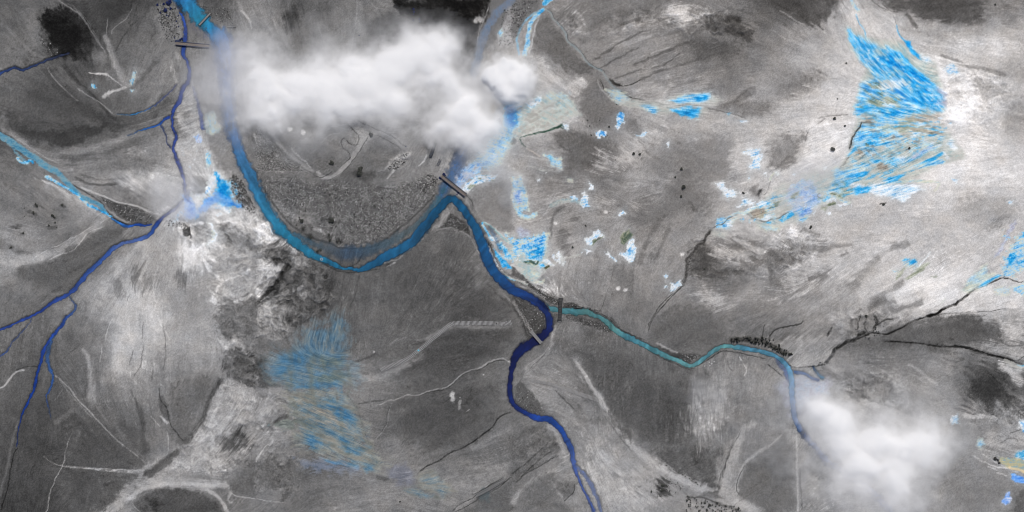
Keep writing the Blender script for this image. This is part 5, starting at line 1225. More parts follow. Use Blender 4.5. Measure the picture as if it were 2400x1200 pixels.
# right edge
mineral('h', SH, .85, '1640,700 1680,620 1720,520 1780,430 1830,420 1830,700 1700,740 1660,740', 4, 5, .8, .1, .4, 1.8)
mineral('h', BR, .95, '1680,640 1690,590 1740,570 1750,600 1720,650 1690,680', 1.8, 3, .5, -.1, .45, 2.2)
mineral('h', BR, .9, '1775,470 1790,430 1830,420 1830,470', 1.8, 3, .5, -.1, .45, 2.2)
mineral('h', BR, .8, '1750,650 1830,600 1830,640 1760,665', 1.6, 3, .8, .0, .4, 2)
mineral('h', SH, .85, '1720,820 1800,790 1830,800 1830,890 1780,870', 2.4, 4, .5, .1, .4, 2)
mineral('h', SH, .55, '1600,830 1720,800 1700,870 1600,880', 3, 5, .5, .3, .4, 2)
mineral('h', LIL, .65, '1580,620 1640,520 1720,370 1740,350 1740,380 1680,500 1620,600', 4, 3, .5, .45, .3, .8)
mineral('h', SH, .8, '1370,850 1400,760 1480,700 1540,660 1560,720 1600,740 1540,790 1480,820 1420,850', 5, 4, 1, .28, .25, 1.2)
mineral('h', BR, .8, '1470,820 1540,770 1620,735 1650,740 1560,790 1490,830', 1.6, 2, .8, .05, .35, 1.6)
mineral('h', SH, .5, '1210,940 1240,890 1260,890 1240,920', 3, 3, 1, .4, .2, 1)
mineral('h', SH, .7, '960,620 1040,620 1080,680 1030,690 960,660', 3, 5, .6, .1, .45, 2.4)
mineral('h', BR, .95, '985,640 1030,620 1055,650 1010,665', 1.2, 2.4, .4, -.12, .45, 2)
mineral('h', BR, .9, '950,625 1000,612 1000,625 960,635', .8, 1.5, .4, -.1, .4, 1.6)
mineral('h', OLV, .7, '960,760 1040,700 1120,650 1140,650 1060,720 980,770', 1.8, 2, 1.4, -.05, .4, 1.4)
mineral('h', OLV, .7, '890,770 930,700 970,680 950,730', 1.4, 2, 1.4, -.05, .4, 1.4)
mineral('h', SH, .6, '870,700 960,690 950,720 880,720', 2.4, 4, .5, .3, .4, 2)
mineral('h', OLV, .6, '1140,750 1190,735 1190,755', 1.2, 2, .8, -.05, .4, 1.4)
mineral('h', PALE, .85, '1060,680 1090,640 1120,600 1140,570', .8, 2, .8, .35, .3, 1.4, ln=4)
mineral('h', PALE, .8, '1290,60 1330,70 1335,95 1310,85', 1.2, 2, .2, .0, .4, 2)
mineral('h', PALE, .8, '1690,215 1720,210 1720,230 1695,235', 1.2, 2, .2, -.1, .4, 2)
mineral('h', PALE, .9, '600,100 760,90 940,90 1060,110 1100,130 1000,160 960,215 860,190 700,160 640,160', 3, 4, .8, .12, .35, 1.8)
mineral('h', BR, .9, '600,120 680,105 720,120 700,160 620,165', 1.8, 3, .6, -.1, .45, 1.8)
mineral('h', BR, .85, '540,30 640,10 720,0 680,40 560,50', 1.6, 3, 1, -.05, .45, 2)
mineral('h', BR, .85, '840,50 920,30 960,30 900,75 840,80', 1.6, 3, .8, -.05, .45, 2)
mineral('h', SH, .6, '940,80 1100,75 1200,85 1190,120 1170,140', 1.6, 2, .3, .4, .2, 1, ln=5)
mineral('l', BR, .85, '1740,165 1800,165 1810,180 1770,182', 1.2, 2, .6, .0, .35, 1.4)
mineral('l', CRM, .7, '1660,140 1760,160 1830,180 1830,210 1740,190', 4, 4, .8, .1, .3, 1.2)
mineral('l', PALE, .8, '1285,540 1340,520 1350,570 1300,585', 4, 4, .3, -.1, .3, 1.4)
mineral('l', SH, .75, '1465,690 1510,670 1525,730 1490,755 1465,735', 4, 3, .3, .25, .3, 1.2)
mineral('l', PALE, .85, '1770,560 1830,540 1830,660 1780,640', 3, 4, .3, -.1, .4, 2)
mineral('l', BR, .85, '1720,800 1780,770 1830,750 1830,850 1760,830', 2.4, 3, .5, .12, .4, 2)
mineral('l', [(120, 160, 190), (168, 176, 150), (188, 178, 136), (196, 186, 150)], .85, '1620,820 1700,815 1830,850 1830,920 1700,890 1650,870', 2, 3, .9, .0, .4, 1.2)
mineral('l', [(220, 196, 150), (226, 206, 170)], .8, '1700,890 1780,905 1830,935', 1, 1.5, .6, .1, .3, 1, ln=6)
mineral('l', [(60, 128, 226), (96, 156, 234), (130, 180, 240), (180, 206, 240)], .95, '1700,930 1740,925 1790,945 1815,970 1790,1000 1740,995 1710,965', 2, 2.4, .2, -.1, .4, 1.2)
mineral('l', [(90, 146, 230), (130, 172, 236), (180, 200, 236), (214, 220, 236)], .9, '1640,1120 1660,1080 1690,1065 1708,1100 1700,1140 1660,1150', 2, 3, .2, -.05, .5, 2)
PG('l', 84, .95, '1580,820 1605,815 1615,835 1590,840', 1, 1.5, .3)
L('l', 4, 70, .9, '1612,840 1636,862', .5, 1)
# drowned braids around the pool at the right bend, lilac mist painted into the ground colour
mineral('l', LIL, .45, '60,300 180,240 420,270 440,360 320,420 200,560 140,520 120,380', 10, 8, .3, .35, .3, 1)
# upper river: pale blue threads
UB = [(60, 150, 215), (110, 172, 210), (140, 178, 196), (150, 160, 160)]
mineral('c', [(104, 140, 156), (128, 146, 152), (140, 148, 148), (150, 152, 150)], .7, '220,60 270,90 290,130 340,180 375,230 390,285 440,330 490,380 530,440 570,470 620,490 660,540 700,600 760,640', .8, 1, .3, .15, .3, .8, ln=5)
L('c', 1.6, 60, .7, '230,50 280,90 300,130 350,180 385,230 400,280 450,325 500,380 540,440 580,468 630,490 668,540', .5, 1, brk=.5)
mineral('c', BR, .85, '230,30 250,0 280,-20', 1, 3, .3, .05, .4, 1.2, ln=12)
mineral('c', SH, .85, '205,75 150,130 120,200 110,300 90,380', 1, 2.4, .6, .15, .35, 1.4, ln=[8, 12])
mineral('c', BR, .85, '220,70 180,95 190,80', .8, 2, .3, .05, .4, 1.2, ln=7)
mineral('c', UB, .85, '200,80 130,110 70,180 38,250 40,320 50,380', .8, 1, .3, .1, .3, .8, ln=5)
L('c', 4, 200, .7, '190,110 160,200 140,300 120,380', .5, 2, brk=.2)
PG('c', 84, .8, '0,0 220,-10 190,60 100,130 40,230 20,300 0,300', 4, 4, .6)
PG('b', 98, .85, '1660,0 1800,-10 1800,120 1740,180 1700,260 1640,330 1560,380 1580,250 1640,100', 5, 4, .5)
PG('b', 168, .75, '1760,50 1800,40 1800,330 1720,330 1700,260 1740,180', 4, 4, .5, calm=.6)
mineral('b', SH, .8, '1700,230 1730,200 1745,240 1720,265', 2, 3, .2, .2, .4, 2)
mineral('b', [(100, 128, 160), (110, 124, 146), (112, 116, 122)], .7, '1800,0 1740,50 1680,110 1630,190 1590,280 1560,400 1530,520', 3, 3, .7, .0, .4, 1.6, ln=20)
# river banks of the upper left, stained ground
mineral('a', [(40, 60, 130), (84, 88, 110), (110, 108, 108)], .55, '1350,60 1460,150 1500,200 1560,240 1700,270 1700,500 1500,520 1460,300 1330,200', 8, 6, .4, .3, .4, 1.4)
# deposits drawn out along the flow of the water that laid them down
FEA = np.zeros((H_, W_), np.float32)
for tile, s, k_ in (('d', '540,150 780,250 1000,280 1250,560 1280,820 1000,860 600,860 560,500', .8), ('E', '200,380 1000,380 1600,420 1720,900 1200,1190 0,1190 160,800', .72), ('h', '400,-40 1200,-20 1200,140 960,230 560,200 400,160', .6),
                    ('D', '0,700 460,480 900,260 1400,260 1460,560 1100,860 560,900 20,900', .45), ('j', '60,-40 700,-100 760,400 960,900 700,960 240,760 60,340', .85), ('f', '300,1190 420,1000 660,960 700,1190', .85), ('j', '860,860 1480,860 1480,1160 980,1160', .8),
                    ('c', '640,600 1500,600 1700,880 1100,860', .7), ('h', '860,560 1240,560 1220,800 860,800', .6), ('h', '1340,640 1620,600 1660,760 1380,900', .8)):
    sl, d = poly_mask(pts(tile, s), 10, 10)
    FEA[sl] = np.maximum(FEA[sl], sstep(-10, 10, d) * k_)
FEA *= np.clip(blur(WAT, 3) * 1.8, 0, 1)
for ch in range(3):
    RGB[..., ch] += (lic(np.ascontiguousarray(RGB[..., ch]), 3, True) - RGB[..., ch]) * FEA * .75
sat = RGB - RGB.mean(-1, keepdims=True)
RGB += sat * (.12 * FEA)[..., None]
RGB *= (1 + FEA * (.10 * LF + .06 * LR + .08 * (SP - .5) + .07 * NF))[..., None]
flecks('d', BR, .7, UPF, .5, 5, 4, 1.4, 81)
flecks('d', PALE, .7, UPF, .75, 4, 4, .9, 82)
flecks('d', OLV, .7, '660,560 940,560 960,770 620,780', .6, 5, 5, 1.2, 83)
flecks('E', BR, .75, LOF, .6, 4, 4, 1.0, 84)
flecks('E', PALE, .8, '700,560 1560,500 1600,900 1000,1120 500,1140', .68, 5, 4, .5, 85)
flecks('E', OLV, .6, LOF, .75, 4, 4, 1.2, 86)
flecks('E', BRN, .55, '300,480 1480,420 1500,780 700,900', .75, 5, 4, 1.2, 87)
flecks('h', PALE, .8, '560,90 1100,80 1180,140 960,210 640,170', .5, 5, 4, .5, 88)
flecks('j', MUT, .5, '100,180 560,-40 640,260 740,600 880,860 700,880 300,740 260,360', .55, 12, 12, 1.0, 89)
flecks('j', OLM, .45, '240,60 640,100 740,560 880,860 300,740 180,420', .6, 10, 10, 1.2, 90)
L('E', [3, 4], 44, .8, '350,510 330,580 270,660 220,740 205,820 180,900', .5, 1, brk=.7)
# ------------------------------------------------------------------ rivers: masks first, so that the beds can be cut
RIV = []
def river_mask(lines, wk=1.0):
    """lines: (tile, points, widths, colours, opacities, softness, roughness)"""
    A = np.zeros((H_, W_), np.float32); COL = np.zeros((H_, W_, 3), np.float32)
    for tile, s, wd, cols, ops, soft, rough in lines:
        P = pts(tile, s)
        sl, q, t, side = line_q(P, [v * wk for v in wd], rough, 1.7)
        oi = np.interp(t, np.linspace(0, 1, len(ops)), ops).astype(np.float32)
        g = np.clip(.5 * NF[sl] + .4 * LM[sl] + .5 * NS[sl], -1, 1)
        m = (1 - sstep(1 - soft, 1 + soft * .7, q + g * soft * .9)) * oi
        m = np.clip(m * (1 + .5 * g * (1 - oi)), 0, 1)
        cc = np.stack([np.interp(t, np.linspace(0, 1, len(cols)), [c[k] for c in cols]) for k in range(3)], -1)
        cc = cc * (1 + .10 * LM[sl] + .05 * NF[sl] + .10 * (SP[sl] - .5) + .07 * np.clip(side, -1, 1))[..., None]
        edge = sstep(.45, 1.0, q)[..., None]
        cc = (cc * .88 + cc.mean(-1, keepdims=True) * .12) * (.93 + .10 * LR[sl] + .08 * NM[sl])[..., None]
        cc = cc * (1 - .12 * edge) + np.array([26, 34, 36]) * .5 * edge * .25
        u = m > A[sl]
        Aw = A[sl]; Cw = COL[sl]
        Cw[u] = cc[u]; Aw[u] = m[u]
        A[sl] = Aw; COL[sl] = Cw
    return A, COL
TEAL = (24, 122, 160); TEAL2 = (22, 104, 142); DB = (14, 88, 136); MB_ = (10, 82, 142); NV = (8, 36, 100); NV2 = (6, 20, 78); LB = (60, 84, 176)
MAIN = [('p', '395,-40 420,-12 444,14 468,42 482,56 497,72 516,90 527,120 528,168 534,234 541,300 553,335 567,373 582,404 594,432 618,478 642,520 670,550 700,576 730,597 760,608',
         [44, 42, 40, 36, 30, 30, 46, 46, 42, 38, 36, 31, 30, 29, 29, 30, 29, 27, 24, 20, 17],
         [(34, 100, 190), (28, 130, 196), (24, 146, 186), (22, 128, 180), (50, 118, 190), (70, 120, 196), (84, 132, 196), (72, 128, 190), (50, 122, 176), (40, 118, 168), (34, 120, 160), (26, 122, 160), (24, 120, 158), (22, 112, 150)],
         [.95, .97, .97, .9, .8, .62, .6, .75, .85, .88, .92, .95, .97, .97], .48, 2.8),
        ('p', '752,604 786,622 806,631 822,629 842,633 866,623 892,609 932,588 960,571 993,534 1020,498 1040,476 1058,467 1078,482 1100,512 1117,540 1130,573 1142,607 1160,640 1180,661 1202,678 1233,694 1260,711 1277,727 1287,748 1286,770 1268,791 1246,804',
         [15, 11, 8, 7, 10, 19, 24, 25, 25, 25, 24, 22, 20, 21, 21, 24, 27, 28, 27, 26, 25, 24, 21, 19, 18, 19, 22, 24],
         [(20, 110, 152), TEAL2, (20, 100, 142), (18, 96, 140), (18, 92, 138), (18, 94, 140), (12, 82, 126), (12, 82, 124), (12, 82, 124), (12, 82, 126), (12, 84, 130), (12, 78, 132), (10, 76, 134), (8, 66, 130), (8, 54, 124), (8, 38, 106), NV, NV2, (6, 20, 82)],
         [.97, .97, .96, .94, .94, .96, .97, .97, .97, .97, .97, .97, .98, .98], .28, 1.6),
        ('p', '1252,801 1232,812 1216,826 1206,844 1200,864 1196,890 1194,918 1200,942 1216,958 1240,972 1262,980 1285,982 1303,994 1318,1012 1330,1034 1341,1062 1345,1084',
         [24, 26, 24, 18, 15, 13, 13, 14, 14, 14, 17, 18, 16, 15, 15, 14, 12], [NV2, (8, 28, 92), NV2, (6, 24, 90), (6, 30, 96), (10, 36, 104), (18, 60, 150), (16, 60, 140), (18, 62, 142), (44, 84, 166), (70, 104, 184)],
         [.98, .98, .98, .98, .97, .95, .9, .96, .95, .85, .7], .28, 1.4),
        ('p', '1343,1078 1350,1106 1360,1130 1376,1164 1396,1206 1410,1240', [12, 9, 8, 8, 9, 9], [(70, 104, 184), (64, 92, 168), (70, 100, 178)], [.75, .75, .7], .4, 1.5),
        ('p', '1350,1092 1368,1112 1386,1138 1398,1166 1408,1200 1416,1240', [8, 12, 12, 10, 9, 9], [(104, 130, 190), (110, 134, 190)], [.5, .55, .6], .5, 2),
        # shallow margins of the bend
        ('p', '690,548 712,562 740,574 770,584 800,594 850,592 900,574 950,548 985,520 1012,488 1042,440', [10, 12, 16, 30, 38, 34, 28, 24, 20, 16, 14],
         [(46, 110, 140), (60, 108, 134), (74, 104, 124), (56, 100, 140), (58, 106, 134), (70, 110, 124), (60, 112, 134), (40, 114, 148)], [.6, .45, .3, .42, .42, .32, .45, .7], .8, 3),
        ('p', '1096,300 1088,335 1076,372 1062,402 1046,434 1030,462', [26, 34, 36, 34, 26, 16], [(96, 120, 160), (80, 112, 160), (64, 108, 158), (50, 108, 156)], [.5, .6, .65, .6], .6, 3),
        ('p', '1150,536 1162,560 1172,590', [12, 12, 10], [(50, 116, 160), (60, 120, 170)], [.35, .4, .2], .7, 2)]
THREAD = [('p', '404,-30 420,14 429,40 434,72 432,103 430,126 441,152 443,186 430,206 421,236 405,262 403,292 413,322 406,346 414,372 426,402 432,432 435,462', [14, 14, 12, 10, 12, 10, 9, 11, 14, 14, 8, 7, 9, 9, 12, 11, 10, 10],
           [(20, 90, 190), (22, 84, 184), (44, 76, 166), (30, 74, 170), (50, 84, 170), (54, 84, 172), (56, 82, 168), (40, 72, 160), (38, 66, 150), (50, 76, 160), (72, 92, 168), (92, 108, 172), (116, 128, 180)],
           [.95, .92, .7, .9, .82, .85, .82, .85, .85, .8, .75, .7, .5], .35, 1.6),
          ('p', '443,448 440,470', [8, 8], [(110, 130, 200)], [.3], .6, 2),
          ('p', '428,470 404,494 383,509 364,531 353,548 333,558 307,566 284,572 262,584 250,597 233,614 208,637 189,661 162,689 133,702 107,721 77,740 47,752 20,766 -30,782', [8, 11, 10, 12, 10, 13, 11, 12, 13, 12, 13, 13, 13, 11, 11, 10, 9, 8, 7, 7],
           [(60, 66, 120), (36, 62, 140), (36, 84, 176), (70, 104, 180), (80, 110, 180), (44, 86, 170), (52, 92, 176), (44, 78, 160), (38, 70, 152), (34, 66, 154), (36, 70, 156), (34, 68, 156)],
           [.8, .9, .9, .75, .8, .9, .9, .92, .92, .92], .35, 1.4),
          ('p', '160,694 170,706 177,722 168,735 156,743 143,764 126,785 112,804 100,826 95,850 90,870 86,884 78,915 66,944 55,964 48,988 43,1016 40,1046', [4, 6, 8, 8, 9, 9, 9, 9, 10, 9, 8, 9, 8, 7, 5, 4, 3, 3],
           [(70, 104, 160), (60, 100, 170), (34, 74, 164), (28, 66, 160), (20, 62, 158), (18, 58, 150), (20, 60, 150), (26, 62, 140)], [.5, .7, .9, .95, .95, .95, .9, .8], .35, 1.2),
          ('p', '140,766 124,792 114,815 110,840 116,862 124,880 119,908 110,930 114,952 119,984', [5, 10, 12, 12, 10, 9, 7, 5, 4, 3], [(40, 90, 160), (40, 92, 156), (36, 88, 160), (40, 90, 170), (50, 90, 150)], [.5, .6, .6, .7, .55, .3], .6, 2),
          ('p', '74,748 58,768 42,788 30,800 18,820 -6,846', [3, 4, 6, 5, 6, 5], [(60, 90, 150), (50, 84, 150)], [.6, .6], .5, 2)]
SIDE = [('p', '-30,196 0,174 18,164 36,159 54,164 80,154 104,144 128,134 160,124', [12, 10, 9, 9, 7, 7, 8, 8, 6], [(34, 62, 124), (40, 66, 124), (34, 54, 98), (32, 44, 76)], [.9, .9, .9, .8], .35, 1.4),]
TRIB = [('p', '396,274 384,282 374,292 348,300 324,308 300,318', [9, 7, 5, 5, 4, 3], [(30, 66, 160), (26, 90, 180), (36, 120, 190)], [.9, .9, .6], .4, 1.4),
        ('p', '272,267 300,269 330,263 362,248 390,224 414,198', [2, 3.5, 4, 4, 5, 5], [(40, 110, 160), (50, 130, 190), (70, 96, 170), (90, 100, 160)], [.5, .9, .6, .35], .5, 1.2),
        ('p', '375,293 388,312 392,336 404,350', [4, 4, 5, 7], [(40, 70, 130), (60, 80, 150)], [.7, .7], .5, 1.4),
        ('p', '452,205 462,238 470,272 476,300', [10, 8, 12, 14], [(110, 124, 180), (80, 104, 180), (84, 110, 184)], [.3, .45, .6], .6, 2.5)]
BRAID = [('p', '262,512 276,521 290,528 303,531 318,526 336,528 354,525', [6, 7, 8, 7, 6, 6, 5], [(40, 120, 190), (30, 96, 180), (24, 76, 170), (24, 70, 168)], [.9, .95, .95], .35, 1),]
GREEN = [('p', '1262,704 1276,716 1292,724 1312,728 1334,730 1352,731 1372,731 1394,739 1414,749 1440,771 1462,786 1492,800 1532,820 1566,837 1600,850 1622,858 1646,844 1672,823 1700,812 1733,815 1767,821 1800,828 1828,841 1846,858 1856,884 1857,932 1862,974 1876,1008',
          [9, 13, 15, 12, 15, 18, 17, 12, 13, 15, 16, 14, 14, 12, 10, 9, 11, 10, 10, 13, 12, 12, 12, 13, 14, 16, 15, 14],
          [(34, 110, 138), (68, 130, 142), (72, 134, 144), (62, 126, 136), (76, 128, 128), (70, 126, 132), (82, 138, 138), (62, 126, 144), (70, 136, 148), (84, 146, 152), (90, 148, 152), (78, 142, 158), (86, 148, 150), (62, 128, 158), (72, 136, 164), (76, 142, 176), (90, 154, 196), (92, 140, 200), (110, 150, 210)],
          [.85, .95, .97, .97, .97, .97, .97, .97, .96, .96, .97, .96, .95, .92, .85, .8], .28, 1.3),
         ('p', '1812,832 1826,848 1842,866 1852,890', [6, 12, 16, 14], [(70, 110, 170), (80, 116, 184)], [.5, .45, .5], .7, 3),
         ('p', '1876,1006 1900,1034 1934,1074 1984,1110 2034,1144 2084,1194 2110,1230', [14, 18, 20, 20, 22, 26, 30], [(110, 140, 195), (110, 136, 190), (96, 124, 190)], [.7, .6, .75], .5, 3)]
POOL = [('p', '1864,872 1878,874 1892,880 1906,888 1918,892', [8, 10, 9, 9, 8], [(20, 80, 140), (16, 78, 140), (40, 96, 170)], [.95, .95, .7], .35, 1.5),
        ('p', '1906,860 1914,870 1922,880 1930,886', [5, 8, 10, 9], [(18, 60, 100), (24, 90, 130), (40, 110, 140)], [.9, .85, .8], .6, 2.5)]
WATERS = [('river', MAIN, 'deep blue river swinging through the grey valley in wide bends'), ('river', THREAD, 'narrow indigo river running down the left side'), ('stream', SIDE, 'dark blue stream ending at the black scrub'),
          ('stream', TRIB, 'thin blue rills joining the narrow river'), ('stream', BRAID, 'short blue end of the braided stream'), ('river', GREEN, 'pale teal river flowing to the lower right'), ('pool', POOL, 'dark blue pools beside the teal river bend')]
allm = np.zeros((H_, W_), np.float32)
for nm, lines, lb in WATERS:
    A, COL = river_mask(lines, .8 if lines in (THREAD, SIDE, TRIB) else .93)
    RIV.append((nm, lb, A, COL))
    allm = np.maximum(allm, A)
# gravel banks a little darker along the water line
near = blur(allm, 5)
wet = np.clip(near * 1.5, 0, 1) * (1 - allm)
RGB *= (1 - .22 * wet)[..., None]

# ------------------------------------------------------------------ heights
HB = (7.0 * fbm(X, Y, 420, 101, 3)).astype(np.float32)
ridge = 1 - np.abs(fbm(X + 20 * WXn, Y + 20 * WYn, 150, 111, 4)) * 2
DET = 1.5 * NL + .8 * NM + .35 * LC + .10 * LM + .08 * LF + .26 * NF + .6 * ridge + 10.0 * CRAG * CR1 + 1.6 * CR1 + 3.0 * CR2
DET = DET + DZ
m2 = np.clip(allm * 6, 0, 1)
HT = HB + DET * (1 - m2) + (-1.0 - 1.6 * allm) * m2
def zat(px, py):
    i = int(np.clip(np.searchsorted(ax_x, px), 0, W_ - 1)); j = int(np.clip(np.searchsorted(ax_y, py), 0, H_ - 1))
    return float(HT[j, i])
def zmax(px, py, r):
    sl = bbox(px - r, py - r, px + r, py + r)
    return float(HT[sl].max())

# ------------------------------------------------------------------ materials
def s2l(c):
    c = np.clip(np.asarray(c, np.float32) / 255.0, 0, 1)
    return np.where(c <= .04045, c / 12.92, ((c + .055) / 1.055) ** 2.4)
def base_mat(name):
    m = bpy.data.materials.new(name); m.use_nodes = True
    return m, m.node_tree, m.node_tree.nodes['Principled BSDF']
def simple_mat(name, g, rough=.85, var=.35, scale=.6, metal=0.0):
    m, n, b = base_mat(name)
    c = s2l(np.array(g if isinstance(g, (tuple, list)) else (g, g, g)))
    no = n.nodes.new('ShaderNodeTexNoise'); no.inputs['Scale'].default_value = scale; no.inputs['Detail'].default_value = 5
    tc = n.nodes.new('ShaderNodeTexCoord'); n.links.new(tc.outputs['Object'], no.inputs['Vector'])
    r = n.nodes.new('ShaderNodeValToRGB')
    r.color_ramp.elements[0].position = .3; r.color_ramp.elements[1].position = .7
    r.color_ramp.elements[0].color = (*[float(v * (1 - var)) for v in c], 1); r.color_ramp.elements[1].color = (*[float(min(1, v * (1 + var))) for v in c], 1)
    n.links.new(no.outputs['Fac'], r.inputs['Fac']); n.links.new(r.outputs['Color'], b.inputs['Base Color'])
    b.inputs['Roughness'].default_value = rough; b.inputs['Metallic'].default_value = metal
    return m
def attr_mat(name, rough, noise_amt, nscale, bump=0.0, alpha=False):
    m, n, b = base_mat(name)
    at = n.nodes.new('ShaderNodeAttribute'); at.attribute_name = 'tint'
    tc = n.nodes.new('ShaderNodeTexCoord')
    no = n.nodes.new('ShaderNodeTexNoise'); no.inputs['Scale'].default_value = nscale; no.inputs['Detail'].default_value = 4; no.inputs['Roughness'].default_value = .65
    n.links.new(tc.outputs['Object'], no.inputs['Vector'])
    mr = n.nodes.new('ShaderNodeMapRange'); mr.inputs['From Min'].default_value = .25; mr.inputs['From Max'].default_value = .75
    mr.inputs['To Min'].default_value = 1 - noise_amt; mr.inputs['To Max'].default_value = 1 + noise_amt
    n.links.new(no.outputs['Fac'], mr.inputs['Value'])
    mu = n.nodes.new('ShaderNodeVectorMath'); mu.operation = 'SCALE'
    n.links.new(at.outputs['Color'], mu.inputs[0]); n.links.new(mr.outputs['Result'], mu.inputs['Scale'])
    n.links.new(mu.outputs['Vector'], b.inputs['Base Color'])
    b.inputs['Roughness'].default_value = rough
    if bump:
        bp = n.nodes.new('ShaderNodeBump'); bp.inputs['Strength'].default_value = bump; bp.inputs['Distance'].default_value = .5
        n.links.new(no.outputs['Fac'], bp.inputs['Height']); n.links.new(bp.outputs['Normal'], b.inputs['Normal'])
    if alpha: n.links.new(at.outputs['Alpha'], b.inputs['Alpha'])
    return m
M_GROUND = attr_mat('bare_ground', .95, .12, .45, .5)
M_WATER = attr_mat('river_water', .38, .06, .12, .12, alpha=True)
M_WATER.node_tree.nodes['Principled BSDF'].inputs['Specular IOR Level'].default_value = .15
M_GROUND.node_tree.nodes['Principled BSDF'].inputs['Specular IOR Level'].default_value = .15
M_CONC = simple_mat('weathered_concrete', 122, .9, .2, .5)
M_CONC_D = simple_mat('stained_concrete', 72, .9, .3, .5)
M_STEEL = simple_mat('dark_steel', (52, 56, 64), .6, .4, .8, .3)
M_STEELB = simple_mat('blue_black_steel', (36, 46, 74), .6, .4, .8, .2)
M_PLANK = simple_mat('bleached_timber', 158, .9, .22, .7)
M_PLANK2 = simple_mat('pale_timber', 138, .9, .15, .7)
M_JOIST = simple_mat('dark_timber', 46, .9, .3, .7)
M_DECKB = simple_mat('brown_deck', (112, 104, 98), .9, .2, .6)
M_LEAF = simple_mat('dark_foliage', (58, 60, 55), .95, .5, 1.2)
M_LEAFB = simple_mat('navy_foliage', (18, 34, 84), .95, .5, 1.2)
M_BARK = simple_mat('grey_bark', (62, 58, 54), .95, .3, 2)
M_PALE = simple_mat('pale_stone', 172, .9, .15, .5)
M_WHITE = simple_mat('white_stone', 225, .9, .1, .5)
M_CYAN = simple_mat('cyan_paint', (90, 190, 214), .5, .1, .5)
M_BLACK = simple_mat('black_paint', 22, .6, .2, .5)
M_ROCK = attr_mat('stones', .95, .2, 1.2)

# ------------------------------------------------------------------ mesh helpers
def new_obj(name, me, parent=None, mat=None):
    if mat is not None: me.materials.append(mat)
    o = bpy.data.objects.new(name, me); C.objects.link(o)
    if parent is not None: o.parent = parent
    return o
def tag(o, label=None, cat=None, group=None, kind=None):
    if label: o['label'] = label
    if cat: o['category'] = cat
    if group: o['group'] = group
    if kind: o['kind'] = kind
    return o
def empty(name, loc, rz=0):
    o = bpy.data.objects.new(name, None); C.objects.link(o)
    o.location = loc; o.rotation_euler = (0, 0, rz); o.empty_display_size = 2
    return o
def grid_mesh(name, Z, mask, col, alpha=None, smooth=True):
    """a mesh from the cells of the survey grid where mask is set"""
    idx = -np.ones((H_, W_), np.int64)
    c = mask[:-1, :-1] | mask[1:, :-1] | mask[:-1, 1:] | mask[1:, 1:] if mask is not None else np.ones((H_ - 1, W_ - 1), bool)
    used = np.zeros((H_, W_), bool)
    used[:-1, :-1] |= c; used[1:, :-1] |= c; used[:-1, 1:] |= c; used[1:, 1:] |= c
    idx[used] = np.arange(used.sum())
    co = np.stack([wx(X[used]), wy(Y[used]), Z[used]], -1).astype(np.float32)
    a = idx[1:, :-1][c]; b = idx[1:, 1:][c]; d = idx[:-1, 1:][c]; e = idx[:-1, :-1][c]
    F = np.stack([a, b, d, e], -1).astype(np.int32)
    me = bpy.data.meshes.new(name)
    me.vertices.add(len(co)); me.vertices.foreach_set('co', co.ravel())
    me.loops.add(F.size); me.loops.foreach_set('vertex_index', F.ravel())
    me.polygons.add(len(F)); me.polygons.foreach_set('loop_start', np.arange(0, F.size, 4, dtype=np.int32))
    me.update(calc_edges=True)
    me.polygons.foreach_set('use_smooth', np.full(len(F), smooth))
    at = me.attributes.new('tint', 'FLOAT_COLOR', 'POINT')
    cc = np.ones((len(co), 4), np.float32); cc[:, :3] = s2l(col[used])
    if alpha is not None: cc[:, 3] = alpha[used]
    at.data.foreach_set('color', cc.ravel())
    return me
class MB:
    def __init__(s): s.v = []; s.f = []; s.c = []
    def add(s, vs, fs, col=None):
        b = len(s.v); s.v += [tuple(v) for v in vs]; s.f += [tuple(i + b for i in f) for f in fs]
        if col is not None: s.c += [col] * len(vs)
        return s
    def box(s, c, size, rz=0, col=None, taper=1.0):
        hx, hy, hz = [v / 2 for v in size]; ca, sa = math.cos(rz), math.sin(rz); vs = []
        for z, k in ((-hz, 1.0), (hz, taper)):
            for x, y in ((-hx, -hy), (hx, -hy), (hx, hy), (-hx, hy)):
                x *= k; y *= k
                vs.append((c[0] + x * ca - y * sa, c[1] + x * sa + y * ca, c[2] + z))
        return s.add(vs, [(3, 2, 1, 0), (4, 5, 6, 7), (0, 1, 5, 4), (1, 2, 6, 5), (2, 3, 7, 6), (3, 0, 4, 7)], col)
    def bar(s, a, b, r, n=6):
        a = Vector(a); b = Vector(b); d = b - a; q = d.to_track_quat('Z', 'Y'); vs = []
        for p in (a, b):
            for k in range(n):
                t = 2 * math.pi * k / n
                vs.append(p + q @ Vector((r * math.cos(t), r * math.sin(t), 0)))
        fs = [(k, (k + 1) % n, n + (k + 1) % n, n + k) for k in range(n)] + [tuple(range(n))[::-1], tuple(range(n, 2 * n))]
        return s.add(vs, fs)
    def mesh(s, name):
        me = bpy.data.meshes.new(name); me.from_pydata(s.v, [], s.f); me.update()
        if s.c:
            at = me.attributes.new('tint', 'FLOAT_COLOR', 'POINT')
            at.data.foreach_set('color', np.array([list(c) + [1] for c in s.c], np.float32).ravel())
        return me
    def build(s, name, mat, parent=None): return new_obj(name, s.mesh(name), parent, mat)

# ------------------------------------------------------------------ the ground and the water
g = new_obj('ground', grid_mesh('ground', HT, None, np.clip(RGB, 6, 250)), None, M_GROUND)
tag(g, 'grey mineral valley floor and hillsides with pale streaks and blue deposits', kind='structure')
for nm, lb, A, COL in RIV:
    me = grid_mesh(nm, HB - .55, A > .03, np.clip(COL, 4, 250), np.clip(A, 0, 1))
    tag(new_obj(nm, me, None, M_WATER), lb, kind='structure')

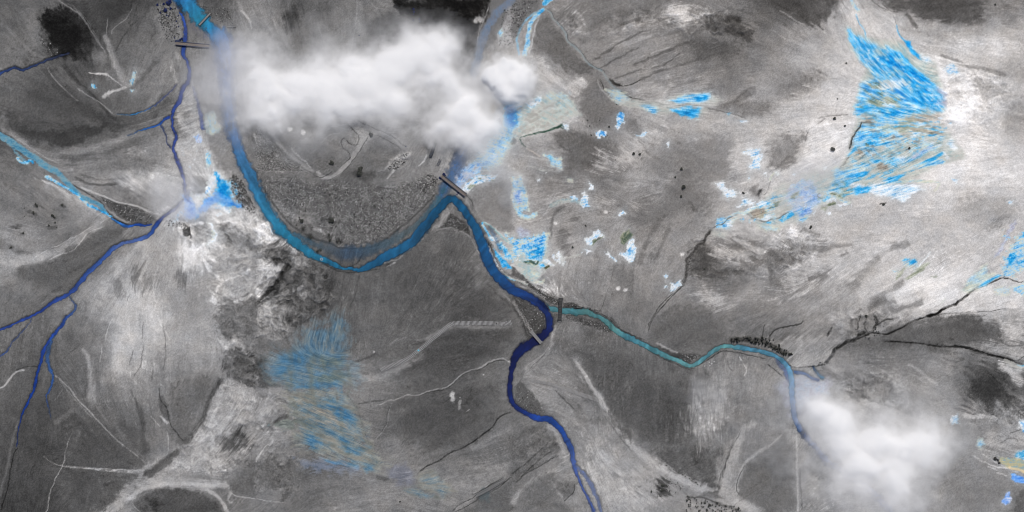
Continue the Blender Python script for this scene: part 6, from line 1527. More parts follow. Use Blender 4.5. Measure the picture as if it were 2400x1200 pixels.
# ------------------------------------------------------------------ bridges
def span(p, q):
    """base point, length and heading of something that runs from photo point p to q"""
    a = Vector((wx(p[0]), wy(p[1]), 0)); b = Vector((wx(q[0]), wy(q[1]), 0))
    return (a + b) / 2, (b - a).length, math.atan2(b.y - a.y, b.x - a.x)
def slab_bridge(name, label, p, q, wd, deck_mat, side_mat, h=3.2, piers=1, par=1.0, kerb=.7):
    c, Ln, rz = span(p, q)
    gz = min(zat(*p), zat(*q))
    t = empty(name, (c.x, c.y, gz), rz); tag(t, label, 'bridge')
    MB().box((0, 0, h - .5), (Ln, wd, 1.0)).build('deck', deck_mat, t)
    for s in (-1, 1):
        MB().box((0, s * (wd / 2 - kerb / 2 + .004), h + par / 2 + .003), (Ln - .6, kerb, par)).build('parapet', side_mat, t)
        MB().box((s * (Ln / 2 - 1.2), 0, (h - 1) / 2 - 1.6), (2.6, wd + 1.6, h + 1.8)).build('abutment', side_mat, t)
        b = MB()
        b.box((0, s * (wd / 2 - .5), h - 1.4), (Ln - 4, .7, .8)); b.build('girder', side_mat, t)
    for k in range(piers):
        x = -Ln / 2 + Ln * (k + 1) / (piers + 1)
        MB().box((x, 0, (h - 1) / 2 - 2.4), (1.4, wd - 1.5, h + 3.2)).build('pier', side_mat, t)
    return t
slab_bridge('road_bridge', 'short grey slab bridge crossing the bright blue river diagonally at the top left', (467, 59), (493, 31), 5.2, M_CONC, M_CONC_D, 4.5, 1)
slab_bridge('footbridge', 'short stubby grey bridge on bare ground right of the upper river bend', (532, 61.5), (553, 61.5), 5.0, M_CONC, M_CONC_D, 3.6, 0, 1.1)
slab_bridge('long_bridge', 'long dark bridge with blue-black sides across the narrow indigo river', (412, 101.5), (491, 108.5), 9.0, M_DECKB, M_STEELB, 4.5, 3, 1.2, 1.3)
slab_bridge('road_bridge', 'pale grey slab bridge across the navy river below the centre', (1245, 777), (1269, 804.5), 7.0, M_CONC, M_PLANK2, 4.5, 1, .8, .8)
# twin girder bridge
def girder_bridge():
    p, q = (1034, 412), (1092, 458)
    c, Ln, rz = span(p, q); t = empty('girder_bridge', (c.x, c.y, min(zat(*p), zat(*q))), rz)
    tag(t, 'long black twin-girder bridge with open middle over the hazy blue river', 'bridge')
    for s in (-1, 1):
        b = MB(); b.box((0, s * 4.2, 5.2), (Ln, 1.1, 1.8)); b.build('girder', M_STEELB, t)
        b = MB()
        n = 18
        for k in range(n + 1):
            x = -Ln / 2 + Ln * k / n; b.box((x, s * 4.2, 6.7), (.35, .35, 1.2))
        b.box((0, s * 4.2, 7.4), (Ln, .4, .25)); b.build('railing', M_STEELB, t)
    MB().box((0, 0, 4.5), (Ln - 1, 7.2, .5)).build('deck', M_DECKB, t)
    for k in range(9):
        x = -Ln / 2 + Ln * (k + .5) / 9
        MB().box((x, 0, 5.0), (.6, 7.2, .5)).build('crossbeam', M_STEEL, t)
    for x in (-Ln / 2 + 3, -Ln / 6, Ln / 6, Ln / 2 - 3):
        b = MB()
        for s in (-1, 1): b.box((x, s * 4.2, 1.6), (2.2, 2.6, 6.4), 0, None, .7)
        b.box((x, 0, 4.0), (1.2, 9, .6)); b.build('pier', M_STEEL, t)
girder_bridge()
# truss bridge on the teal river
def truss_bridge():
    p, q = (1314.5, 699), (1311.5, 752)
    c, Ln, rz = span(p, q); t = empty('truss_bridge', (c.x, c.y, min(zat(*p), zat(*q))), rz)
    tag(t, 'dark steel truss bridge like a ladder across the teal river right of the fork', 'bridge')
    n = 14
    for s in (-1, 1):
        b = MB(); y = s * 3.9
        b.box((0, y, 4.0), (Ln, .7, .7)); b.box((0, y, 8.4), (Ln - 7, .7, .7)); b.build('truss_chord', M_STEEL, t)
        b = MB()
        for k in range(n):
            x0 = -Ln / 2 + Ln * k / n; x1 = -Ln / 2 + Ln * (k + 1) / n; u = k % 2
            b.bar((x0, y, 4.0 if u else 8.2), (x1, y, 8.2 if u else 4.0), .28)
        b.build('truss_web', M_STEEL, t)
    for k in range(n + 1):
        x = -Ln / 2 + Ln * k / n
        MB().box((x, 0, 8.9 if 0 < k < n else 4.5), (.75, 8.8, .4)).build('crossbeam', M_JOIST, t)
    MB().box((0, 0, 3.5), (Ln, 7.0, .4)).build('deck', M_CONC_D, t)
    for s in (-1, 1):
        MB().box((s * (Ln / 2 - 1), 0, .6), (3.4, 11, 5.6)).build('abutment', M_CONC_D, t)
        b = MB(); b.box((s * (Ln / 2 + 1.8), 0, 3.4), (3.4, 5.4, .6)); b.build('approach_slab', M_CONC, t)
    MB().box((2, 0, 1), (1.6, 8, 6)).build('pier', M_CONC_D, t)
truss_bridge()

# ------------------------------------------------------------------ boardwalks of single planks
def along(P, step):
    out = []; d = 0.0; nxt = 0.0
    for i in range(len(P) - 1):
        (x1, y1), (x2, y2) = P[i], P[i + 1]; Ls = math.hypot(x2 - x1, y2 - y1)
        while nxt <= d + Ls:
            u = (nxt - d) / Ls; out.append((x1 + (x2 - x1) * u, y1 + (y2 - y1) * u, math.atan2(-(y2 - y1), x2 - x1)))
            nxt += step
        d += Ls
    return out
def boardwalk(name, label, s, step, plen, pw, mp, mj, lift=1.3, skew=0.0, rails=False, taper=(1, 1)):
    P, _ = smooth_line(pts('p', s), [1] * len(s.split()))
    A_ = along(P, step)
    x0, y0, _a = A_[len(A_) // 2]; z0 = zat(x0, y0)
    t = empty(name, (wx(x0), wy(y0), z0)); tag(t, label, 'walkway')
    b = MB(); pm = MB().box((0, 0, 0), (pw, plen, .35)).mesh('plank'); pm.materials.append(mp)
    zz = np.array([zmax(a[0], a[1], 4) for a in A_]); k_ = np.ones(9) / 9
    zz = np.convolve(np.pad(zz, 4, mode='edge'), k_, 'valid') + lift - z0
    for k, (x, y, a) in enumerate(A_):
        f = k / max(1, len(A_) - 1); wd = plen * (taper[0] + (taper[1] - taper[0]) * f)
        o = bpy.data.objects.new('plank', pm); C.objects.link(o); o.parent = t
        o.location = (wx(x) - wx(x0), wy(y) - wy(y0), float(zz[k]) + rnd.uniform(-.05, .05))
        o.rotation_euler = (0, 0, a + skew + rnd.uniform(-.05, .05)); o.scale = (rnd.uniform(.85, 1.15), wd / plen * rnd.uniform(.92, 1.06), 1)
        if k:
            xp, yp, ap = A_[k - 1]; ln = math.hypot(x - xp, y - yp)
            for sd in (-1, 1):
                ox = -math.sin(a) * sd * wd * .28; oy = math.cos(a) * sd * wd * .28
                b.box((wx((x + xp) / 2) - wx(x0) + ox, wy((y + yp) / 2) - wy(y0) + oy, float(zz[k]) - .42), (ln + .15, .5, .4), a)
            if k % 4 == 0: b.box((wx(x) - wx(x0), wy(y) - wy(y0), float(zz[k]) - 1.6), (.5, wd * .6, 2.2), a)
    b.build('joists', mj, t)
    if rails:
        for sd in (-1, 1):
            r_ = MB()
            for k, (x, y, a) in enumerate(A_):
                ox = -math.sin(a) * sd * (plen / 2 + .5); oy = math.cos(a) * sd * (plen / 2 + .5)
                r_.box((wx(x) - wx(x0) + ox, wy(y) - wy(y0) + oy, float(zz[k]) + .4), (.6, .9, 1.8), a)
                r_.box((wx(x) - wx(x0) + ox, wy(y) - wy(y0) + oy, float(zz[k]) + 1.4), (step + .2, .5, .3), a)
            r_.build('railing', M_JOIST, t)
    return t, A_, zz + z0
bw, A1, Z1 = boardwalk('boardwalk', 'long pale slatted boardwalk bending across the dark slope in the middle', '893,867 925,854 960,838 985,818 1010,798 1036,776 1056,760 1072,757 1100,757 1130,757 1160,758 1180,759 1199,755', 2.85, 9.5, 1.25, M_PLANK, M_JOIST, 1.4, .12)
boardwalk('boardwalk', 'faint pale slatted boardwalk on light sand right of the navy river', '1245,891 1262,894 1290,900 1318,909 1345,918 1370,927 1403,938', 2.9, 8.5, 1.5, M_PLANK2, M_PLANK2, .9, .25, taper=(.8, 1.25))
def platform():
    t, A_, zz = boardwalk('railed_platform', 'narrow railed platform on the slope at the bottom centre', '1116,1160 1135,1151 1160,1136 1183,1122', 2.6, 9.0, 1.5, M_CONC, M_JOIST, 1.2, 0, rails=True)
platform()
def crate(name, label, cat, px, py, z, size, mat, rz):
    t = empty(name, (wx(px), wy(py), z), R(rz)); tag(t, label, cat)
    MB().box((0, 0, size[2] / 2), size, 0, None, .96).build('body', mat, t)
    MB().box((0, 0, size[2] + .12), (size[0] * 1.08, size[1] * 1.08, .24)).build('lid', mat, t)
def z_on(A_, Z_, px, py):
    k = min(range(len(A_)), key=lambda i: (A_[i][0] - px) ** 2 + (A_[i][1] - py) ** 2)
    return float(Z_[k]) + .2
crate('box', 'small bright cyan box sitting on the slatted boardwalk', 'box', 981, 821, z_on(A1, Z1, 981, 821), (3.6, 3.2, 1.6), M_CYAN, 40)
crate('box', 'small black box sitting near the right end of the boardwalk', 'box', 1163.5, 758, z_on(A1, Z1, 1163, 758), (3.4, 3.2, 1.8), M_BLACK, 8)
# low dark shed and rack beside the haze
def shed():
    p, q = (1009, 367), (1021, 335); c, Ln, rz = span(p, q)
    t = empty('shed', (c.x, c.y, zat(1014, 352)), rz); tag(t, 'narrow dark shed on bare ground, upper end lost in mist', 'shed')
    MB().box((0, 0, 1.6), (Ln, 6.6, 3.6)).build('wall', M_CONC_D, t)
    b = MB(); hx, hy = Ln / 2 + .4, 3.8
    b.add([(-hx, -hy, 3.4), (hx, -hy, 3.4), (hx, hy, 3.4), (-hx, hy, 3.4), (-hx, 0, 5.0), (hx, 0, 5.0)], [(0, 1, 5, 4), (2, 3, 4, 5), (0, 4, 3), (1, 2, 5), (3, 2, 1, 0)])
    b.build('roof', M_STEEL, t)
    MB().box((-Ln / 2 - .06, 0, 1.4), (.2, 3, 2.8)).build('door', M_BLACK, t)
shed()
def rack():
    t = empty('pipe_rack', (wx(1029), wy(381), zat(1029, 381)), R(68)); tag(t, 'small dark ladder-like pipe rack on the ground above the black girder bridge', 'rack')
    for k in range(5): MB().box((-7 + 3.4 * k, rnd.uniform(-1, 1), 2.2), (.8, 6.2, .5)).build('rung', M_STEELB, t)
    b = MB()
    for s in (-1, 1): b.box((0, s * 2.2, 1.8), (16, .5, .4))
    for x in (-7, 0, 6):
        for s in (-1, 1): b.box((x, s * 2.2, .5), (.5, .5, 2.6))
    b.build('frame', M_STEEL, t)
rack()
def ring(px, py, r):
    t = empty('well_ring', (wx(px), wy(py), float(zat(px, py)) + 1.4)); tag(t, 'small white concrete ring standing in the blue river below the gravel plain', 'ring')
    b = MB(); n = 14; vs = []
    for rr, z in ((r, -2.5), (r, 1.2), (r * .62, 1.2), (r * .62, -2.5)):
        for k in range(n): a = 2 * math.pi * k / n; vs.append((rr * math.cos(a), rr * math.sin(a), z))
    fs = []
    for j in range(3):
        for k in range(n): fs.append((j * n + k, j * n + (k + 1) % n, (j + 1) * n + (k + 1) % n, (j + 1) * n + k))
    b.add(vs, fs); b.build('wall', M_PLANK, t)
    MB().add([(r * .6 * math.cos(2 * math.pi * k / n), r * .6 * math.sin(2 * math.pi * k / n), .3) for k in range(n)], [tuple(range(n))]).build('cover', M_CYAN, t)
ring(753.5, 607.5, 3.4)

ORD = 'first second third fourth fifth sixth seventh eighth ninth tenth eleventh twelfth thirteenth fourteenth fifteenth sixteenth'.split()
def ranked(label, spots_):
    """one label for each, told apart by the order from the left"""
    if not 1 < len(spots_) <= 16: return [label] * len(spots_)
    o = sorted(range(len(spots_)), key=lambda i: spots_[i][0]); out = [None] * len(spots_)
    for k, i in enumerate(o): out[i] = label + (', leftmost of the group' if k == 0 else ', rightmost of the group' if k == len(o) - 1 else ', %s from the left' % ORD[k])
    return out
# ------------------------------------------------------------------ shrubs and trees
def crown_mesh(seed, r=1.0, h=1.0, n=130, leaf=.26):
    q = random.Random(seed); b = MB()
    lobes = [(q.uniform(-.5, .5), q.uniform(-.5, .5), q.uniform(.35, .8), q.uniform(.4, .62)) for _ in range(6)]
    for k in range(n):
        lx, ly, lz, lr = q.choice(lobes)
        u = Vector((q.gauss(0, 1), q.gauss(0, 1), q.gauss(0, 1))).normalized() * lr * q.uniform(.6, 1)
        c = Vector((lx + u.x, ly + u.y, max(.15, lz + u.z * .7))); nrm = (u + Vector((0, 0, .4)) + Vector((q.uniform(-.4, .4), q.uniform(-.4, .4), 0))).normalized()
        t1 = nrm.orthogonal().normalized(); t2 = nrm.cross(t1); s = leaf * q.uniform(.6, 1.2)
        b.add([(c + t1 * s) * 1.0, (c + t2 * s * .8), (c - t1 * s), (c - t2 * s * .8)], [(0, 1, 2, 3)])
    return b.mesh('crown')
def cone_mesh(seed):
    q = random.Random(seed); b = MB(); n = 9
    for j in range(5):
        z0 = .12 + j * .17; r = .34 * (1 - j * .18); z1 = z0 + .26
        vs = [(0, 0, z1)]
        for k in range(n):
            a = 2 * math.pi * k / n + j; rr = r * (q.uniform(.6, 1.15)); vs.append((rr * math.cos(a), rr * math.sin(a), z0 + q.uniform(-.03, .03)))
        b.add(vs, [(0, 1 + k, 1 + (k + 1) % n) for k in range(n)])
    return b.mesh('crown')
def trunk_mesh(h=.6, r=.08):
    b = MB(); b.bar((0, 0, -.2), (0, 0, h), r, 6); b.bar((0, 0, h * .5), (.25, .1, h * .95), r * .5, 5); b.bar((0, 0, h * .45), (-.2, -.18, h * .9), r * .5, 5)
    return b.mesh('trunk')
CR = [crown_mesh(i) for i in range(5)]; CRB = [crown_mesh(20 + i) for i in range(3)]; CN = [cone_mesh(i) for i in range(4)]
for m_ in CR: m_.materials.append(M_LEAF)
for m_ in CRB: m_.materials.append(M_LEAFB)
for m_ in CN: m_.materials.append(M_LEAF)
TR = trunk_mesh(); TR.materials.append(M_BARK); TRC = trunk_mesh(.9, .03); TRC.materials.append(M_BARK)
def plant(name, label, cat, px, py, r, h, crowns, trunk, group=None):
    t = empty(name, (wx(px), wy(py), zat(px, py) - .1), rnd.uniform(0, 6.28)); tag(t, label, cat, group)
    for nm, me in (('crown', rnd.choice(crowns)), ('trunk', trunk)):
        o = bpy.data.objects.new(nm, me); C.objects.link(o); o.parent = t; o.scale = (r, r, h)
    return t
def shrubs(label, group, spots_, navy=False, hk=1.0):
    for (x, y, r), lb_ in zip(spots_, ranked(label, spots_)):
        plant('shrub', lb_, 'shrub', x, y, r * .85, r * .8 * hk, CRB if navy else CR, TR, group if len(spots_) > 1 else None)
shrubs('dark shrub on the plain left of the braided stream', 'shrubs on the left plain', [(87, 483, 4), (80, 499, 4.5), (84, 478, 3), (147, 481, 3.4), (123, 505, 5), (128, 509, 4), (115, 528, 3), (130, 522, 3), (56, 546, 3.2), (58, 488, 2), (58, 507, 2), (127, 492, 2), (133, 533, 2), (38, 536, 2), (27, 579, 3), (24, 582, 2)])
shrubs('dark bushy thicket beside the upper loop road, round when seen from above', None, [(870, 316, 7.5)])
for (x, y, r), lb in zip([(777, 383, 7), (843, 404, 11), (846, 396, 7), (707, 517, 6.5), (777, 518, 8)], ['black bush in the hollow left of the loop road', 'large black bush on the knoll above the gravel plain', 'smaller black bush touching the top of the knoll bush', 'dark bush at the left end of the gravel plain', 'broad dark bush on the gravel plain under the knoll']):
    shrubs(lb, None, [(x, y, r)])
shrubs('round dark bush on the lower gravel edge', 'bushes on the lower gravel edge', [(710, 536, 4.5), (727, 555, 4), (727, 559, 3), (771, 551, 4.6), (772, 563, 4.4), (792, 566, 3.2), (745, 589, 4.5), (751, 586, 3.4), (786, 556, 2.4), (1068, 0 + 560, 0.01)][:9])
shrubs('navy thicket by the river at the top left', 'navy thickets at the top left', [(395, 8, 7), (399, 4, 6), (388, 24, 6), (369, 12, 4), (400, 20, 4), (391, 36, 2.5), (396, 38, 2), (384, 10, 4), (376, 30, 2.4)], True)
shrubs('dark bush at the left end of the long bridge', 'bushes at the long bridge', [(427, 91, 4), (423, 93, 3), (412, 97, 3), (418, 97, 3), (409, 89, 2), (414, 50, 2.4), (419, 37, 2), (419, 62, 2)], True)
shrubs('small navy bush in the dark field below the top edge', 'navy bushes in the dark field', [(969, 22, 3.6), (970, 28, 3.4), (969, 34, 2.6), (983, 45, 3.2), (984, 51, 2.8), (969, 48, 3.2)], True)
shrubs('lone small navy bush above the long cloud', None, [(842, 83, 2.4)], True)
shrubs('lone small navy bush on the right arm of the loop road', None, [(951, 343, 2.4)], True)
shrubs('navy bush at the left end of the black girder bridge', 'bushes at the girder bridge', [(1032, 417, 4.5), (1040, 408, 4), (1043, 411, 3), (1074, 452, 3), (1071, 456, 2.4)], True)
for (x, y, r), lb in zip([(1485, 361, 4.6), (1499, 361, 3.8), (1598, 396, 4.5), (1583, 415, 3.6), (1602, 437, 7.5), (1597, 461, 4.5), (1428, 297, 3), (1382, 296, 2.4), (1386, 317, 3), (1373, 529, 3), (1342, 579, 3.4), (1652, 630, 3.4), (1900, 532, 5), (2070, 479, 4), (1955, 277, 4.6), (1980, 295, 3.4), (1950, 350, 7), (1962, 232, 2.6), (1983, 148, 3), (2130, 348, 4), (2333, 10, 3), (938, 1175, 2.8), (1526, 1151, 3.4), (1553, 1137, 5.5), (1552, 1149, 5), (1743, 452, 4), (2030, 741, 5)],
        ['left and larger of two dark bushes side by side on the upper middle plain', 'right and smaller of two dark bushes side by side on the upper middle plain', 'topmost dark bush in the ragged column right of the centre plain', 'small dark bush second down the ragged column', 'widest black bush of the ragged column right of the centre plain', 'lowest dark bush of the ragged column', 'dark bush right of the small blue-and-white pool', 'tiny dark bush above the oval pale-blue pool', 'dark bush touching the left side of the oval pale-blue pool', 'tiny dark bush above the white ragged patch in the middle', 'small dark bush left of the white ragged patch', 'tiny dark bush on the streaky slope right of the dry gully', 'black bush under the pale blue flats at right', 'small dark bush on the pale plain below the blue fan', 'dark bush on the left edge of the blue fan', 'small dark bush beside the dark line entering the fan', 'large dark bush on the white ground left of the fan', 'tiny dark bush on grey ground left of the fan narrows', 'tiny dark bush near the upper left margin of the fan', 'brown-dark bush inside the lower blue fan', 'small dark bush at the top right edge', 'small dark bush at the bottom left of centre', 'small dark bush on pale sand, lower of the pair by the track', 'ragged dark thicket beside the pale track at the bottom', 'ragged dark thicket just under the other by the pale track', 'dark bush above the olive strip of the blue flats', 'dark bush at the head of the branching gully']):
    shrubs(lb, None, [(x, y, r)])
shrubs('dark bush along the pale track near the bottom', 'bushes along the pale track', [(1562 + 7.4 * k + rnd.uniform(-2, 2), 1091 + 4.4 * k + rnd.uniform(-1.5, 1.5), rnd.uniform(1, 2.4)) for k in range(12)])
def conifers(label, group, spots_, hs=(8, 13)):
    for x, y in spots_:
        h = rnd.uniform(*hs); plant('conifer_tree', label, 'tree', x, y, h * .62, h, CN, TRC, group)
sp_ = []
for k in range(120):
    u = rnd.random(); bx = np.interp(u, [0, .25, .5, .75, 1], [1708, 1745, 1782, 1815, 1840]); by = np.interp(u, [0, .25, .5, .75, 1], [800, 801, 806, 818, 834])
    o_ = rnd.random() ** 1.4 * np.interp(u, [0, .4, .7, 1], [7, 16, 20, 12]); sp_.append((bx + o_ * .35 + rnd.uniform(-3, 3), by - o_ + 1))
sp_ += [(1852 + rnd.uniform(-6, 6), 831 + rnd.uniform(-3, 3)) for _ in range(8)]
conifers('dark conifer in the dense belt above the teal river', 'conifers along the teal river', sp_, (7, 12))
conifers('dark green conifer in the clump above the dark blue pool', 'conifers above the blue pool', [(1926 + rnd.uniform(-8, 8), 852 + rnd.uniform(-5, 5)) for _ in range(12)], (5, 8))
sp_ = []
while len(sp_) < 120:
    x = rnd.uniform(1606, 1735); y = rnd.uniform(1160, 1204)
    if y > 1160 + (x - 1606) * .22 and y > 1150 + abs(x - 1650) * .1: sp_.append((x, y))
conifers('small dark conifer in the comb-like plantation at the bottom edge', 'conifers in the bottom plantation', sp_, (5.5, 9))
conifers('dark tree in the thicket above the gully junction at the right', 'trees above the gully junction', [(2030 + rnd.gauss(0, 22), 778 + rnd.gauss(0, 7)) for _ in range(22)] + [(2052 + rnd.gauss(0, 3), 748 + k * 4) for k in range(8)], (4, 8))
conifers('dark tree in the strip along the dry gully', 'trees along the dry gully', [(np.interp(v, [0, .3, .6, 1], [1660, 1625, 1610, 1600]) + rnd.uniform(-6, 4), np.interp(v, [0, .3, .6, 1], [545, 590, 640, 680])) for v in [k / 23 for k in range(24)]], (3, 6))
conifers('dark shrubby tree on the black hump left of the main river', 'trees left of the main river', [(np.interp(v, [0, 1], [552, 582]) + rnd.uniform(-9, 9), np.interp(v, [0, 1], [412, 470])) for v in [k / 27 for k in range(28)]], (2.5, 4.5))

# ------------------------------------------------------------------ stones
def stone_mesh(q, flat=.6):
    v = [Vector((1, 0, 0)), Vector((0, 1, 0)), Vector((-1, 0, 0)), Vector((0, -1, 0)), Vector((0, 0, flat)), Vector((0, 0, -flat))]
    v = [p * q.uniform(.7, 1.25) for p in v]
    return v, [(0, 1, 4), (1, 2, 4), (2, 3, 4), (3, 0, 4), (1, 0, 5), (2, 1, 5), (3, 2, 5), (0, 3, 5)]
def scatter(name, label, regions, seed, fat=1.0):
    """loose stones that nobody could count: (tile, outline, number, small, large, share of pale ones)"""
    q = random.Random(seed); b = MB()
    for tile, s, n, r0, r1, pale in regions:
        P = pts(tile, s); xs = [p[0] for p in P]; ys = [p[1] for p in P]; k = 0
        while k < n:
            x = q.uniform(min(xs), max(xs)); y = q.uniform(min(ys), max(ys)); ins = False
            for i in range(len(P)):
                (x1, y1), (x2, y2) = P[i], P[(i + 1) % len(P)]
                if (y1 > y) != (y2 > y) and x < (x2 - x1) * (y - y1) / (y2 - y1) + x1: ins = not ins
            if not ins: continue
            k += 1
            i_ = min(W_ - 1, int(np.searchsorted(ax_x, x))); j_ = min(H_ - 1, int(np.searchsorted(ax_y, y)))
            if NM[j_, i_] + .8 * NF[j_, i_] < q.uniform(-1.1, .5): continue
            v, f = stone_mesh(q); r = r0 + (r1 - r0) * q.random() ** 2.5; a = q.uniform(0, 6.28); z = zat(x, y)
            gv = q.uniform(120, 180) if q.random() < pale * .6 else q.uniform(34, 84)
            c = s2l(np.array([gv, gv, gv * .99])); c = tuple(float(t) for t in c)
            ca, sa = math.cos(a), math.sin(a)
            b.add([(wx(x) + r * (p.x * ca - p.y * sa), wy(y) + r * (p.x * sa + p.y * ca), z + r * (p.z + .15)) for p in v], f, c)
    o = b.build(name, M_ROCK); tag(o, label, kind='stuff')
GP = '60,80 250,80 440,100 620,90 900,130 1100,80 1290,110 1230,200 1110,300 1000,400 860,480 720,530 600,500 560,400 430,330 300,270 180,240 100,180'
scatter('gravel', 'pale and dark gravel strewn over the plain inside the river bend', [('f', GP, 11000, .45, 1.3, .4), ('f', '650,250 900,200 1000,400 860,470 700,420', 2400, .5, 1.4, .5), ('b', '0,900 200,1080 330,1200 0,1200', 1500, .5, 1.3, .35), ('f', '1130,60 1230,20 1290,60 1200,160 1120,120', 420, .9, 2.2, .45),
        ('b', '920,1190 1000,1100 1080,1070 1060,1130 980,1200', 260, 1, 2.4, .8), ('f', '1370,310 1490,400 1420,430 1320,390', 300, .7, 1.5, .5)], 3)
scatter('river_gravel', 'dark rubble along the river banks and side channels', [('a', '1100,30 1240,60 1270,280 1180,300 1120,160', 520, .8, 2.4, .2), ('a', '1360,40 1620,60 1640,200 1480,120', 500, .7, 1.8, .25), ('e', '1640,20 1700,60 1790,260 1790,300 1700,260 1620,120', 700, .8, 2.2, .2), ('e', '700,190 960,270 1080,330 1040,370 900,350', 500, .8, 2.0, .25),
        ('g', '80,760 260,890 330,900 330,950 240,920 130,830', 300, .7, 1.7, .35), ('g', '360,930 480,955 620,985 440,965', 260, .9, 2.2, .15), ('g', '360,1010 600,1060 740,1140 640,1130 440,1050', 260, .8, 1.8, .3), ('g', '20,890 200,980 240,1040 230,1110 150,1170 60,1040', 420, .7, 1.8, .35),
        ('f', '1590,490 1650,500 1700,640 1740,700 1700,700 1640,600', 220, .7, 1.5, .6), ('k', '30,300 110,330 200,440 230,510 100,490 30,430', 220, .7, 1.7, .35), ('c', '0,40 60,0 190,0 60,180 20,280 0,280', 420, .8, 2.2, .2), ('b', '1730,60 1800,60 1800,320 1710,320', 320, .8, 1.8, .2),
        ('k', '1200,90 1330,100 1260,140 1150,130', 200, .7, 1.8, .7), ('e', '1190,340 1330,380 1300,410 1180,390', 200, .8, 2, .5), ('a', '270,230 420,360 380,400 300,370', 240, .8, 2, .2), ('k', '1010,960 1100,960 1260,1020 1180,1060 1020,1100', 240, .7, 2, .1)], 5)
# single boulders
BM = []
for k in range(4):
    q = random.Random(70 + k); bm = bmesh.new(); bmesh.ops.create_icosphere(bm, subdivisions=1, radius=1)
    for v in bm.verts: v.co *= q.uniform(.75, 1.2); v.co.z *= .7
    for nm_, mt in (('dark', M_JOIST), ('pale', M_PALE)):
        me = bpy.data.meshes.new('boulder'); bm.to_mesh(me); me.materials.append(mt); BM.append((nm_, me))
    bm.free()
def boulders(label, group, spots_, tone_='dark'):
    ms = [m for n_, m in BM if n_ == tone_]
    for (x, y, r), lb_ in zip(spots_, ranked(label, spots_)):
        o = bpy.data.objects.new('boulder', rnd.choice(ms)); C.objects.link(o)
        o.location = (wx(x), wy(y), zat(x, y) + r * .25); o.scale = (r, r * rnd.uniform(.7, 1), r * .8); o.rotation_euler = (0, 0, rnd.uniform(0, 6))
        tag(o, lb_, 'boulder', group if len(spots_) > 1 else None)
boulders('dark boulder among the gravel inside the river bend', 'dark boulders on the gravel plain', [(rnd.uniform(690, 900), rnd.uniform(445, 540), rnd.uniform(1.8, 2.6)) for _ in range(40)])
boulders('white boulder among the gravel inside the river bend', 'white boulders on the gravel plain', [(rnd.uniform(690, 960), rnd.uniform(440, 530), rnd.uniform(1.2, 1.8)) for _ in range(34)], 'pale')
boulders('small dark boulder left of the twin bushes', 'boulders on the upper middle plain', [(1377, 282, 1.6), (1405, 282, 1.6), (1366, 284, 1.3), (1399, 321, 1.6), (1409, 321, 1.8), (1420, 321, 2), (1424, 318, 1.4), (1442, 375, 1.8), (1445, 245, 1.8), (1398, 286, 1.1), (1425, 262, 1.3), (1507, 353, 1.2)])
boulders('dark boulder by the yellowish pool at right', 'boulders by the yellowish pool', [(2332, 1075, 5.2), (2338, 1078, 3.2), (2341, 1085, 3.4)])
boulders('pale rock on the lower bank of the teal river', 'pale rocks below the teal river', [(1674, 848, 2.4), (1668, 853, 2.8), (1664, 857, 2.2), (1652, 858, 1.8), (1663, 849, 1.8)], 'pale')
boulders('pale rock on the dark slope left of the navy river', 'pale rocks on the dark slope', [(1061, 927, 2.2), (1060, 934, 2.4), (1062, 922, 1.6), (1078, 932, 1.6), (877, 825, 1.8), (1133, 878, 1.6)], 'pale')
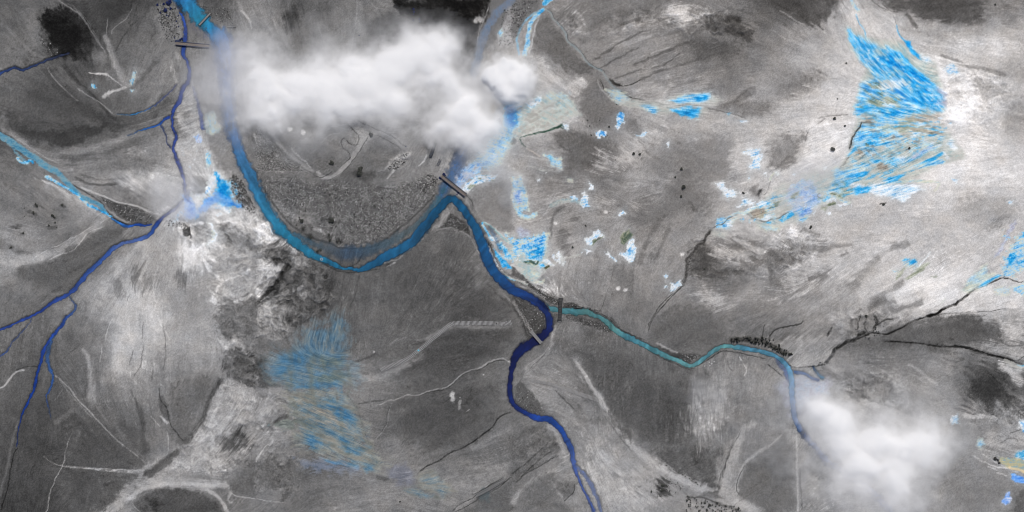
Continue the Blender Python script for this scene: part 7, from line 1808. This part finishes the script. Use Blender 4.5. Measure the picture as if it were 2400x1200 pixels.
# ------------------------------------------------------------------ low clouds and mist: closed bodies of even vapour
def vapour_mat(name, dens, col=(.999, .9995, 1.0), aniso=0.0):
    m = bpy.data.materials.new(name); m.use_nodes = True; n = m.node_tree
    n.nodes.remove(n.nodes['Principled BSDF'])
    v = n.nodes.new('ShaderNodeVolumePrincipled'); v.inputs['Density'].default_value = dens; v.inputs['Color'].default_value = (*col, 1); v.inputs['Anisotropy'].default_value = aniso
    n.links.new(v.outputs[0], n.nodes['Material Output'].inputs['Volume'])
    return m
VM = vapour_mat('cloud_vapour', .22)
VM2 = vapour_mat('mist_vapour', .10, (.994, .995, 1.0))
def cloud(name, label, blobs, mat, tmax, base, seed, step=5.0, nz=.55, scale=80, thr=.04, group=None, cat='cloud', pw=1.25, amax=.985, deep=9.0, sig=.22, halo=1.28, veil=.42):
    blobs = [(b[0], b[1], b[2] * halo, b[3] * halo, b[4], b[5]) for b in blobs]
    x0 = min(b[0] - b[2] * 2.9 for b in blobs); x1 = max(b[0] + b[2] * 2.9 for b in blobs)
    y0 = min(b[1] - b[3] * 2.9 for b in blobs); y1 = max(b[1] + b[3] * 2.9 for b in blobs)
    gx, gy = np.meshgrid(np.arange(x0, x1, step), np.arange(y0, y1, step))
    wxx = gx + 22 * fbm(gx, gy, scale * 1.1, seed, 4); wyy = gy + 22 * fbm(gx, gy, scale * 1.1, seed + 5, 4)
    keep = np.ones_like(gx); keep2 = np.ones_like(gx)
    for cx, cy, rx, ry, rot, a in blobs:
        ar = R(rot); dx = wxx - cx; dy = wyy - cy
        u = (dx * math.cos(ar) + dy * math.sin(ar)) / rx; v = (-dx * math.sin(ar) + dy * math.cos(ar)) / ry
        keep *= 1 - a * np.exp(-1.3 * (u * u + v * v) ** 1.15)
        keep2 *= 1 - a * np.exp(-1.2 * (u * u + v * v) / 2.1)
    A = 1 - keep; A2 = 1 - keep2
    n = fbm(gx, gy, scale, seed + 9, 6, .6) + .5 * fbm(gx, gy, scale * .35, seed + 71, 4, .6) * (1 - A)
    f = A * (1 + .55 * nz * n) + nz * .6 * n * sstep(0, .4, A) * (1.1 - A) - thr
    al = np.clip(amax * sstep(0, 1.0, f) ** pw, 0, .985)
    al = 1 - (1 - al) * (1 - veil * sstep(.12, .95, A2) * np.clip(.55 + .8 * n, 0, 1))
    T = (-np.log(1 - al) + deep * np.clip(f - .75, 0, .5)) / sig
    T[0, :] = T[-1, :] = 0; T[:, 0] = T[:, -1] = 0
    T[T < .04 / sig] = 0
    n2 = fbm(gx, gy, scale * .8, seed + 31, 5, .6)
    tmax = float(T.max()); top = base + .6 * T + .05 * T * n2; bot = base - .4 * T + .05 * T * n2
    k = 1 - (base + tmax * .3) / CAMZ
    px = wx(gx) * k; py = wy(gy) * k
    pos = T > 0
    c = pos[:-1, :-1] | pos[1:, :-1] | pos[:-1, 1:] | pos[1:, 1:]
    used = np.zeros_like(pos); used[:-1, :-1] |= c; used[1:, :-1] |= c; used[:-1, 1:] |= c; used[1:, 1:] |= c
    it = -np.ones(pos.shape, np.int64); it[used] = np.arange(used.sum()); nu = int(used.sum())
    ib = it.copy(); ib[pos] = nu + np.arange(pos.sum())
    co = np.concatenate([np.stack([px[used], py[used], top[used]], -1), np.stack([px[pos], py[pos], bot[pos]], -1)]).astype(np.float32)
    q = lambda I: np.stack([I[1:, :-1][c], I[1:, 1:][c], I[:-1, 1:][c], I[:-1, :-1][c]], -1)
    F = np.concatenate([q(it), q(ib)[:, ::-1]]).astype(np.int32)
    me = bpy.data.meshes.new(name)
    me.vertices.add(len(co)); me.vertices.foreach_set('co', co.ravel())
    me.loops.add(F.size); me.loops.foreach_set('vertex_index', F.ravel())
    me.polygons.add(len(F)); me.polygons.foreach_set('loop_start', np.arange(0, F.size, 4, dtype=np.int32))
    me.update(calc_edges=True); me.polygons.foreach_set('use_smooth', np.full(len(F), True))
    return tag(new_obj(name, me, None, mat), label, cat, group)
cloud('cloud', 'long white cloud bank stretched across the river bend at the upper left', [
    (585, 165, 62, 88, 0, .72), (650, 215, 90, 70, 0, .9), (740, 195, 95, 72, 0, .88), (840, 205, 105, 72, 0, .93), (940, 185, 100, 70, 0, .9), (1015, 170, 80, 62, 0, .8), (800, 245, 130, 40, 0, .7), (860, 140, 120, 34, 0, .55),
    (1030, 110, 54, 36, 0, .6), (980, 90, 60, 30, 0, .35), (720, 130, 70, 40, 0, .4), (600, 100, 50, 30, 0, .35), (1060, 200, 70, 40, 0, .7), (620, 260, 70, 30, 0, .45), (990, 230, 80, 34, 0, .5)], VM, 118, 24, 7)
cloud('cloud', 'small dense white cloud puff right of the long cloud bank', [(1212, 184, 46, 44, 0, 1), (1180, 168, 40, 32, 0, .9), (1150, 160, 36, 26, 0, .6), (1200, 160, 40, 30, 0, .9), (1225, 205, 34, 34, 0, .95), (1165, 200, 36, 28, 0, .6), (1195, 225, 34, 22, 0, .5), (1240, 175, 22, 30, 0, .7)], VM, 170, 26, 17, nz=.6, scale=50, deep=16, halo=1.36, step=4)
cloud('cloud', 'drifting white vapour below the long cloud bank, trailing over the blue flats', [(1090, 285, 70, 46, 10, .88), (1040, 320, 70, 34, 0, .62), (1115, 312, 50, 36, 0, .75), (1135, 345, 36, 34, 0, .4), (1160, 385, 24, 24, 0, .3), (1010, 345, 36, 18, 0, .35), (1080, 245, 50, 30, 0, .5)], VM, 100, 22, 27)
cloud('cloud', 'big soft white cloud covering the teal river at the lower right', [
    (1910, 945, 44, 34, 30, .85), (1950, 985, 70, 44, 20, .9), (2010, 1030, 90, 46, 10, .93), (2090, 1060, 90, 44, 0, .95), (2040, 1100, 100, 44, 0, .9), (2110, 1120, 70, 40, 0, .8), (1930, 1040, 46, 50, 0, .75), (1880, 990, 26, 30, 0, .5), (1960, 1090, 50, 36, 0, .6),
    (2150, 1030, 60, 32, 0, .7), (2190, 1070, 50, 40, 0, .6), (2200, 990, 44, 24, 0, .4), (2090, 990, 50, 26, 0, .5), (2120, 1180, 70, 40, 0, .6), (2180, 1150, 50, 40, 0, .45), (2010, 960, 50, 22, 0, .5), (1960, 1160, 70, 36, 0, .3), (2060, 1190, 60, 30, 0, .45)], VM, 115, 26, 37, nz=.62, scale=95, halo=1.34, pw=1.2)
cloud('mist', 'lilac mist veiling the upper blue river beside the long cloud bank', [(540, 190, 60, 90, 0, .75), (530, 110, 40, 50, 0, .45), (480, 190, 50, 60, 0, .45), (440, 190, 40, 50, 0, .25), (560, 260, 50, 40, 0, .45)], VM2, 46, 22, 47, amax=.58, veil=.1, deep=0, sig=.10, cat='mist', nz=.3)
cloud('mist', 'thin pale mist over the left hillside above the braided stream', [(330, 425, 50, 26, 20, .6), (380, 450, 40, 30, 0, .5), (430, 400, 24, 60, 0, .5), (400, 480, 50, 24, 0, .5)], VM2, 40, 18, 57, amax=.58, veil=.1, deep=0, sig=.10, cat='mist')
cloud('steam', 'light blue steam rising where the narrow river turns at the left', [(440, 475, 20, 40, 0, .8), (452, 500, 26, 18, 0, .7), (490, 478, 30, 16, -20, .6)], VM2, 30, 14, 67, amax=.58, veil=.1, deep=0, sig=.10, step=3, scale=34, cat='steam')
cloud('mist', 'lilac mist patch on the pale blue flats at right of centre', [(1885, 412, 60, 30, -20, .7), (1930, 400, 46, 26, 0, .6), (1830, 450, 50, 24, -20, .5), (1890, 470, 40, 26, 0, .4)], VM2, 36, 16, 77, amax=.28, veil=.12, deep=0, sig=.10, cat='mist')
cloud('mist', 'soft mist around the ragged blue patch under the small cloud puff', [(1180, 410, 46, 26, 30, .45), (1212, 450, 26, 34, 0, .4), (1150, 400, 40, 26, 0, .4)], VM2, 34, 16, 87, amax=.58, veil=.1, deep=0, sig=.10, cat='mist', step=4)
cloud('mist', 'broad thin mist trailing to the upper left of the big lower right cloud', [(1890, 890, 60, 30, 0, .5), (2000, 870, 80, 40, 20, .35), (1860, 940, 40, 60, 0, .45), (2100, 940, 90, 40, 20, .4), (2200, 960, 80, 50, 0, .35)], VM2, 34, 16, 97, amax=.58, veil=.1, deep=0, sig=.10, cat='mist')
cloud('mist', 'soft grey mist lying over the bottom right slope', [(1650, 930, 50, 50, 0, .4), (1760, 1000, 50, 70, 0, .3), (2280, 1030, 70, 50, 0, .3), (1830, 1060, 70, 60, 0, .4)], VM2, 30, 16, 107, amax=.58, veil=.1, deep=0, sig=.10, cat='mist')
